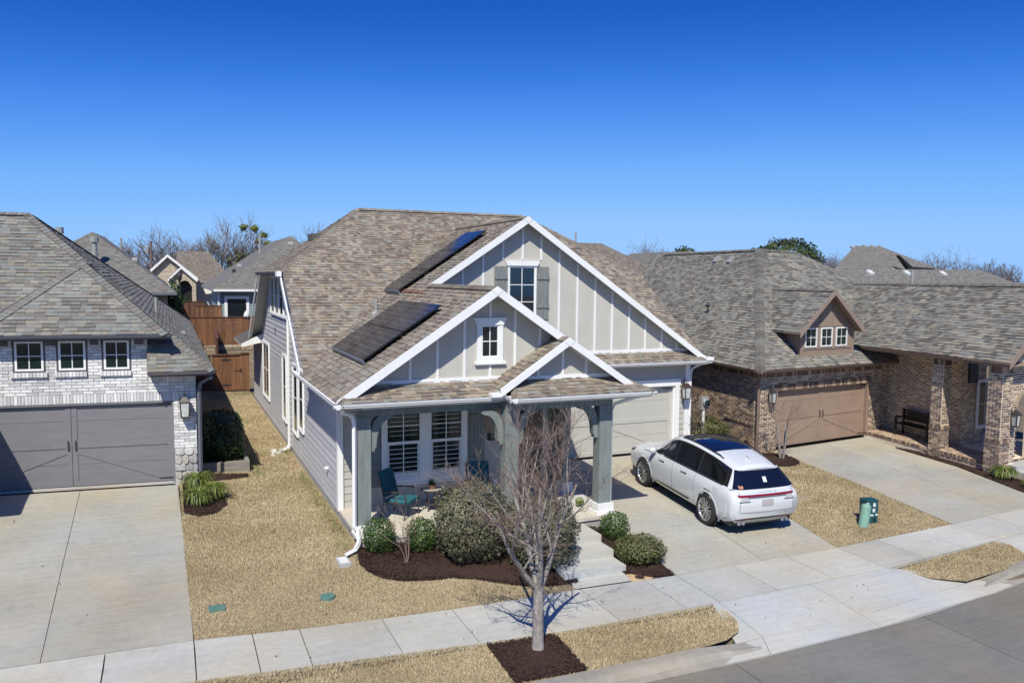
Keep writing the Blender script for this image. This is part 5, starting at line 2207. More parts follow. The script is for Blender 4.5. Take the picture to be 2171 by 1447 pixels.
# pillars
def pillar(u, v, w, z0, z1, nm):
    b = MB()
    b.box((u + .012, v + .012, z0), (u + w - .012, v + w - .012, z1), TR)
    p = b.build('porch_pillar', 'mortar_cream', hr)
    pc = []
    A = lambda s, d, z: TR(u - d, v + s, z)
    B = lambda s, d, z: TR(u + s, v - d, z)
    Cc = lambda s, d, z: TR(u + w + d, v + s, z)
    for i, F in enumerate((A, B, Cc)):
        pc += bricks(F, 0, w, z0, PF + .72, depth=.004, phase=i)
        pc += soldiers(F, -.0, w, PF + .725, PF + .83, .03)
        pc += bricks(F, 0.03, w - .03, PF + .835, z1 - .24, depth=.0, phase=i)
        pc += soldiers(F, 0.03, w - .03, z1 - .235, z1, .0)
    field(p, 'brick', pc, 'brick_tan', 120)


pillar(.02, -3.58, .50, .10, 3.5, 0)
pillar(-.15, -5.95, .56, .02, 3.5, 1)
# front gable wall of the side wing, with an arch
AV = -5.75
ARC_C, ARC_R, ARC_S = 1.55, .52, 2.05     # centre u, radius, spring height


def in_arch(s, z):
    if abs(s - ARC_C) < ARC_R and z < ARC_S:
        return True
    return z >= ARC_S and hypot(s - ARC_C, z - ARC_S) < ARC_R


FG = lambda s, d, z: TR(s, AV - d, z)
zw = lambda u: 3.66 + .70 * (u + .35)
gwall = MB()
n_ = 14
arcp = [(ARC_C + ARC_R * cos(pi - pi * k / n_), ARC_S + ARC_R * sin(pi * k / n_)) for k in range(n_ + 1)]
left = [(.40, .3), (.40, 3.66 + .45), (ARC_C, zw(ARC_C) - .15)]
# strips left of, above and right of the arch
def wpanel(pts):
    gwall.prism([FG(p[0], 0, p[1]) for p in pts], Vector(TR(0, .3, 0)) - Vector(TR(0, 0, 0)))


wpanel([(.40, .3), (ARC_C - ARC_R, .3), (ARC_C - ARC_R, ARC_S), (.40, ARC_S)])
for k in range(n_):
    p, q_ = arcp[k], arcp[k + 1]
    wpanel([(p[0], p[1]), (q_[0], q_[1]), (q_[0], 3.4), (p[0], 3.4)])
wpanel([(.40, ARC_S), (ARC_C - ARC_R, ARC_S), (ARC_C - ARC_R, 3.4), (.40, 3.4)])
wpanel([(ARC_C + ARC_R, .3), (4.4, .3), (4.4, 3.4), (ARC_C + ARC_R, 3.4)])
wpanel([(-.14, 3.4), (3.0, 3.4), (3.0, zw(3.0) - .1), (-.14, zw(-.14) - .1)])
gwo2 = gwall.build('gable_wall', 'mortar_cream', hr)
gbk = bricks(FG, .42, 4.4, PF, 3.4, keep=lambda s, z: not in_arch(s, z)) + bricks(FG, -.14, 3.0, 3.4, 6.0, keep=lambda s, z: z < zw(s) - .18)
for k in range(22):
    a = pi * k / 22
    a2 = pi * (k + .86) / 22
    r0, r1 = ARC_R - .0, ARC_R + .14
    vs = [FG(ARC_C + r * cos(t), d, ARC_S + r * sin(t)) for d in (-.05, .035) for (r, t) in ((r0, a), (r1, a), (r1, a2), (r0, a2))]
    gbk.append((vs, [(4, 5, 6, 7), (0, 1, 5, 4), (1, 2, 6, 5), (2, 3, 7, 6), (3, 0, 4, 7)], .5))
br += pt + edge
field(rw, 'brick', br, 'brick_tan', 300)
field(gwo2, 'brick', gbk, 'brick_tan', 300)
window(hr, lambda s, d, z: TR(s, -3.45 - d, z), 2.35, 3.3, .95, 2.6, 2, 2, .06, .06, mats=('white', 'glass_green', 'white'))
garage_door(hr, lambda s, d, z: FR(s, d - .14, z), -4.82, .16, .17, 2.22, 'gdoor_brown')
m = MB()
m.box((-4.9, -.0, .15), (-4.8, .18, 2.24), TR)
m.box((.14, -.0, .15), (.25, .18, 2.24), TR)
m.box((-4.8, .02, 2.20), (.14, .18, 2.24), TR)
m.build('door_jamb', 'gdoor_brown', hr)

# roofs
sR = .72
zF = lambda v: 3.06 + sR * (v + .45)
apx = (-1.25, 5.6)
P_ = lambda u, v, z: TR(u, v, z)
RR = {}
RR['front'] = [[P_(-6.12, -.47, zF(-.47)), P_(1.42, -.47, zF(-.47)), P_(3.0, 3.64, zF(3.64)), P_(2.75, 4.4, zF(4.4)), P_(1.05, 5.5, zF(5.5)), P_(-1.25, 5.6, zF(5.6))]]
RR['left'] = [[P_(-6.12, -.47, zF(-.47)), P_(-1.25, 5.6, zF(5.6)), P_(-1.25, 15, zF(5.6)), P_(-6.12, 15, zF(-.47))]]
RR['right'] = [[P_(-.35, -6.25, zw(-.35)), P_(3.0, -6.25, zw(3.0)), P_(3.0, 3.64, zw(3.0)), P_(-.35, .384, zw(-.35))]]
rb = MB()
for parts in RR.values():
    for p in parts:
        sheet(rb, p, .07)
sheet(rb, [P_(3.0, -6.25, zw(3.0)), P_(6.35, -6.25, zw(-.35)), P_(6.35, 9, zw(-.35)), P_(3.0, 9, zw(3.0))], .07)
sheet(rb, [P_(-1.25, 5.6, zF(5.6)), P_(1.05, 5.5, zF(5.5)), P_(3.6, 9, 5.9), P_(3.6, 15, 5.9), P_(-1.25, 15, zF(5.6))], .07)
sheet(rb, [P_(1.05, 5.5, zF(5.5)), P_(2.75, 4.4, zF(4.4)), P_(4.0, 6.0, 5.5), P_(3.6, 9, 5.5)], .07)
rr_ = rb.build('roof', ['underlay', 'gutter_brown'], hr)
pcs = []
for parts in RR.values():
    pcs += shingles(parts, .145, 0, .13, .28)
cpp = caps(P_(-6.12, -.47, zF(-.47)), P_(-1.25, 5.6, zF(5.6)), .34) + caps(P_(-1.25, 5.6, zF(5.6)), P_(1.05, 5.5, zF(5.5))) + caps(P_(-1.25, 5.6, zF(5.6)), P_(-1.25, 14, zF(5.6))) + caps(P_(3.0, -6.25, zw(3.0)), P_(3.0, 3.6, zw(3.0)))
# dormer
zd = lambda u: 5.76 - .845 * abs(u + 2.36)
dv = -.38
RD = [[P_(-4.12, dv, zd(-4.12)), P_(-2.36, dv, zd(-2.36)), P_(-2.36, 3.28, zd(-2.36)), P_(-4.12, (zd(-4.12) - 3.06) / sR - .45, zd(-4.12))]]
RD2 = [[P_(-2.36, dv, zd(-2.36)), P_(-.60, dv, zd(-.6)), P_(-.60, (zd(-.6) - 3.06) / sR - .45, zd(-.6)), P_(-2.36, 3.28, zd(-2.36))]]
db = MB()
sheet(db, RD[0], .06)
sheet(db, RD2[0], .06)
dro = db.build('dormer_roof', ['underlay', 'trim_brown'], hr)
pcs += shingles(RD, .145, 0, .14, .34) + shingles(RD2, .145, 0, .14, .34)
cpp += caps(P_(-2.36, dv, zd(-2.36)), P_(-2.36, 3.2, zd(-2.36)), .26)
field(rr_, 'shingle', pcs, 'shingle_taupe', 300)
field(rr_, 'ridge_cap', cpp, 'shingle_taupe', 300)
dw = MB()
dw.prism([FR(-3.74, 0, 3.2), FR(-.84, 0, 3.2), FR(-.84, 0, 4.42), FR(-2.36, 0, 5.66), FR(-3.74, 0, 4.45)], Vector(TR(0, .12, 0)) - Vector(TR(0, 0, 0)))
dw.prism([TR(-3.74, .1, 3.2), TR(-3.74, 2.0, 4.5), TR(-3.74, 2.0, 4.52), TR(-3.74, .1, 4.52)], Vector(TR(.1, 0, 0)) - Vector(TR(0, 0, 0)))
dw.prism([TR(-.94, .1, 3.2), TR(-.94, 2.0, 4.5), TR(-.94, 2.0, 4.52), TR(-.94, .1, 4.52)], Vector(TR(.1, 0, 0)) - Vector(TR(0, 0, 0)))
dwo = dw.build('dormer_wall', 'trim_brown', hr)
dt = [((-3.76, 3.33), (-3.62, 4.46)), ((-.96, 3.33), (-.82, 4.42)), ((-3.62, 3.62), (-.96, 3.66)), ((-3.62, 4.44), (-.96, 4.53)), ((-2.72, 4.53), (-2.66, 5.3)), ((-2.06, 4.53), (-2.0, 5.3)), ((-3.62, 3.36), (-.96, 3.44))]
for a, b_ in dt:
    m = MB()
    m.box((a[0], 0.0, a[1]), (b_[0], .025, b_[1]), FR)
    m.build('dormer_trim', 'trim_brown', dwo)
for a in (-3.52, -2.68, -1.85):
    window(hr, FR, a, a + .63, 3.70, 4.40, 2, 2, .0, .05, mats=('white', 'glass_green', 'white'), depth=.04)
for pts_ in (((-4.14, zd(-4.14)), (-2.36, zd(-2.36))), ((-2.36, zd(-2.36)), (-.58, zd(-.58)))):
    m = MB()
    (a0, z0_), (a1, z1_) = pts_
    m.prism([TR(a0, dv, z0_ + .02), TR(a1, dv, z1_ + .02), TR(a1, dv, z1_ - .17), TR(a0, dv, z0_ - .17)], Vector(TR(0, -.035, 0)) - Vector(TR(0, 0, 0)))
    m.build('dormer_rake', 'trim_brown', dro)
m = MB()
m.prism([TR(-.35, -6.25, zw(-.35) + .03), TR(3.0, -6.25, zw(3.0) + .03), TR(3.0, -6.25, zw(3.0) - .2), TR(-.35, -6.25, zw(-.35) - .2)], Vector(TR(0, -.04, 0)) - Vector(TR(0, 0, 0)))
m.build('rake_board', 'trim_brown', hr)
# eaves
g = MB()
nR = Vector((uR.y, -uR.x, 0))
gutter(g, TR(-6.16, -.5, zF(-.47) + .01), TR(1.46, -.5, zF(-.47) + .01), nR, .1)
g.build('gutter', 'gutter_brown', hr)
g = MB()
gutter(g, TR(-6.16, 15, zF(-.47) + .01), TR(-6.16, -.5, zF(-.47) + .01), -Vector((vR.y, -vR.x, 0)), .1)
g.build('gutter', 'gutter_brown', hr)
g = MB()
gutter(g, TR(-.38, -.3, zw(-.35) + .01), TR(-.38, -4.6, zw(-.35) + .01), -Vector((vR.y, -vR.x, 0)), .1)
g.build('gutter', 'gutter_brown', hr)
sf = MB()
sf.box((-6.05, -.42, zF(-.47) - .12), (1.38, .02, zF(-.47) - .09), TR)
sf.box((-6.05, .02, zF(-.47) - .12), (-5.7, 15, zF(-.47) - .09), TR)
sf.box((-.30, -6.2, 3.52), (1.5, .0, 3.56), TR)
sf.build('soffit', 'trim_brown', hr)
downspout([TR(-6.02, -.25, zF(-.47) - .1), TR(-5.9, -.14, 2.75), TR(-5.83, -.09, 2.5), TR(-5.83, -.09, .35), TR(-5.85, -.2, .2), TR(-5.9, -.45, .17)], hr, 'gutter_brown', .085)
lantern('dark scrolled lantern on brown brick left of the taupe garage door', FR, -5.22, 2.12, 1.1, 'iron')
lantern('dark lantern on the far right brick pillar beside the arch', FG, .72, 1.85, 1.15, 'iron')
b = MB()
for (px, pv) in ((-1.75, 8.1), (-1.80, 6.9)):
    u_ = px
    z_ = zF(-.47) + (u_ + 6.12) * (zF(5.6) - zF(-.47)) / 4.87
    q = [TR(u_ - .14, pv, z_ - .12), TR(u_ + .14, pv, z_ + .13), TR(u_ + .14, pv + .3, z_ + .13), TR(u_ - .14, pv + .3, z_ - .12)]
    b = MB()
    b.prism(q, (-.04, 0, .09))
    b.build('roof_vent', 'vent_grey', rr_)
b = MB()
z_ = zF(-.47) + (1.8) * (zF(5.6) - zF(-.47)) / 4.87
q = TR(-4.32, 5.4, z_)
b.tube([(q[0], q[1], q[2] - .1), (q[0], q[1], q[2] + .32)], .03, 6)
b.lathe([(.06, 0), (.12, .06), (.02, .16)], (q[0], q[1], q[2] + .3), 8)
b.build('vent_pipe', 'iron', rr_)
b = MB()
q = TR(3.0, .3, zw(3.0))
b.tube([(q[0], q[1], q[2] - .2), (q[0], q[1], q[2] + .55)], .06, 8)
b.build('vent_pipe', 'vent_grey', rr_)
# step and railing at the front of that porch
stp2 = thing('entry_steps', 'pale concrete steps at the front of the brown brick porch', 'steps', TR(1.8, -6.4, 0))
for i, (d0, z1) in enumerate(((.4, .30), (.85, .15))):
    b = MB()
    b.box((.75, -5.64 - d0, -.05), (2.6, -5.66 - d0 + .46, z1), TR)
    b.build('step', 'concrete_new', stp2)
rl = thing('railing', 'black iron railing beside the porch steps at the right edge', 'railing', TR(2.5, -5.7, PF))
b = MB()
for (p, q_) in (((2.5, -5.5, 0.2), (2.5, -5.5, 1.35)), ((2.5, -6.9, .0), (2.5, -6.9, .95))):
    b.bar(TR(*p), TR(*q_), .05, .05, (1, 0, 0))
b.build('rail_post', 'black', rl)
b = MB()
b.bar(TR(2.5, -5.5, 1.32), TR(2.5, -6.9, .92), .045, .03)
b.bar(TR(2.5, -5.5, .55), TR(2.5, -6.9, .15), .03, .03)
b.build('hand_rail', 'black', rl)
for k in range(1, 9):
    b = MB()
    f = k / 9
    b.bar(TR(2.5, -5.5 - 1.4 * f, .55 - .4 * f), TR(2.5, -5.5 - 1.4 * f, 1.32 - .4 * f), .016, .016, (1, 0, 0))
    b.build('baluster', 'black', rl)
# ================================================================== FENCES
def board_fence(name, label, a, b, z0, z1, bw=.14, m='fence', cap=True, gap=.006, posts=True):
    a, b = Vector((a[0], a[1], 0)), Vector((b[0], b[1], 0))
    d = b - a
    L = d.length
    d.normalize()
    n = Vector((d.y, -d.x, 0))
    e = thing(name, label, 'fence', (a.x, a.y, z0))
    k = int(L / bw)

    def T(s, o, z):
        q = a + d * s + n * o
        return (q.x, q.y, z)
    for i in range(k):
        m_ = MB()
        s = i * L / k
        off = random.uniform(-.004, .004)
        m_.box((s + gap / 2, .0 + off, z0 + random.uniform(0, .015)), (s + L / k - gap / 2, .018 + off, z1 - random.uniform(0, .012)), T, tone=random.random())
        m_.build('fence_board', m, e)
    m_ = MB()
    for z in (z0 + .25, (z0 + z1) / 2, z1 - .2):
        m_.box((0, -.05, z - .045), (L, -.002, z + .045), T)
    m_.build('fence_rail', m, e)
    if cap:
        m_ = MB()
        m_.box((0, -.09, z1), (L, .06, z1 + .04), T)
        m_.build('fence_cap', 'fence_dark', e)
    return e


# gate between the two houses
gt = thing('gate', 'reddish brown wooden side gate with black hinges between the two houses', 'gate', (2.7, 40.6, .42))
for i in range(9):
    m = MB()
    x = 1.90 + i * .145
    m.box((x + .003, 40.58 + random.uniform(-.004, .004), .48), (x + .142, 40.60, 2.20), tone=.6 + random.uniform(-.3, .4))
    m.build('gate_board', 'fence', gt)
for i in range(3):
    m = MB()
    x = 3.215 + i * .13
    m.box((x + .003, 40.585, .46), (x + .127, 40.605, 2.26), tone=.5 + random.uniform(-.3, .4))
    m.build('gate_board', 'fence', gt)
m = MB()
m.box((1.88, 40.52, 2.20), (3.2, 40.64, 2.26))
m.box((3.2, 40.52, 2.26), (3.62, 40.64, 2.31))
m.build('gate_cap', 'fence_dark', gt)
for z in (.75, 1.98):
    m = MB()
    m.prism([(2.25, 40.57, z), (2.42, 40.57, z + .045), (2.52, 40.57, z + .09), (2.62, 40.57, z + .045), (2.79, 40.57, z), (2.62, 40.57, z - .045), (2.52, 40.57, z - .07), (2.42, 40.57, z - .045)], (0, -.01, 0))
    m.build('hinge_ornament', 'iron', gt)
m = MB()
m.box((2.95, 40.56, 1.42), (3.24, 40.575, 1.45))
m.box((3.19, 40.55, 1.36), (3.22, 40.575, 1.54))
m.build('latch', 'black', gt)
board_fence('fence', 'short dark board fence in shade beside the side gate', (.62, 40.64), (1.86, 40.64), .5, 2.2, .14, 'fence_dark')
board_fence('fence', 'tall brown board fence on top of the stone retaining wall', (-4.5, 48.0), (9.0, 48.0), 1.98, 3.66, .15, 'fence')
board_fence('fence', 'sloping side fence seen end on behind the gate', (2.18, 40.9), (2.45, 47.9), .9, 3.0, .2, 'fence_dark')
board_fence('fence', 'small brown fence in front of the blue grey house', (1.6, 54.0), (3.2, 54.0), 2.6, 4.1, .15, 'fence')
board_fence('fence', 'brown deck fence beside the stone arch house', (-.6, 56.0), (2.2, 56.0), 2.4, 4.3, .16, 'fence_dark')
rwl = thing('retaining_wall', 'low tan stone retaining wall under the tall brown fence', 'wall', (2, 47.6, .5))
rmb = MB()
rmb.box((-4.5, 47.75, .3), (9, 48.2, 1.98))
ro = rmb.build('core', 'mortar_cream', rwl)
st_ = []
z = .4
while z < 1.95:
    x = -1.0
    h = random.uniform(.12, .2)
    while x < 7:
        w = random.uniform(.2, .5)
        d = random.uniform(0, .05)
        vs = [(x, 47.78, z), (x + w - .02, 47.78, z), (x + w - .02, 47.78, z + h - .02), (x, 47.78, z + h - .02), (x + .02, 47.70 - d, z + .02), (x + w - .04, 47.70 - d, z + .02), (x + w - .04, 47.70 - d, z + h - .04), (x + .02, 47.70 - d, z + h - .04)]
        st_.append((vs, [(4, 5, 6, 7), (0, 1, 5, 4), (1, 2, 6, 5), (2, 3, 7, 6), (3, 0, 4, 7)], random.random() * .99))
        x += w
    z += h
M['stone_tan'] = tonemat('stone_tan', [(.36, .28, .18), (.45, .36, .24), (.30, .24, .17), (.42, .37, .28), (.26, .21, .16)], .9, .2, 14, .5)
field(ro, 'stone', st_, 'stone_tan', 250)

# ================================================================== HOUSES BEHIND
M['far_brown'] = farshingle('far_brown', (.085, .07, .06), (.155, .132, .11), (.25, .215, .18))
M['far_grey'] = farshingle('far_grey', (.085, .08, .073), (.15, .143, .128), (.23, .218, .195))
M['stone_wall'] = mat('stone_wall', (.43, .37, .28), .9, .3, 5.0, .5, 12, fine=.15)
M['blue_siding'] = mat('blue_siding', (.20, .27, .29), .7, .05, 2)
M['brick_far'] = mat('brick_far', (.32, .25, .19), .9, .3, 9, .3, 20, fine=.2)
M['green_wall'] = mat('green_wall', (.14, .20, .19), .8, .05)


def roofpart(parent, polys, m, th=.15, soff='vent_grey'):
    b = MB()
    for p in polys:
        sheet(b, p, th)
    return b.build('roof', [m, soff], parent)


def vent(parent, x, y, z, m='vent_grey', s=.35):
    b = MB()
    b.prism([(x - s / 2, y, z - .02), (x + s / 2, y, z - .02), (x + s / 2, y + s, z + s * .5), (x - s / 2, y + s, z + s * .5)], (0, -.03, .14))
    b.build('roof_vent', m, parent)


def pipe(parent, x, y, z0, z1, r=.06, capr=0):
    b = MB()
    b.tube([(x, y, z0), (x, y, z1)], r, 8)
    if capr:
        b.tube([(x, y, z1 - .05), (x, y, z1 + .22)], capr, 8)
    b.build('vent_pipe', 'vent_grey', parent)


# B1: pyramid roof behind the white brick house
h1 = thing('house', 'house with peaked grey brown roof and tall flue, behind the white brick house', 'house', (-3.4, 47, 2))
b = MB()
b.box((-8.5, 45.6, 1.8), (.0, 55, 5.0))
b.build('wall', 'brick_far', h1)
b = MB()
b.box((-1.4, 45.55, 3.2), (-.3, 45.6, 4.9))
b.build('wall_panel', 'green_wall', h1)
APX = (-3.7, 49.2, 8.35)
r1 = roofpart(h1, [[(-8.6, 45.2, 5.12), (.45, 45.2, 5.12), APX], [(.45, 45.2, 5.12), (.45, 56, 5.12), (-3.3, 52, 8.2), APX], [(-8.6, 45.2, 5.12), APX, (-3.3, 52, 8.2), (-8.6, 56, 5.12)]], 'far_grey')
b = MB()
for i in range(2):
    pass
b.box((-8.6, 45.1, 5.0), (.45, 45.2, 5.12))
b.build('fascia', 'gutter_blue', h1)
pipe(r1, -3.42, 46.6, 6.0, 7.75, .13, .2)
pipe(r1, -2.2, 45.9, 5.5, 6.1, .05)
pipe(r1, -2.4, 51.5, 6.5, 8.15, .06)
vent(r1, -1.6, 47.8, 6.7, 'vent_grey', .25)

# B2: stone fronted house with arched entry
h2 = thing('house', 'cream stone house with white gable trim and dark arched entry, far behind', 'house', (1, 75, 3))
b = MB()
b.prism([(-1.9, 75.6, 2), (2.4, 75.6, 2), (2.4, 75.6, 5.5), (.07, 75.6, 7.6), (-1.9, 75.6, 5.8)], (0, 6, 0))
b.build('gable_wall', 'stone_wall', h2)
b = MB()
b.prism([(.10, 74.6, 2), (.75, 74.6, 2), (.75, 74.6, 5.0), (1.1, 74.6, 5.45), (1.4, 74.6, 5.55), (1.14, 74.6, 6.6), (.10, 74.6, 5.6)], (0, 1, 0))
b.prism([(1.98, 74.6, 2), (2.3, 74.6, 2), (2.3, 74.6, 5.55), (1.14, 74.6, 6.6), (1.4, 74.6, 5.55), (1.7, 74.6, 5.45), (1.98, 74.6, 5.0)], (0, 1, 0))
b.build('entry_wall', 'stone_wall', h2)
b = MB()
b.box((.75, 75.3, 2), (1.98, 75.4, 5.5))
b.build('entry_door', 'black', h2)
for pts in (((-1.3, 6.45), (.07, 7.8)), ((.07, 7.8), (2.5, 5.75))):
    m = MB()
    (xa, za), (xb, zb_) = pts
    m.prism([(xa, 75.3, za), (xb, 75.3, zb_), (xb, 75.3, zb_ - .25), (xa, 75.3, za - .25)], (0, -.1, 0))
    m.build('rake_board', 'white', h2)
for pts in (((0.05, 5.65), (1.14, 6.75)), ((1.14, 6.75), (2.4, 5.6))):
    m = MB()
    (xa, za), (xb, zb_) = pts
    m.prism([(xa, 74.4, za), (xb, 74.4, zb_), (xb, 74.4, zb_ - .2), (xa, 74.4, za - .2)], (0, -.1, 0))
    m.build('rake_board', 'white', h2)
roofpart(h2, [[(.07, 75.3, 7.8), (2.6, 75.3, 5.65), (2.6, 82, 5.65), (.07, 82, 7.8)], [(-2, 75.3, 5.8), (.07, 75.3, 7.8), (.07, 82, 7.8), (-2, 82, 5.8)], [(.5, 76.2, 5.5), (5.6, 76.2, 5.5), (3.6, 79, 8.2), (.9, 79, 8.2)],
               [(1.14, 74.4, 6.75), (2.4, 74.4, 5.6), (2.4, 76, 5.6), (1.14, 76, 6.75)], [(.05, 74.4, 5.65), (1.14, 74.4, 6.75), (1.14, 76, 6.75), (.05, 76, 5.65)]], 'far_brown')
b = MB()
b.box((2.4, 76.6, 2), (5.4, 82, 5.4))
b.build('wall', 'white', h2)

# B3: blue grey siding house
h3 = thing('house', 'blue grey sided house with long hipped roof above the tall brown fence', 'house', (5, 57, 2))
b = MB()
b.box((3.15, 56.4, 2), (12, 66, 5.0))
w3 = b.build('wall', 'blue_siding', h3)
for k in range(12):
    m = MB()
    z = 2.6 + k * .2
    m.hexa([(3.1, 56.36, z), (12, 56.36, z), (12, 56.42, z), (3.1, 56.42, z), (3.1, 56.39, z + .2), (12, 56.39, z + .2), (12, 56.42, z + .2), (3.1, 56.42, z + .2)])
    m.build('siding_board', 'blue_siding', w3)
T3 = T_plane((0, 56.34, 0), (1, 0, 0), (0, -1, 0))
window(h3, T3, 3.62, 4.92, 3.0, 4.52, 1, 1, .14, .05, mats=('white', 'glass', 'white'))
m = MB()
m.box((3.06, 56.3, 2), (3.2, 56.42, 5.0))
m.build('corner_board', 'white', h3)
r3 = roofpart(h3, [[(2.75, 55.9, 5.12), (12.6, 55.9, 5.12), (8.4, 60.0, 8.95)], [(2.75, 55.9, 5.12), (8.4, 60.0, 8.95), (8.4, 74, 8.95), (2.75, 76, 5.12)], [(12.6, 55.9, 5.12), (12.6, 76, 5.12), (8.4, 74, 8.95), (8.4, 60.0, 8.95)]], 'far_grey')
pipe(r3, 6.6, 64, 7.0, 9.2, .08)
vent(r3, 8.25, 59.2, 8.2)
vent(r3, 5.0, 63, 6.6, 'vent_grey', .3)
vent(r3, 4.4, 60, 6.25, 'iron', .25)
b = MB()
b.box((2.8, 55.75, 4.98), (12.5, 55.9, 5.12))
b.build('gutter', 'white', h3)
# garden dome on the fence post and pot light stay with that yard
gd = MB()
gd.lathe([(.16, 0), (.15, .12), (.09, .26), (.02, .33)], (4.15, 48.0, 3.70), 12)
tag(gd.build('post_finial', 'vent_white'), 'small white dome ornament standing on the tall brown fence', 'ornament')

# houses behind on the right
h4 = thing('house', 'brown roofed house showing between the large gable and the brown brick house', 'house', (25, 43, 0))
b = MB()
b.box((20, 42, 0), (32, 52, 4.2))
b.build('wall', 'brick_far', h4)
r4 = roofpart(h4, [[(19.0, 40.5, 4.3), (33, 40.5, 4.3), (25.8, 45, 8.35), (23.3, 45, 8.35)], [(33, 40.5, 4.3), (33, 54, 4.3), (25.8, 50, 8.35), (25.8, 45, 8.35)], [(19.0, 40.5, 4.3), (23.3, 45, 8.35), (23.3, 50, 8.35), (19, 54, 4.3)]], 'far_brown')
pipe(r4, 23.7, 44.6, 7.6, 9.0, .06)
pipe(r4, 30.2, 43.5, 5.5, 7.6, .07, .1)
vent(r4, 24.6, 44.2, 7.6)
h5 = thing('house', 'wide grey brown roofed house behind the brown brick garage', 'house', (30, 46, 0))
b = MB()
b.box((27, 43, 0), (46, 56, 4.2))
b.build('wall', 'brick_far', h5)
r5 = roofpart(h5, [[(26, 40, 4.0), (46, 40, 4.0), (41, 46.5, 8.2), (32.5, 46.5, 8.0)], [(46, 40, 4.0), (47, 58, 4.0), (41, 50, 8.2), (41, 46.5, 8.2)], [(26, 40, 4.0), (32.5, 46.5, 8.0), (32.5, 52, 8.0), (26, 58, 4.0)]], 'far_grey')
for x in (33.6, 35.0, 37.2, 39.5):
    vent(r5, x, 45.9, 7.75, 'vent_grey', .3)
h6 = thing('house', 'low long grey roof with three pale vents behind the side wing', 'house', (45, 38, 0))
b = MB()
b.box((36, 37.5, 0), (57, 46, 4.2))
b.build('wall', 'brick_far', h6)
r6 = roofpart(h6, [[(33.5, 34.5, 4.4), (57.5, 34.5, 4.4), (52.6, 38.2, 6.95), (37.2, 38.2, 6.85)], [(57.5, 34.5, 4.4), (57.5, 46, 4.4), (52.6, 38.2, 6.95)], [(33.5, 34.5, 4.4), (37.2, 38.2, 6.85), (33.5, 46, 4.4)]], 'far_grey')
for x in (38.0, 41.5, 44.8, 48.2):
    vent(r6, x, 37.6, 6.5, 'label', .36)
h7 = thing('house', 'tall hipped grey roof with dark valley notch, farthest right house', 'house', (58, 52, 0))
b = MB()
b.box((50, 52, 0), (68, 62, 5))
b.build('wall', 'brick_far', h7)
r7 = roofpart(h7, [[(49.3, 49, 6.6), (64.5, 49, 6.6), (58.3, 52, 9.15), (55.2, 52, 9.15)], [(64.5, 49, 6.6), (66, 60, 6.6), (58.3, 54, 9.15), (58.3, 52, 9.15)]], 'far_grey')
b = MB()
b.prism([(57.0, 48.9, 8.3), (58.6, 48.9, 7.35), (61.3, 48.9, 7.25), (61.3, 48.9, 7.05), (58.4, 48.9, 7.0)], (0, .4, 0))
b.build('valley_notch', 'black', h7)
for x, z in ((54.8, 8.85), (56.3, 9.0), (57.2, 9.0), (58.1, 9.0)):
    vent(r7, x, 51.8, z, 'vent_grey', .3)
h8 = thing('house', 'low brown roof at the far right edge behind the side wing', 'house', (62, 42, 0))
b = MB()
b.box((55, 40, 0), (75, 48, 4))
b.build('wall', 'brick_far', h8)
r8 = roofpart(h8, [[(53, 38, 4.2), (76, 38, 4.2), (72, 43, 6.1), (56, 43, 6.1)], [(53, 38, 4.2), (56, 43, 6.1), (53, 48, 4.2)]], 'far_grey')
vent(r8, 56.5, 42.3, 5.9, 'vent_white', .5)

# ================================================================== TREES BEHIND
def grow(mb_t, mb_c, seed, H, spread, trunk_r, trunk_h=.25, levels=5, kids=(3, 4), thick=1.0, droop=0.0, minr=.006, first=4, vase=.6):
    """recursive bare tree; limbs to mb_t, twigs to mb_c"""
    rnd = random.Random(seed)

    def branch(p, d, L, r, lev):
        pts, rad = [p], [r]
        n = 4 if lev < 2 else 3
        q = Vector(p)
        dd = Vector(d)
        for i in range(n):
            dd = (dd + Vector((rnd.gauss(0, .13), rnd.gauss(0, .13), rnd.gauss(.05 - droop * lev * .05, .10)))).normalized()
            q = q + dd * (L / n)
            pts.append(q.copy())
            rad.append(max(minr * .7, r * (1 - .55 * (i + 1) / n)))
        tgt = mb_t if lev < 2 else mb_c
        tgt.tube(pts, rad, 6 if lev < 2 else 3, cap=False, tone=rnd.random())
        if lev >= levels:
            return
        k = rnd.randint(*kids) if lev > 0 else first
        for j in range(k):
            f = rnd.uniform(.45, 1.0) if lev > 0 else rnd.uniform(.55, 1.0)
            ii = min(int(f * n), n - 1)
            base = pts[ii].lerp(pts[ii + 1], f * n - ii) if f < 1 else pts[-1]
            az = 2 * pi * (j + rnd.random() * .6) / k
            ax = dd.orthogonal().normalized()
            side = ax * cos(az) + dd.cross(ax) * sin(az)
            sp = spread * rnd.uniform(.7, 1.25) * (vase if lev == 0 else 1)
            nd = (dd * cos(sp) + side * sin(sp)).normalized()
            branch(base, nd, L * rnd.uniform(.58, .82), max(minr, rad[min(ii + 1, n)] * .72 * thick), lev + 1)

    tp = Vector((0, 0, 0))
    th = H * trunk_h
    mb_t.tube([(0, 0, -.2), (rnd.gauss(0, .02) * H, 0, th * .5), (rnd.gauss(0, .02) * H, rnd.gauss(0, .02) * H, th)], [trunk_r * 1.2, trunk_r, trunk_r * .85], 8, cap=False)
    for j in range(first):
        az = 2 * pi * (j + rnd.random() * .5) / first
        sp = spread * vase * rnd.uniform(.6, 1.3)
        d = Vector((sin(sp) * cos(az), sin(sp) * sin(az), cos(sp)))
        branch(Vector((0, 0, th * rnd.uniform(.85, 1.0))), d, H * rnd.uniform(.26, .34), trunk_r * .62, 1)


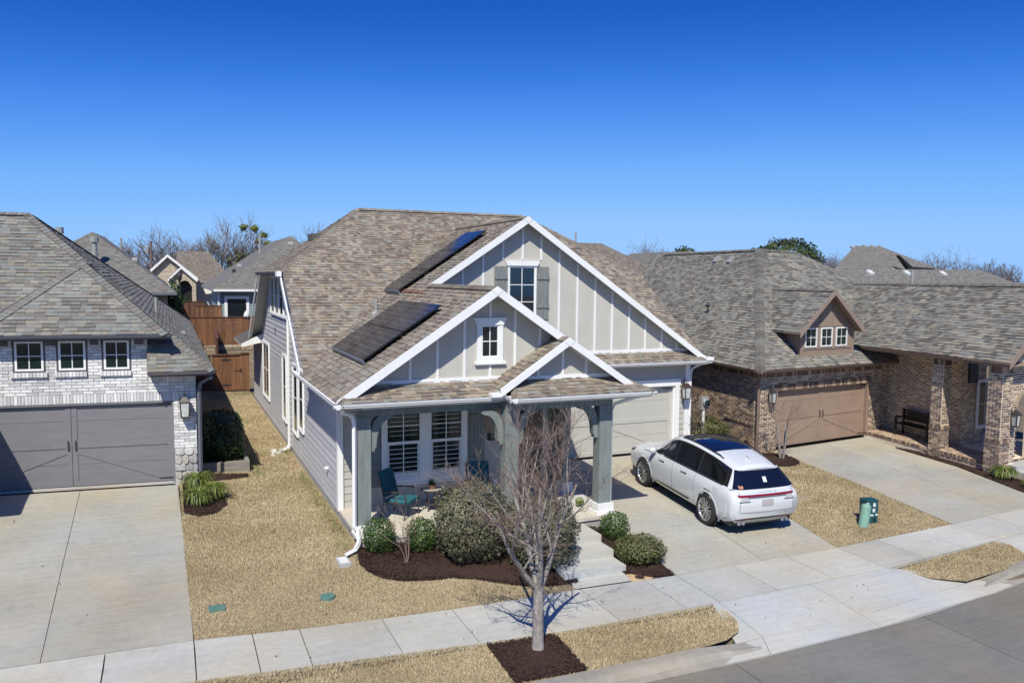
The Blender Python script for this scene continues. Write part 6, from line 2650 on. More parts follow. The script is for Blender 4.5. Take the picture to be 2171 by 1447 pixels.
def bare_tree(name, label, loc, seed, H, spread, tr, group, m1='bark_far', m2='bark_far', **kw):
    e = thing(name, label, 'tree', loc, group)
    a, c = MB(), MB()
    grow(a, c, seed, H, spread, tr, **kw)
    for mb, nm, mm in ((a, 'trunk', m1), (c, 'crown', m2)):
        mb.v = [(p[0] + loc[0], p[1] + loc[1], p[2] + loc[2]) for p in mb.v]
        mb.build(nm, mm, e)
    return e


GT = 'bare winter trees behind the houses'
FAR = [
    ('small round bare tree left of the utility pole', (-5.0, 98, 1), 3, 10.5, .62, .22, {}),
    ('large spreading bare tree right of the utility pole', (-.6, 96, 1), 4, 10.8, .70, .28, {}),
    ('wide bare tree behind the cream stone house', (1.6, 102, 1), 5, 10.5, .75, .26, {}),
    ('tall leaning bare tree with thin upper twigs', (5.0, 94, 1), 6, 12.5, .50, .24, {}),
    ('tall bare tree beside the mistletoe clumps', (8.2, 96, 1), 8, 12.0, .55, .26, {}),
    ('bare tree just left of the blue grey roof', (11.2, 99, 1), 9, 10.0, .62, .24, {}),
    ('thin bare tree tip above the left roof hip', (16.4, 100, 1), 10, 12.3, .40, .18, {}),
    ('dense rounded bare tree between the gable and the brown brick roof', (66.0, 101, 0), 12, 12.8, .62, .34, dict(kids=(4, 5), first=6)),
    ('second rounded bare tree right behind the rounded one', (69.0, 104, 0), 14, 11.5, .62, .30, dict(kids=(4, 5))),
    ('pale spreading bare tree right of the tall hipped roof', (126.5, 100, 0), 15, 13.8, .70, .34, {}),
    ('low bare tree left of the tall hipped roof', (100.0, 101, 0), 16, 12.4, .62, .26, {}),
    ('second low bare tree left of the tall hipped roof', (104.5, 103, 0), 17, 12.0, .62, .26, {}),
]
for lab, loc, sd, H, sp, tr, kw in FAR:
    bare_tree('bare_tree', lab, loc, sd, H, sp, tr, GT, levels=4, minr=.022, **{**dict(kids=(4, 5), first=5), **kw})


def leaf_cloud(n, fn, size, seed, tones=(.1, .9), flat=.0):
    """n leaf quads placed by fn(rng) -> (pos, normal, shade 0..1)"""
    r = np.random.default_rng(seed)
    P, N, S = fn(r, n)
    n = len(P)
    up = r.normal(0, 1, (n, 3))
    a = np.cross(N, up)
    a /= np.linalg.norm(a, axis=1)[:, None] + 1e-9
    b = np.cross(N, a)
    tilt = r.normal(0, .55, (n, 1))
    b = b * np.cos(tilt) + N * np.sin(tilt)
    s = r.uniform(size * .6, size * 1.3, (n, 1))
    w = s * r.uniform(.38, .6, (n, 1))
    V = np.stack((P - b * s, P + a * w, P + b * s, P - a * w), axis=1).reshape(-1, 3)
    tone = np.clip(tones[0] + (tones[1] - tones[0]) * S + r.normal(0, .16, n), 0, 1)
    return V, tone


def blob(center, rad, box=2.0, lumps=.10, inner=.72, zmin=None):
    """superellipsoid shell sampler; box=2 ellipsoid, larger = boxier"""
    c = np.array(center)
    R = np.array(rad)

    def fn(r, n):
        d = r.normal(0, 1, (n, 3))
        d /= np.linalg.norm(d, axis=1)[:, None]
        k = (np.abs(d) ** box).sum(1) ** (-1 / box)
        ph = r.uniform(0, 6, 6)
        bump = 1 + lumps * (np.sin(d[:, 0] * 7 + ph[0]) * np.cos(d[:, 1] * 6 + ph[1]) + .6 * np.sin(d[:, 2] * 9 + ph[2] + 3 * d[:, 0]) + .5 * np.sin(d[:, 0] * 17 + ph[3]) * np.sin(d[:, 1] * 15 + d[:, 2] * 13 + ph[4]))
        t = inner + (1 - inner) * np.sqrt(r.random(n))
        q = d * (k * bump * t)[:, None] * R + c
        N = d / R
        N /= np.linalg.norm(N, axis=1)[:, None]
        S = r.random(n)
        if zmin is not None:
            ok = q[:, 2] > zmin
            q, N, S = q[ok], N[ok], S[ok]
        return q, N, S
    return fn


# evergreen behind the brown brick roof
ev = thing('evergreen_tree', 'dense dark green evergreen tree crown above the brown brick roof', 'tree', (92.3, 101, 0))
b = MB()
b.tube([(92.3, 101, 0), (92.3, 101, 8)], [.5, .3], 8)
b.build('trunk', 'bark_far', ev)
v, t = leaf_cloud(5200, blob((92.3, 101, 9.6), (5.4, 4.5, 3.0), 2.2, .13, .75), .30, 61)
tri_mesh('crown', v, t, 'leaf_tree', ev, 4)
ev2 = thing('evergreen_tree', 'small dark evergreen right of the rounded bare tree', 'tree', (71.8, 100, 0))
b = MB()
b.tube([(71.8, 100, 0), (71.8, 100, 8)], [.4, .2], 8)
b.build('trunk', 'bark_far', ev2)
v, t = leaf_cloud(1200, blob((71.8, 100, 8.8), (1.8, 1.8, 2.2), 2.2, .2, .6), .28, 62)
tri_mesh('crown', v, t, 'leaf_tree', ev2, 4)
# mistletoe grown trees on the left
ml = thing('tree', 'half bare tree with yellow green mistletoe clumps behind the blue grey roof', 'tree', (8.9, 95, 1))
a, c_ = MB(), MB()
grow(a, c_, 33, 11.2, .5, .26, levels=4, minr=.028)
for mb, nm in ((a, 'trunk'), (c_, 'crown')):
    mb.v = [(p[0] + 8.9, p[1] + 95, p[2] + 1) for p in mb.v]
    mb.build(nm, 'bark_far', ml)
for i, (x, z, r_) in enumerate(((8.0, 11.4, .5), (9.2, 11.3, .55), (10.2, 10.6, .4), (10.6, 9.6, .45), (12.0, 9.0, .55), (9.6, 9.9, .35))):
    v, t = leaf_cloud(170, blob((x, 94.6, z), (r_, r_, r_ * .8), 2, .25, .35), .16, 70 + i)
    tri_mesh('mistletoe', v, t, 'leaf_mistletoe', ml, 4)
bs = thing('tree', 'bushy brown evergreen below the mistletoe tree', 'tree', (7.2, 93, 1))
b = MB()
b.tube([(7.2, 93, 0), (7.2, 93, 6)], [.2, .1], 6)
b.build('trunk', 'bark_far', bs)
v, t = leaf_cloud(900, blob((7.2, 93, 7.2), (1.7, 1.4, 1.6), 2, .25, .4), .16, 83, (0, .5))
tri_mesh('crown', v, t, 'leaf_abelia', bs, 4)
# magnolia by the fence
mg = thing('tree', 'small glossy leaved evergreen tree in front of the arched stone house', 'tree', (.30, 51.5, 2))
b = MB()
b.tube([(.3, 51.5, 1.9), (.3, 51.5, 4.5)], [.06, .03], 6)
b.build('trunk', 'bark', mg)
v, t = leaf_cloud(1500, blob((.30, 51.5, 4.45), (.62, .6, 1.25), 2, .22, .35), .10, 84, (.15, .95))
tri_mesh('crown', v, t, 'leaf_magnolia', mg, 4)
# far wood on the right
wd = MB()
rr2 = random.Random(5)
for i in range(260):
    x = rr2.uniform(112, 175)
    y = rr2.uniform(104, 125)
    H = rr2.uniform(6.5, 9.6) + .8 * sin(x * .3)
    p = Vector((x, y, 0))
    wd.tube([p, p + Vector((rr2.gauss(0, .3), 0, H * .55)), p + Vector((rr2.gauss(0, .8), 0, H))], [.10, .07, .02], 3, cap=False)
    for k in range(16):
        f = rr2.uniform(.25, .95)
        q = p + Vector((0, 0, H * f))
        az = rr2.uniform(0, 2 * pi)
        L = rr2.uniform(.8, 2.2) * (1.15 - f * .5)
        e_ = q + Vector((cos(az) * L * .7, sin(az) * L * .7, L * .75))
        wd.tube([q, e_], [.04, .02], 3, cap=False)
        for k2 in range(3):
            az2 = rr2.uniform(0, 2 * pi)
            q2 = q.lerp(e_, rr2.uniform(.4, 1))
            wd.tube([q2, q2 + Vector((cos(az2) * .5, sin(az2) * .5, rr2.uniform(.3, .9)))], [.028, .016], 3, cap=False)
w_ = wd.build('far_wood', 'bark_far')
w_['kind'] = 'stuff'
w_['label'] = 'bare brown winter wood along the right horizon'
# low tree belt on the left horizon between the roofs
wd = MB()
for i in range(150):
    x = rr2.uniform(-22, 40)
    y = rr2.uniform(118, 135)
    H = rr2.uniform(6, 8.6)
    p = Vector((x, y, 1))
    wd.tube([p, p + Vector((rr2.gauss(0, .5), 0, H))], [.10, .02], 3, cap=False)
    for k in range(14):
        f = rr2.uniform(.3, .95)
        q = p + Vector((0, 0, H * f))
        az = rr2.uniform(0, 2 * pi)
        L = rr2.uniform(.8, 2.0)
        wd.tube([q, q + Vector((cos(az) * L * .7, sin(az) * L * .7, L * .75))], [.035, .018], 3, cap=False)
w_ = wd.build('far_wood', 'bark_far')
w_['kind'] = 'stuff'
w_['label'] = 'bare brown winter wood along the left horizon'
# utility pole
up_ = thing('utility_pole', 'dark wooden utility pole with grey transformer between bare trees', 'utility pole', (-1.5, 92, 1))
b = MB()
b.tube([(-1.5, 92, 1), (-1.5, 92, 9.5)], [.16, .11], 8)
b.build('pole', 'bark_far', up_)
b = MB()
b.lathe([(.20, 0), (.22, .1), (.22, .7), (.12, .8)], (-1.85, 91.9, 8.2), 10)
b.build('transformer', 'vent_grey', up_)
lp = thing('lamp_post', 'dark street lamp post in front of the arched stone house', 'street lamp', (.8, 60, 2))
b = MB()
b.tube([(.80, 60, 2), (.80, 60, 5.6)], [.06, .045], 8)
b.build('pole', 'iron', lp)
b = MB()
b.lathe([(.06, 0), (.14, .12), (.17, .4), (.05, .55), (.01, .7)], (.80, 60, 5.6), 8)
b.build('lamp_head', 'iron', lp)
# ================================================================== PLANTS NEAR THE HOUSE
def bush(name, label, c, rad, n, size, m, box=2.4, lumps=.09, inner=.72, group=None, tones=(.12, .88), stems=True, core=.8):
    z0 = G(c[0], c[1])
    e = thing(name, label, 'shrub', (c[0], c[1], z0), group)
    cc = (c[0], c[1], z0 + rad[2] * .96)
    v, t = leaf_cloud(n, blob(cc, rad, box, lumps, inner, z0 + .02), size, int(abs(c[0] * 31 + c[1] * 17)) + 5, tones)
    tri_mesh('foliage', v, t, m, e, 4)
    if stems:
        b = MB()
        r = random.Random(int(c[0] * 100))
        for k in range(9):
            a = r.uniform(0, 2 * pi)
            b.tube([(c[0] + .05 * cos(a), c[1] + .05 * sin(a), z0 - .03), (c[0] + rad[0] * .35 * cos(a), c[1] + rad[1] * .35 * sin(a), z0 + rad[2] * .7), (c[0] + rad[0] * .7 * cos(a), c[1] + rad[1] * .7 * sin(a), z0 + rad[2] * 1.3)], [.02, .014, .005], 4, cap=False)
        b.build('stems', 'twig', e)
    return e


GB = 'shrubs around the front porch'
bush('shrub', 'small clipped green shrub left of the thin sapling', (3.93, 15.92), (.33, .33, .35), 2600, .028, 'leaf_box', 3.2, .07, .62, GB)
bush('shrub', 'small clipped green shrub right of the thin sapling', (4.80, 15.72), (.31, .31, .34), 2400, .028, 'leaf_box', 3.2, .07, .62, GB)
bush('shrub', 'large rounded grey green shrub in front of the porch window', (5.72, 15.18), (.76, .72, .80), 11000, .034, 'leaf_sage', 3.0, .06, .70, GB)
bush('shrub', 'large rounded grey green shrub behind the street tree', (7.02, 14.55), (.78, .72, .72), 10500, .034, 'leaf_sage', 2.8, .07, .70, GB)
bush('shrub', 'small round green shrub beside the porch steps', (9.20, 15.20), (.34, .34, .33), 2600, .026, 'leaf_box', 2.3, .06, .62, GB)
bush('shrub', 'low bronze tipped mound shrub beside the lowest steps', (9.17, 14.12), (.56, .52, .28), 4800, .028, 'leaf_abelia', 2.3, .08, .66, GB)
bush('shrub', 'sprawling olive shrub against the brown brick side wall', (17.55, 23.2), (1.05, .8, .50), 6000, .04, 'leaf_abelia', 2.2, .12, .6, None, (.2, .75))
bush('shrub', 'tiny green tuft on the entry porch edge', (9.02, 16.55), (.12, .10, .12), 200, .03, 'leaf_liri', 2, .1, .2, None, stems=False)
for o in bpy.data.objects:
    if o.get('label') == 'tiny green tuft on the entry porch edge':
        o.location.z = .40 + G(9.02, 16.55) * 0 + .2

hd = thing('hedge', 'dark glossy boxy hedge in a timber bed beside the white brick house', 'hedge', (1.36, 25, .5))
v, t = leaf_cloud(9500, blob((1.36, 25.0, 1.22), (.62, 1.15, .74), 6.0, .03, .74), .042, 91, (.1, .9))
tri_mesh('foliage', v, t, 'leaf_holly', hd, 4)
b = MB()
for k in range(6):
    b.tube([(1.36 + .1 * cos(k), 24.2 + k * .32, .4), (1.36 + .3 * cos(k * 2), 24.2 + k * .32, 1.5)], [.03, .012], 5, cap=False)
b.build('stems', 'bark', hd)
pl = thing('planter_box', 'weathered grey timber bed edging under the dark hedge', 'planter', (1.4, 24.5, .4))
for i in range(3):
    b = MB()
    b.box((.74, 23.60, .42 + i * .12), (2.06, 23.72, .535 + i * .12), tone=random.random())
    b.build('timber', 'timber', pl)
    b = MB()
    b.box((1.94 + .004 * i, 23.73, .42 + i * .12), (2.06, 26.2, .535 + i * .12), tone=random.random())
    b.build('timber', 'timber', pl)
b = MB()
b.box((.7, 23.72, .45), (1.94, 26.2, .72))
b.build('bed_soil', 'mulch', pl)


def liriope(label, c, R, H, seed, group='grassy lily turf clumps'):
    z0 = G(*c)
    r = np.random.default_rng(seed)
    n = 260
    V, T = [], []
    for i in range(n):
        a = r.uniform(0, 2 * pi)
        o = r.uniform(0, .10) * R * 2
        L = r.uniform(.75, 1.15)
        h = H * r.uniform(.7, 1.1)
        rr = R * L * r.uniform(.45, 1.0)
        d = np.array((cos(a), sin(a), 0))
        s = np.array((-sin(a), cos(a), 0)) * r.uniform(.007, .012)
        base = np.array((c[0], c[1], z0)) + d * o
        p1 = base + d * rr * .35 + np.array((0, 0, h * .8))
        p2 = base + d * rr * .75 + np.array((0, 0, h * .85))
        p3 = base + d * rr + np.array((0, 0, h * .35))
        tn = min(1, max(0, r.normal(.5, .28)))
        for a0, a1, w0, w1 in ((base, p1, 1, 1), (p1, p2, 1, .8), (p2, p3, .8, .15)):
            V += [a0 - s * w0, a0 + s * w0, a1 + s * w1, a1 - s * w1]
            T.append(tn)
    e = tri_mesh('grass_clump', np.array(V), np.array(T), 'leaf_liri', None, 4)
    tag(e, label, 'grass clump', group)


liriope('striped yellow green grass clump against the stone pier', (.60, 21.75), .52, .48, 1)
liriope('striped yellow green grass clump nearest the left driveway', (.58, 20.55), .50, .45, 2)
liriope('striped yellow green grass clump nearest the front lawn', (.98, 20.95), .46, .42, 3)
liriope('green grass clump at the foot of the far right brick pillar', (23.55, 16.0), .48, .42, 4)
liriope('green grass clump at the right picture edge below the steps', (23.35, 14.85), .45, .40, 5)


# ------------------------------------------------------------------ street tree
tre = thing('street_tree', 'bare multi stemmed young street tree with pale trunk in the mulch square', 'tree', (5.45, 11.34, 0))
ta, tc_ = MB(), MB()
rnd = random.Random(17)
base = Vector((5.45, 11.34, 0))
ta.tube([base + Vector(p) for p in ((0, 0, -.08), (0, 0, .02), (.0, .005, .4), (-.005, .0, .8), (.0, .01, 1.12))], [.13, .105, .092, .086, .092], 12, cap=False)


def twig(p, d, L, r, lev, maxlev):
    n = 5 if lev < 2 else 3
    pts, rad = [p], [r]
    q, dd = Vector(p), Vector(d).normalized()
    for i in range(n):
        wob = .09 if lev < 2 else .14
        dd = (dd + Vector((rnd.gauss(0, wob), rnd.gauss(0, wob), rnd.gauss(.05, .06)))).normalized()
        q = q + dd * (L / n)
        pts.append(q.copy())
        rad.append(max(.0022, r * (1 - .62 * (i + 1) / n)))
    (ta if lev < 2 else tc_).tube(pts, rad, 8 if lev < 2 else (4 if lev == 2 else 3), cap=False, tone=rnd.random())
    if lev >= maxlev:
        return
    k = (5 if lev == 0 else 4 if lev == 1 else 4 if lev == 2 else 3)
    for j in range(k):
        f = rnd.uniform(.22, 1.0)
        x = f * n
        ii = min(int(x), n - 1)
        b_ = pts[ii].lerp(pts[ii + 1], x - ii)
        ax = dd.orthogonal().normalized()
        az = rnd.uniform(0, 2 * pi)
        sd = ax * cos(az) + dd.cross(ax) * sin(az)
        sp = rnd.uniform(.40, .95)
        nd = dd * cos(sp) + sd * sin(sp) + Vector((0, 0, .10))
        twig(b_, nd, L * rnd.uniform(.42, .70), max(.0034, rad[min(ii + 1, n)] * .62), lev + 1, maxlev)


for d, L, r in (((-.72, .05, .72), 1.35, .050), ((-.12, -.40, 1.0), 1.55, .052), ((.42, .08, .95), 1.50, .056), ((.10, .50, .95), 1.45, .042), ((-.30, .18, 1.0), 1.70, .050)):
    twig(base + Vector((d[0] * .07, d[1] * .07, rnd.uniform(1.0, 1.12))), d, L * 1.22, r, 0, 4)
ta.build('trunk', 'bark', tre, smooth=True)
tc_.build('crown', 'twig', tre)

sp_ = thing('sapling', 'thin leafless sapling in the mulch between two small clipped shrubs', 'sapling', (4.34, 15.26, .27))
ta2, tc2 = MB(), MB()
ta_bak, tc_bak = ta, tc_
ta, tc_ = ta2, tc2
rnd = random.Random(5)
for d, L in (((-.14, -.05, 1), 1.15), ((.16, .05, 1), 1.05), ((.02, .1, 1), .8)):
    twig(Vector((4.34 + d[0] * .1, 15.26, .25)), d, L, .014, 1, 3)
ta2.build('trunk', 'twig', sp_)
tc2.build('crown', 'twig', sp_)

# crape myrtle by the brown brick garage
cm_ = thing('crape_myrtle', 'leafless multi trunk crape myrtle in front of the taupe garage door', 'tree', (18.75, 20.4, .12))
ta, tc_ = MB(), MB()
rnd = random.Random(9)
for k, (dx, dy) in enumerate(((-.10, 0), (-.03, .06), (.05, -.02), (.11, .05), (.02, -.08))):
    p0 = Vector((18.78 + dx * .6, 20.4 + dy * .6, .08))
    p1 = p0 + Vector((dx * .9, dy * .9, .62))
    p2 = p1 + Vector((dx * .8 + rnd.gauss(0, .03), dy, .55))
    ta.tube([p0, p1, p2], [.034, .03, .024], 6, cap=False)
    twig(p2, Vector((dx * 3 + rnd.gauss(0, .2), dy * 3 + rnd.gauss(0, .2), 1)), .75, .018, 2, 4)
    twig(p2, Vector((dx * 5 + rnd.gauss(0, .4), dy * 5 + rnd.gauss(0, .4), .8)), .75, .016, 2, 4)
ta.build('trunk', 'bark', cm_)
tc_.build('crown', 'twig', cm_)
bsb = thing('bare_shrub', 'spindly bare shrub behind the crape myrtle by the brick corner', 'shrub', (18.3, 21.2, .14))
ta, tc_ = MB(), MB()
for k in range(4):
    twig(Vector((18.3 + .05 * k, 21.2, .12)), Vector((rnd.gauss(0, .3), rnd.gauss(0, .3), 1)), .95, .012, 2, 4)
tc_.build('twigs', 'twig', bsb)
bsb = thing('bare_shrub', 'bare twiggy climber beside the meter on the brown brick side wall', 'shrub', (17.6, 23.5, .2))
ta, tc_ = MB(), MB()
for k in range(7):
    twig(Vector((17.0 + .25 * k, 23.5, .5)), Vector((rnd.gauss(0, .45), rnd.gauss(0, .2), 1)), 1.1, .012, 2, 4)
tc_.build('twigs', 'twig', bsb)
bsb = thing('bare_shrub', 'bare twigs at the right corner of the beige garage', 'shrub', (15.75, 21.0, .45))
ta, tc_ = MB(), MB()
for k in range(4):
    twig(Vector((15.72 + .04 * k, 21.0, .45)), Vector((-.25 + rnd.gauss(0, .2), rnd.gauss(0, .15), 1)), 1.2, .011, 2, 4)
tc_.build('twigs', 'twig', bsb)

# ================================================================== PORCH FURNITURE
def chair(label, cx, cy, face):
    """metal patio chair with teal cushions; face = direction angle it looks towards"""
    e = thing('patio_chair', label, 'chair', (cx, cy, .6), 'patio chairs with teal cushions')
    c, s = cos(face), sin(face)

    def T(x, y, z):      # x forwards, y left
        return (cx + x * c - y * s, cy + x * s + y * c, .6 + z)
    for sd in (-1, 1):
        b = MB()
        y = .30 * sd
        b.tube([T(.30, y, 0), T(.31, y, .25), T(.33, y, .40), T(.33, y, .52), T(.28, y, .60), T(.10, y, .62), T(-.18, y, .60), T(-.28, y, .58)], .017, 7)
        b.build('arm', 'iron', e)
        b = MB()
        b.tube([T(-.36, y * .95, 0), T(-.30, y * .95, .22), T(-.25, y * .95, .38), T(-.33, y * .9, .70), T(-.42, y * .9, 1.0)], .017, 7)
        b.build('leg', 'iron', e)
    b = MB()
    b.tube([T(.30, -.28, .36), T(.30, .28, .36)], .015, 6)
    b.tube([T(-.26, -.28, .36), T(-.26, .28, .36)], .015, 6)
    b.tube([T(.30, -.28, .36), T(-.26, -.28, .36)], .015, 6)
    b.tube([T(.30, .28, .36), T(-.26, .28, .36)], .015, 6)
    b.tube([T(-.42, -.27, 1.0), T(-.43, 0, 1.03), T(-.42, .27, 1.0)], .015, 6)
    b.build('seat_frame', 'iron', e)

    def cushion(pts, th, name):
        """rolls across: list of (x,z) centre line points; tufted pillow sections"""
        b = MB()
        for (x0, z0), (x1, z1) in zip(pts[:-1], pts[1:]):
            d = Vector((x1 - x0, 0, z1 - z0))
            L = d.length
            d.normalize()
            n = Vector((-d.z, 0, d.x))
            prof = []
            for k in range(7):
                f = k / 6
                prof.append((x0 + d.x * L * f, z0 + d.z * L * f, th * (.62 + .38 * sin(pi * f))))
            ys = [-.265, -.24, 0, .24, .265]
            vs, fs = [], []
            for (x, z, t) in prof:
                for i, y in enumerate(ys):
                    tt = t * (.45 if i in (0, 4) else 1)
                    vs.append(T(x + n.x * tt, y, z + n.z * tt))
                for i, y in enumerate(ys):
                    tt = -t * .3
                    vs.append(T(x + n.x * tt, y, z + n.z * tt))
            for k in range(6):
                for i in range(4):
                    a = k * 10 + i
                    fs.append((a, a + 10, a + 11, a + 1))
                    a += 5
                    fs.append((a, a + 1, a + 11, a + 10))
                fs.append((k * 10, k * 10 + 5, k * 10 + 15, k * 10 + 10))
                fs.append((k * 10 + 4, k * 10 + 14, k * 10 + 19, k * 10 + 9))
            fs.append((0, 1, 2, 3, 4, 9, 8, 7, 6, 5))
            fs.append(tuple(60 + i for i in (5, 6, 7, 8, 9, 4, 3, 2, 1, 0)))
            b.add(vs, fs)
        b.build(name, 'teal_fabric', e, smooth=True)
    cushion([(.34, .42), (.02, .41), (-.22, .40)], .10, 'seat_cushion')
    cushion([(-.25, .46), (-.29, .62), (-.33, .78), (-.375, .92), (-.42, 1.04)], .075, 'back_cushion')
    return e


chair('dark patio chair with teal cushions nearest the left porch post', 4.82, 17.45, radians(-48))
chair('dark patio chair with teal cushions right of the round side table', 6.72, 17.35, radians(-104))
tb = thing('side_table', 'small round dark metal side table with tiled top between the chairs', 'table', (5.63, 17.62, .6))
b = MB()
b.lathe([(.235, .475), (.265, .48), (.268, .50), (.235, .505)], (5.63, 17.62, .6), 28)
b.build('table_rim', 'iron', tb)
b = MB()
b.lathe([(.236, .49), (.236, .508)], (5.63, 17.62, .6), 28)
b.build('table_top', 'tabletop', tb)
for k in range(4):
    a = pi / 4 + k * pi / 2
    b = MB()
    b.tube([(5.63 + r * cos(a), 17.62 + r * sin(a), .6 + h) for r, h in ((.20, 0), (.17, .03), (.12, .15), (.13, .30), (.20, .47))], .015, 6)
    b.build('leg', 'iron', tb)
b = MB()
b.lathe([(.13, .14), (.14, .15), (.13, .16)], (5.63, 17.62, .6), 16)
b.build('lower_ring', 'iron', tb)
pp_ = thing('potted_plant', 'spiky green plant in a terracotta bowl on the side table', 'potted plant', (5.63, 17.62, 1.108))
b = MB()
b.lathe([(.06, 0), (.085, .03), (.098, .08), (.10, .10), (.088, .10), (.08, .085)], (5.63, 17.62, 1.108), 20)
b.build('pot', 'terracotta', pp_)
r = np.random.default_rng(8)
V, T_ = [], []
for i in range(46):
    a = r.uniform(0, 2 * pi)
    L = r.uniform(.14, .24)
    el = r.uniform(.25, 1.3)
    d = np.array((cos(a) * cos(el), sin(a) * cos(el), sin(el)))
    s = np.array((-sin(a), cos(a), 0)) * .011
    p0 = np.array((5.63, 17.62, 1.19))
    p1 = p0 + d * L * .6
    p2 = p0 + d * L + np.array((0, 0, -.04))
    V += [p0 - s, p0 + s, p1 + s, p1 - s, p1 - s, p1 + s, p2 + s * .15, p2 - s * .15]
    tn = min(1, max(0, r.normal(.6, .25)))
    T_ += [tn, tn]
tri_mesh('leaves', np.array(V), np.array(T_), 'leaf_liri', pp_, 4)
tag((lambda b: (b.lathe([(.07, 0), (.075, .2), (.05, .42), (.04, .52), (.06, .55)], (7.30, 17.75, .6), 12), b.build('floor_vase', 'brick_white'))[1])(MB()), 'slim white vase on the porch floor beside the right chair', 'vase')

# ================================================================== UTILITIES AND SMALL THINGS IN THE LAWNS
b = MB()
b.box((.55, 14.72, G(.69, 14.83) - .06), (.83, 14.95, G(.69, 14.83) + .022))
tag(b.build('valve_box_lid', 'lid_green'), 'green rectangular valve box lid flush in the dry lawn', 'valve box', 'irrigation lids in the lawn')
b = MB()
b.lathe([(.14, -.06), (.14, .024), (.12, .03)], (2.62, 14.54, G(2.62, 14.54)), 20)
b.lathe([(.02, 0), (.02, .035)], (2.62, 14.54, G(2.62, 14.54)), 8)
tag(b.build('valve_box_lid', 'lid_green'), 'round green valve box lid in the dry lawn', 'valve box', 'irrigation lids in the lawn')
b = MB()
for (p, q, z) in (((-.13, -.20), (.13, .20), .02),):
    c0_ = (3.14, 15.67)
    zz = G(*c0_)
    b.box((c0_[0] - .12, c0_[1] - .22, zz - .06), (c0_[0] + .12, c0_[1] + .22, zz + .03))
sb_ = b.build('splash_block', 'concrete_new')
tag(sb_, 'pale concrete splash block in the lawn below the front downspout', 'splash block')
b = MB()
b.box((3.06, 15.50, G(3.14, 15.67) + .03), (3.22, 15.84, G(3.14, 15.67) + .034))
b.build('recess', 'vent_white', sb_)
b = MB()
for (x, y, s) in ((3.2, 26.0, .10), (3.05, 26.15, .13), (3.3, 26.4, .09), (2.95, 25.7, .08), (3.42, 27.4, .06)):
    b = MB()
    ring = [(x + s * cos(a) * random.uniform(.7, 1.2), y + s * sin(a) * random.uniform(.8, 1.4)) for a in np.linspace(0, 2 * pi, 7, endpoint=False)]
    z = G(x, y)
    k = len(ring)
    b.add([(p[0], p[1], z - .02) for p in ring] + [(x + (p[0] - x) * .7, y + (p[1] - y) * .7, z + s * .7) for p in ring], [tuple(range(k, 2 * k))] + [(j, (j + 1) % k, k + (j + 1) % k, k + j) for j in range(k)], 0, random.random() * .9)
    tag(b.build('rock', 'stone'), 'pale loose rock at the foot of the long side downspout', 'rock', 'loose rocks by the side downspout')
# meter cover: rust stained concrete pad with round iron lid
mc = thing('meter_cover', 'rust stained concrete pad with round iron lid by the steps', 'meter cover', (8.75, 13.4, 0))
b = MB()
b.prism([(8.47, 13.30, -.03), (8.99, 13.30, -.03), (8.86, 13.58, -.03), (8.54, 13.64, -.03)], (0, 0, .05))
b.build('pad', 'rust', mc)
b = MB()
b.lathe([(.10, 0), (.10, .012)], (8.73, 13.40, .02), 18)
b.build('lid', 'bronze', mc)
# green telecom pedestals
tp = thing('telecom_pedestal', 'leaning pale green cylindrical pedestal in the right lawn', 'utility pedestal', (15.73, 14.15, .05))
b = MB()
b.tube([(15.70, 14.15, -.02), (15.80, 14.17, .52), (15.805, 14.171, .56), (15.81, 14.172, .585)], [.125, .118, .105, .06], 18)
b.build('cover', 'ped_green', tp, smooth=False)
tp = thing('telecom_pedestal', 'dark teal box pedestal with white stickers in the right lawn', 'utility pedestal', (16.12, 14.3, .05))
def TPd(x, y, z):
    a = radians(-14)
    return (16.10 + x * cos(a) - y * sin(a), 14.36 + x * sin(a) + y * cos(a), .04 + z)
b = MB()
b.box((-.17, -.13, 0), (.17, .13, .56), TPd)
b.prism([TPd(-.18, -.14, .56), TPd(.18, -.14, .56), TPd(.18, .14, .56), TPd(-.18, .14, .56)], (0, 0, .03))
b.prism([TPd(-.13, -.10, .59), TPd(.13, -.10, .59), TPd(.13, .10, .59), TPd(-.13, .10, .59)], (0, 0, .02))
b.build('cabinet', 'ped_teal', tp)
for (x0, x1, z0, z1) in ((.03, .10, .43, .52), (.02, .09, .29, .38), (-.16, -.08, .40, .53), (-.10, .05, .19, .235), (.10, .16, .20, .25)):
    b = MB()
    b.box((x0, -.134, z0), (x1, -.130, z1), TPd)
    b.build('sticker', 'label', tp)
b = MB()
b.tube([TPd(.05, -.135, .05), TPd(.08, -.17, .10), TPd(.05, -.16, .16)], .012, 5)
b.build('padlock', 'black', tp)
# electric meter on its post beside the brown wall
em = thing('electric_meter', 'grey electric meter box on a pale conduit against the brown brick wall', 'meter', (17.35, 23.4, .2))
b = MB()
b.tube([(17.42, 22.9, .3), (17.42, 22.9, 1.55)], .055, 10)
b.build('conduit', 'vent_white', em)
b = MB()
b.box((17.28, 22.82, 1.5), (17.58, 23.0, 1.95))
b.lathe([(.13, 0), (.13, -.07), (.09, -.10)], (17.43, 22.82, 1.75), 14, 'y')
b.build('meter_box', 'vent_grey', em)
b = MB()
b.lathe([(.10, 0), (.105, -.05), (.05, -.09)], (17.43, 22.72, 1.75), 14, 'y')
b.build('meter_glass', 'glass_green', em)
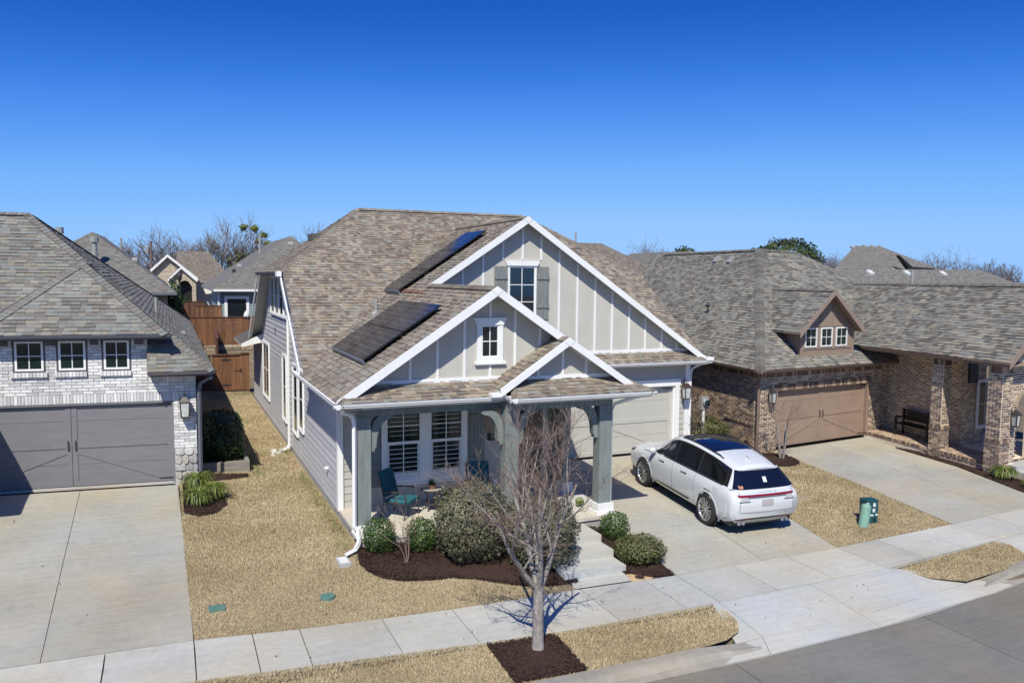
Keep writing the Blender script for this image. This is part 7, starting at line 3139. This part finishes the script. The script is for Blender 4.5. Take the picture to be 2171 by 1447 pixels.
# ornate iron hose holder
hh = thing('hose_holder', 'ornate dark iron hose holder with coiled hose by the brick corner', 'hose holder', (18.95, 22.0, .14))
b = MB()
for k in range(4):
    b.lathe([(.17 - .012 * k, -.02 + .03 * k), (.19 - .012 * k, -.005 + .03 * k), (.17 - .012 * k, .01 + .03 * k)], (18.90, 22.0 - .05, .80), 18, 'y')
b.build('hose_coil', 'iron', hh)
b = MB()
for sg in (-1, 1):
    b.tube([(18.9 + sg * .20, 22, .14), (18.9 + sg * .13, 22, .35), (18.9 + sg * .24, 22, .52), (18.9 + sg * .28, 22, .66), (18.9 + sg * .18, 22, .74), (18.9 + sg * .10, 22, .62)], .02, 6)
    b.tube([(18.9 + sg * .13, 22, .35), (18.9, 22, .45), (18.9 - sg * .05, 22, .30), (18.9 + sg * .06, 22, .24)], .015, 6)
b.tube([(18.9, 22, .2), (18.9, 22, .8)], .02, 6)
b.build('stand', 'bronze', hh)
# bench on the side porch
bn = thing('bench', 'dark wooden bench in shade on the brown brick porch', 'bench', TR(1.0, -1.9, PF))
def TB(x, y, z):      # x along the wall towards the street, y away from the wall
    return TR(1.30 - y, -.95 - x, PF + z)
b = MB()
for k in range(5):
    b.box((0, .06 + k * .10, .42), (1.55, .145 + k * .10, .45), TB)
b.build('seat', 'black', bn)
b = MB()
for k in range(4):
    b.box((0, .02, .55 + k * .10), (1.55, .05, .63 + k * .10), TB)
b.build('backrest', 'black', bn)
for x in (0, 1.47):
    for y in (.02, .50):
        b = MB()
        b.box((x, y, 0), (x + .07, y + .07, .95 if y < .1 else .65), TB)
        b.build('leg', 'black', bn)
    b = MB()
    b.box((x, .02, .63), (x + .07, .60, .68), TB)
    b.build('armrest', 'black', bn)
# ================================================================== THE CAR (white three row SUV)
CARL, WB = 5.06, 3.06
car = thing('car', 'white luxury SUV parked nose in on the beige garage driveway', 'car', (13.02, 17.05, .24))
c_front = Vector((12.20, 18.62))
c_rear = Vector((12.02, 15.46))
hd_ = (c_front - c_rear).normalized()
sd_ = Vector((hd_.y, -hd_.x))                 # to the car's right side
mid = c_rear.lerp(c_front, .5) + sd_ * .90
zs_ = (G(c_front.x, c_front.y) - G(c_rear.x, c_rear.y)) / (c_front - c_rear).length
zc_ = (G(c_front.x, c_front.y) + G(c_rear.x, c_rear.y)) / 2


def CT(x, y, z):
    """car space: x to the right, y forwards, z up -> world (pitched with the drive)"""
    q = mid + sd_ * x + hd_ * y
    n = Vector((-hd_.x * zs_, -hd_.y * zs_, 1)).normalized()
    return (q.x + n.x * z, q.y + n.y * z, zc_ + y * zs_ + z * n.z)


def interp(tab, x):
    """smooth interpolation of a table [(x, v0, v1, ..)]"""
    xs = [t[0] for t in tab]
    out = []
    for k in range(1, len(tab[0])):
        vs = [t[k] for t in tab]
        if x <= xs[0]:
            out.append(vs[0])
            continue
        if x >= xs[-1]:
            out.append(vs[-1])
            continue
        i = max(j for j in range(len(xs) - 1) if xs[j] <= x)
        h = xs[i + 1] - xs[i]
        t = (x - xs[i]) / h

        def slope(j):
            if j <= 0 or j >= len(xs) - 1:
                return 0
            a = (vs[j] - vs[j - 1]) / (xs[j] - xs[j - 1])
            b = (vs[j + 1] - vs[j]) / (xs[j + 1] - xs[j])
            return 0 if a * b <= 0 else 2 * a * b / (a + b)
        m0, m1 = slope(i) * h, slope(i + 1) * h
        out.append((2 * t**3 - 3 * t**2 + 1) * vs[i] + (t**3 - 2 * t**2 + t) * m0 + (-2 * t**3 + 3 * t**2) * vs[i + 1] + (t**3 - t**2) * m1)
    return out


# y, roof/hood centre height, roof edge half width, roof edge height, belt half width, belt height, max half width, sill z
CS = [(-2.53, .98, .60, .96, .82, .94, .90, .46), (-2.44, 1.10, .62, 1.08, .86, 1.02, .96, .40), (-2.28, 1.36, .53, 1.34, .85, 1.09, .975, .34), (-2.13, 1.52, .54, 1.49, .86, 1.11, .985, .30), (-1.9, 1.60, .56, 1.555, .87, 1.115, .995, .28),
      (-1.2, 1.705, .60, 1.655, .89, 1.115, 1.005, .28), (-.4, 1.76, .63, 1.705, .90, 1.11, 1.0, .27), (.2, 1.74, .62, 1.68, .90, 1.10, 1.0, .27), (.55, 1.66, .60, 1.60, .90, 1.095, 1.0, .27), (1.0, 1.38, .64, 1.33, .90, 1.085, 1.0, .27),
      (1.32, 1.17, .70, 1.145, .885, 1.075, 1.0, .28), (1.6, 1.135, .66, 1.12, .875, 1.05, .995, .30), (2.0, 1.085, .60, 1.075, .85, .99, .985, .32), (2.3, 1.02, .55, 1.01, .80, .92, .95, .34), (2.45, .94, .50, .93, .72, .84, .88, .38), (2.53, .80, .44, .79, .60, .72, .74, .44)]


def sect(y):
    zr, we, zre, wb_, zb_, wm, zs = interp(CS, y)
    pts = [(wm * .90, zs), (wm * .975, zs + .10), (wm * .985, zs + (zb_ - zs) * .30), (wm, zs + (zb_ - zs) * .52), (wm * .992, zs + (zb_ - zs) * .72), (wm * .965, zs + (zb_ - zs) * .90), (wb_ + .012, zb_),
           (wb_ + (we - wb_) * .30, zb_ + (zre - zb_) * .36), (wb_ + (we - wb_) * .62, zb_ + (zre - zb_) * .70), (we + .035, zre - .03), (we - .03, zre + (zr - zre) * .45), (we * .62, zre + (zr - zre) * .8), (we * .3, zr - .006), (0, zr)]
    return pts


NY = 124
YS = [-2.53 + 5.06 * (.5 - .5 * cos(pi * i / NY)) * .35 + (5.06 * i / NY) * .65 for i in range(NY + 1)]
YS = [-2.53 + (y + 2.53) * 5.06 / (YS[-1] + 2.53) for y in YS]
R_W = .385
WH = [(-WB / 2, .385), (WB / 2, .385)]
SEC = [sect(y) for y in YS]
NP = len(SEC[0])
body = MB()
vs = []
for i, y in enumerate(YS):
    for (x, z) in SEC[i]:
        vs.append((x, y, z))
    for (x, z) in SEC[i][:-1][::-1]:
        vs.append((-x, y, z))
RW = 2 * NP - 1
fs = []
for i in range(NY):
    for k in range(RW - 1):
        kk = k if k < NP - 1 else RW - 2 - k
        ym = (YS[i] + YS[i + 1]) / 2
        zm = (SEC[i][kk][1] + SEC[i][kk + 1][1]) / 2
        if kk < 5 and any(hypot(ym - wy, zm - wz) < .435 for wy, wz in WH):
            continue
        fs.append((i * RW + k, (i + 1) * RW + k, (i + 1) * RW + k + 1, i * RW + k + 1))
fs.append(tuple(range(RW)))
fs.append(tuple(NY * RW + k for k in range(RW))[::-1])
body.add([CT(*v) for v in vs], fs)
bo = body.build('body', 'car_paint', car, smooth=True)

# underbody and wheel wells
b = MB()
b.box((-.86, -2.35, .24), (.86, 2.35, .42), CT)
b.box((-.80, -2.3, .42), (.80, 2.3, .9), CT)
b.build('underbody', 'car_black', car)


def surf(y, t):
    """point on the right half of the body surface; t index along the section"""
    p = sect(y)
    k = min(int(t), len(p) - 2)
    f = t - k
    return (p[k][0] + (p[k + 1][0] - p[k][0]) * f, y, p[k][1] + (p[k + 1][1] - p[k][1]) * f)


def patch(poly, side, off, nu=14, nv=6):
    """poly: lower edge list [(y,t)..] and upper edge list; lofted strip on the body surface, pushed out by off"""
    lo, hi = poly
    b = MB()
    vs, fs = [], []

    def at(L, f):
        g = f * (len(L) - 1)
        k = min(int(g), len(L) - 2)
        return (L[k][0] + (L[k + 1][0] - L[k][0]) * (g - k), L[k][1] + (L[k + 1][1] - L[k][1]) * (g - k))
    for i in range(nu + 1):
        a, c = at(lo, i / nu), at(hi, i / nu)
        for j in range(nv + 1):
            y, t = a[0] + (c[0] - a[0]) * j / nv, a[1] + (c[1] - a[1]) * j / nv
            p = Vector(surf(y, t))
            n = (Vector(surf(y + .02, t)) - Vector(surf(y - .02, t))).cross(Vector(surf(y, min(t + .1, 12.99))) - Vector(surf(y, max(t - .1, 0))))
            if n.length < 1e-9:
                n = Vector((1, 0, 0))
            n.normalize()
            if n.x < 0 and t < 9:
                n = -n
            if t >= 9 and n.z < 0:
                n = -n
            p = p + n * off
            vs.append(CT(p.x * side, p.y, p.z))
    for i in range(nu):
        for j in range(nv):
            q = (i * (nv + 1) + j, (i + 1) * (nv + 1) + j, (i + 1) * (nv + 1) + j + 1, i * (nv + 1) + j + 1)
            fs.append(q if side > 0 else q[::-1])
    b.add(vs, fs)
    return b


for sd in (1, -1):
    # black surround of the glasshouse, then the three side lights
    patch(([(-2.16, 6.12), (-1.2, 6.05), (.2, 6.05), (1.22, 6.1)], [(-1.98, 8.75), (-1.2, 8.9), (.1, 8.9), (.62, 8.75)]), sd, .004, 26, 6).build('window_surround', 'car_black', car, smooth=True)
    for nm, lo, hi in (('side_window', [(.14, 6.25), (1.06, 6.25)], [(.17, 8.6), (.60, 8.5)]), ('side_window', [(-.92, 6.25), (.04, 6.25)], [(-.82, 8.6), (.07, 8.6)]), ('quarter_window', [(-1.98, 6.3), (-1.04, 6.25)], [(-1.86, 8.5), (-.94, 8.6)])):
        patch((lo, hi), sd, .009, 12, 6).build(nm, 'car_glass', car, smooth=True)
    for y0 in (-.98, .09):
        patch(([(y0 - .012, 6.2), (y0 + .006, 6.2)], [(y0 + .07 - .012, 8.7), (y0 + .07 + .006, 8.7)]), sd, .012, 1, 6).build('pillar_trim', 'chrome', car)
    patch(([(-2.0, 6.0), (-.5, 6.0), (1.15, 6.02)], [(-2.0, 6.14), (-.5, 6.12), (1.15, 6.12)]), sd, .010, 20, 1).build('belt_trim', 'chrome', car)
    # door shut lines
    for pts in ([(1.06, .8), (1.10, 2.5), (1.10, 4.5), (1.06, 5.9)], [(.06, .8), (.04, 2.5), (.06, 4.5), (.10, 5.95)], [(-1.02, 1.9), (-.94, 3.2), (-.94, 4.6), (-.98, 5.9)]):
        patch((pts, [(p[0] + .008, p[1]) for p in pts]), sd, .0025, 14, 1).build('door_seam', 'car_black', car)
    patch(([(-.75, .85), (.3, .85), (.85, .95)], [(-.78, 1.25), (.3, 1.22), (.85, 1.05)]), sd, .008, 16, 1).build('rocker_trim', 'car_black', car)
    for y0 in (.52, -.56):
        patch(([(y0 - .02, 4.55), (y0 + .20, 4.62)], [(y0 - .02, 4.95), (y0 + .20, 4.85)]), sd, .004, 6, 2).build('handle_cup', 'car_black', car, smooth=True)
        patch(([(y0 - .03, 4.80), (y0 + .22, 4.80)], [(y0 - .03, 5.02), (y0 + .22, 4.98)]), sd, .028, 6, 2).build('door_handle', 'car_paint', car, smooth=True)
    # fender badge strip
    patch(([(1.10, 5.55), (1.62, 5.35)], [(1.10, 5.75), (1.62, 5.48)]), sd, .006, 8, 1).build('fender_vent', 'car_black', car)
    patch(([(-1.95, 4.0), (-1.72, 4.0)], [(-1.95, 4.9), (-1.72, 4.9)]), sd, .0015, 4, 3).build('fuel_door', 'car_paint', car) if sd < 0 else None
    # roof rail
    b = MB()
    pr = []
    for k in range(13):
        y = -1.55 + k * 1.75 / 12
        p = surf(y, 9.75)
        pr.append(CT(p[0] * sd, y, p[2] + (.035 if 0 < k < 12 else .005)))
    b.tube(pr, .016, 6)
    b.build('roof_rail', 'car_black', car, smooth=True)
    # wheel arch lip
    for wy, wz in WH:
        b = MB()
        vs, fs = [], []
        n = 26
        for k in range(n + 1):
            a = -.38 + (pi + .76) * k / n
            for r_, dx in ((.395, -.05), (.415, .006), (.455, .012), (.475, .0)):
                y, z = wy + r_ * cos(a), wz + r_ * sin(a)
                p = sect(max(-2.5, min(2.5, y)))
                w = float(np.interp(z, [q[1] for q in p[:7]], [q[0] for q in p[:7]]))
                vs.append(CT((w + dx) * sd, y, max(z, .22)))
        for k in range(n):
            for j in range(3):
                q = (k * 4 + j, k * 4 + j + 1, (k + 1) * 4 + j + 1, (k + 1) * 4 + j)
                fs.append(q if sd > 0 else q[::-1])
        b.add(vs, fs)
        b.build('wheel_arch', 'car_paint', car, smooth=True)
        b = MB()
        b.lathe([(.42, 0), (.42, -.30)], (0, 0, 0), 24, 'x')
        b.v = [CT((.93 + p[0]) * sd, wy + p[1], wz + p[2]) for p in b.v]
        b.f = b.f[:24]
        b.m, b.t = b.m[:24], b.t[:24]
        b.add([CT(.64 * sd, wy + .43 * cos(2 * pi * k / 24), wz + .43 * sin(2 * pi * k / 24)) for k in range(24)], [tuple(range(24))])
        b.build('wheel_well', 'car_black', car)
    # mirror
    b = MB()
    b.lathe([(.02, -.06), (.085, -.05), (.10, .0), (.085, .07), (.03, .10)], (0, 0, 0), 14, 'x')
    b.v = [CT((1.03 + p[0] * 1.15) * sd, .98 + p[1] * .75, 1.17 + p[2] * .85) for p in b.v]
    b.tube([CT(.90 * sd, 1.02, 1.08), CT(1.0 * sd, .99, 1.12)], .035, 6)
    b.build('door_mirror', 'car_black' if False else 'car_paint', car, smooth=True)
    # headlamp
    patch(([(2.16, 4.6), (2.44, 4.4)], [(2.06, 5.4), (2.44, 5.3)]), sd, .006, 8, 3).build('headlight', 'car_black', car, smooth=True)

# windscreen and sunroof: patches across the centre line
def cross_patch(y0f, y1f, wfac, off, name, m, nu=10, nv=12):
    b = MB()
    vs, fs = [], []
    for i in range(nu + 1):
        for j in range(nv + 1):
            s = -1 + 2 * j / nv
            y = y0f(s) + (y1f(s) - y0f(s)) * i / nu
            p = sect(y)
            # distance from centre along the upper part of the section
            xs_ = [q[0] for q in p[9:]][::-1]
            zs2 = [q[1] for q in p[9:]][::-1]
            x = abs(s) * wfac(y) * p[9][0]
            z = float(np.interp(x, xs_, zs2))
            vs.append(CT(x * (1 if s > 0 else -1), y, z + off))
    for i in range(nu):
        for j in range(nv):
            fs.append((i * (nv + 1) + j, i * (nv + 1) + j + 1, (i + 1) * (nv + 1) + j + 1, (i + 1) * (nv + 1) + j))
    b.add(vs, fs)
    return b.build(name, m, car, smooth=True)


cross_patch(lambda s: .60 - .06 * s * s, lambda s: 1.27 - .08 * s * s, lambda y: .985, .008, 'windscreen', 'car_glass')
cross_patch(lambda s: -1.16, lambda s: .46, lambda y: .86, .007, 'sunroof', 'car_glass')
for k in range(-3, 4):
    cross = k * .145
    b = MB()
    pts = []
    for i in range(8):
        y = -1.88 + .66 * i / 7
        p = sect(y)
        xs_ = [q[0] for q in p[9:]][::-1]
        zs2 = [q[1] for q in p[9:]][::-1]
        pts.append(CT(cross, y, float(np.interp(abs(cross), xs_, zs2)) + .001))
    b.tube(pts, .007, 4)
    b.build('roof_rib', 'car_paint', car)
b = MB()
p = sect(-1.75)
b.prism([CT(-.03, -1.80, p[13][1] + .0), CT(.03, -1.80, p[13][1] + .0), CT(.012, -1.66, p[13][1] + .0), CT(-.012, -1.66, p[13][1] + .0)], (0, 0, .07))
b.build('aerial_fin', 'car_paint', car)

# ---- rear end: a curved tail surface with its own pieces
ZR = [(.30, -2.40), (.42, -2.49), (.62, -2.565), (.80, -2.58), (.98, -2.545), (1.10, -2.50), (1.14, -2.475), (1.34, -2.335), (1.49, -2.21), (1.53, -2.17)]
WZ = [(.30, .90), (.42, .965), (.62, .985), (.80, .975), (.98, .945), (1.10, .90), (1.14, .885), (1.34, .755), (1.49, .66), (1.53, .63)]


def yR(x, z):
    y = float(np.interp(z, [q[0] for q in ZR], [q[1] for q in ZR]))
    w = float(np.interp(z, [q[0] for q in WZ], [q[1] for q in WZ]))
    f = min(1, abs(x) / w)
    return y + .05 * f * f + .22 * max(0, f - .72) ** 2 / .0784 * 1.0 * (1 if z < 1.12 else .55)


def rear(z0, z1, x0, x1, off, name, m, nz=10, nx=24, zf=None, par=None, smooth=True):
    """patch of the tail; x0/x1 and z edges may be functions"""
    b = MB()
    vs, fs = [], []
    for i in range(nz + 1):
        for j in range(nx + 1):
            f = j / nx
            zz0 = z0(f) if callable(z0) else z0
            zz1 = z1(f) if callable(z1) else z1
            z = zz0 + (zz1 - zz0) * i / nz
            a = x0(z) if callable(x0) else x0
            c = x1(z) if callable(x1) else x1
            x = a + (c - a) * f
            vs.append(CT(x, yR(x, z) - off, z))
    for i in range(nz):
        for j in range(nx):
            fs.append((i * (nx + 1) + j, i * (nx + 1) + j + 1, (i + 1) * (nx + 1) + j + 1, (i + 1) * (nx + 1) + j))
    b.add(vs, fs)
    return b.build(name, m, par or car, smooth=smooth)


wz = lambda z: float(np.interp(z, [q[0] for q in WZ], [q[1] for q in WZ]))
rear(.30, 1.53, lambda z: -wz(z), lambda z: wz(z), .0, 'tail_skin', 'car_paint', 40, 40)
rear(1.135, 1.505, lambda z: -wz(z) * .97, lambda z: wz(z) * .97, .006, 'rear_window', 'car_glass', 10, 24)
tg = rear(.60, 1.10, -.745, .745, .004, 'tailgate', 'car_paint', 14, 26)
for (z0, z1, x0, x1) in ((.596, .602, -.745, .745), (.60, 1.10, -.75, -.742), (.60, 1.10, .742, .75)):
    rear(z0, z1, x0, x1, .0055, 'tailgate_seam', 'car_black', 8, 20, par=car)
rear(.975, 1.025, -.945, .945, .012, 'light_bar', 'red_lamp', 2, 40)
rear(.935, .973, -.62, .62, .006, 'bright_strip', 'chrome', 2, 20)
for sg in (-1, 1):
    rear(.872, .968, (lambda z, sg=sg: sg * .52 + sg * .10 * (.968 - z) / .083 * -1 if False else sg * (.56 - .9 * (.968 - z))), (lambda z, sg=sg: sg * .955), .010, 'tail_light', 'lamp_clear', 3, 14)
    rear(.856, .873, (lambda z, sg=sg: sg * .48), (lambda z, sg=sg: sg * .95), .011, 'tail_light_edge', 'car_black', 1, 14)
    rear(.395, .435, (lambda z, sg=sg: sg * .42), (lambda z, sg=sg: sg * .93), .012, 'reflector', 'red_lamp', 1, 12)
    for dx in (0, .12):
        b = MB()
        b.lathe([(.042, 0), (.046, -.03), (.036, -.032), (.032, -.01)], (0, 0, 0), 14, 'y')
        b.v = [CT(sg * (.56 + dx) + p[0], -2.43 + p[1], .315 + p[2]) for p in b.v]
        b.build('exhaust_tip', 'chrome', car)
rear(.385, .445, lambda z: -.95, lambda z: .95, .006, 'bumper_trim', 'car_black', 2, 30)
rear(.30, .34, lambda z: -.72, lambda z: .72, .008, 'skid_plate', 'metal', 1, 20)
rear(.74, .90, -.16, .16, .012, 'number_plate', 'plate', 2, 4, smooth=False)
# spoiler lip
b = MB()
vs, fs = [], []
for j in range(21):
    s = -1 + 2 * j / 20
    p = sect(-2.02)
    x = s * .56
    z = 1.548 - .04 * s * s
    y = -2.22 + .07 * s * s
    vs += [CT(x, y, z), CT(x, y + .30, z + .045), CT(x, y + .02, z - .025), CT(x, y + .30, z - .02)]
for j in range(20):
    a = j * 4
    fs += [(a, a + 4, a + 5, a + 1), (a, a + 2, a + 6, a + 4), (a + 2, a + 3, a + 7, a + 6)]
fs += [(0, 1, 3, 2), (80, 82, 83, 81)]
b.add(vs, fs)
b.build('spoiler', 'car_paint', car, smooth=True)
text_mesh('L I N C O L N', .058, lambda x, d, z: CT(x * 1.55, yR(x, 1.06) - .007 - d, 1.065 + z), 'tailgate_lettering', 'metal', car, .001)
b = MB()
b.box((-.045, 0, 1.26), (.055, .001, 1.37), lambda x, d, z: CT(x + .02, yR(x, z) - .009 - d, z))
b.build('window_decal', 'label', car)
b = MB()
b.box((-.72, 0, 1.155), (-.62, .001, 1.215), lambda x, d, z: CT(x, yR(x, z) - .009 - d, z))
b.build('window_sticker', 'terracotta', car)
b = MB()
b.tube([CT(0, -2.33, 1.30), CT(.05, -2.46, 1.16)], .008, 4)
b.build('rear_wiper', 'car_black', car)
# steering wheel seen through the glass is dark: a rim inside
for wy in (0,):
    pass


# wheels
def wheel(sd, wy):
    def WT(x, y, z):
        return CT(sd * (.90 + x), wy + y, .385 + z)
    b = MB()
    b.lathe([(.27, -.13), (.34, -.14), (.378, -.115), (.385, -.06), (.385, .06), (.378, .105), (.345, .128), (.29, .118), (.275, .10)], (0, 0, 0), 40, 'x')
    b.f = b.f[:-2]
    b.m, b.t = b.m[:-2], b.t[:-2]
    b.v = [WT(*p) for p in b.v]
    w = b.build('wheel', 'tyre', car, smooth=True)
    b = MB()
    b.lathe([(.283, .112), (.288, .118), (.272, .11), (.262, .04), (.258, -.10)], (0, 0, 0), 40, 'x')
    b.f = b.f[:-2]
    b.m, b.t = b.m[:-2], b.t[:-2]
    b.v = [WT(*p) for p in b.v]
    b.build('rim', 'rim', w, smooth=True)
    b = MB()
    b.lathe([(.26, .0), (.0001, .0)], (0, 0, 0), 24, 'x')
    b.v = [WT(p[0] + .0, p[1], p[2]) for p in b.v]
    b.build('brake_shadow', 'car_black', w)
    b = MB()
    for k in range(10):
        a = 2 * pi * k / 10
        for da in (-.11, .11):
            pts = [(.055, a + da * .4, .075), (.14, a + da * .8, .085), (.205, a + da * 1.1, .088), (.266, a + da * 1.35, .098)]
            P3 = [Vector((x, r_ * cos(t), r_ * sin(t))) for r_, t, x in pts]
            for p, q in zip(P3[:-1], P3[1:]):
                m_ = MB()
                m_.bar(p, q, .020, .022, (1, 0, 0))
                b.add(m_.v, m_.f)
    b.lathe([(.065, .05), (.065, .09), (.04, .10)], (0, 0, 0), 16, 'x')
    b.v = [WT(*p) for p in b.v]
    b.build('spokes', 'rim', w)


for sd in (1, -1):
    for wy in (-WB / 2, WB / 2):
        wheel(sd, wy)
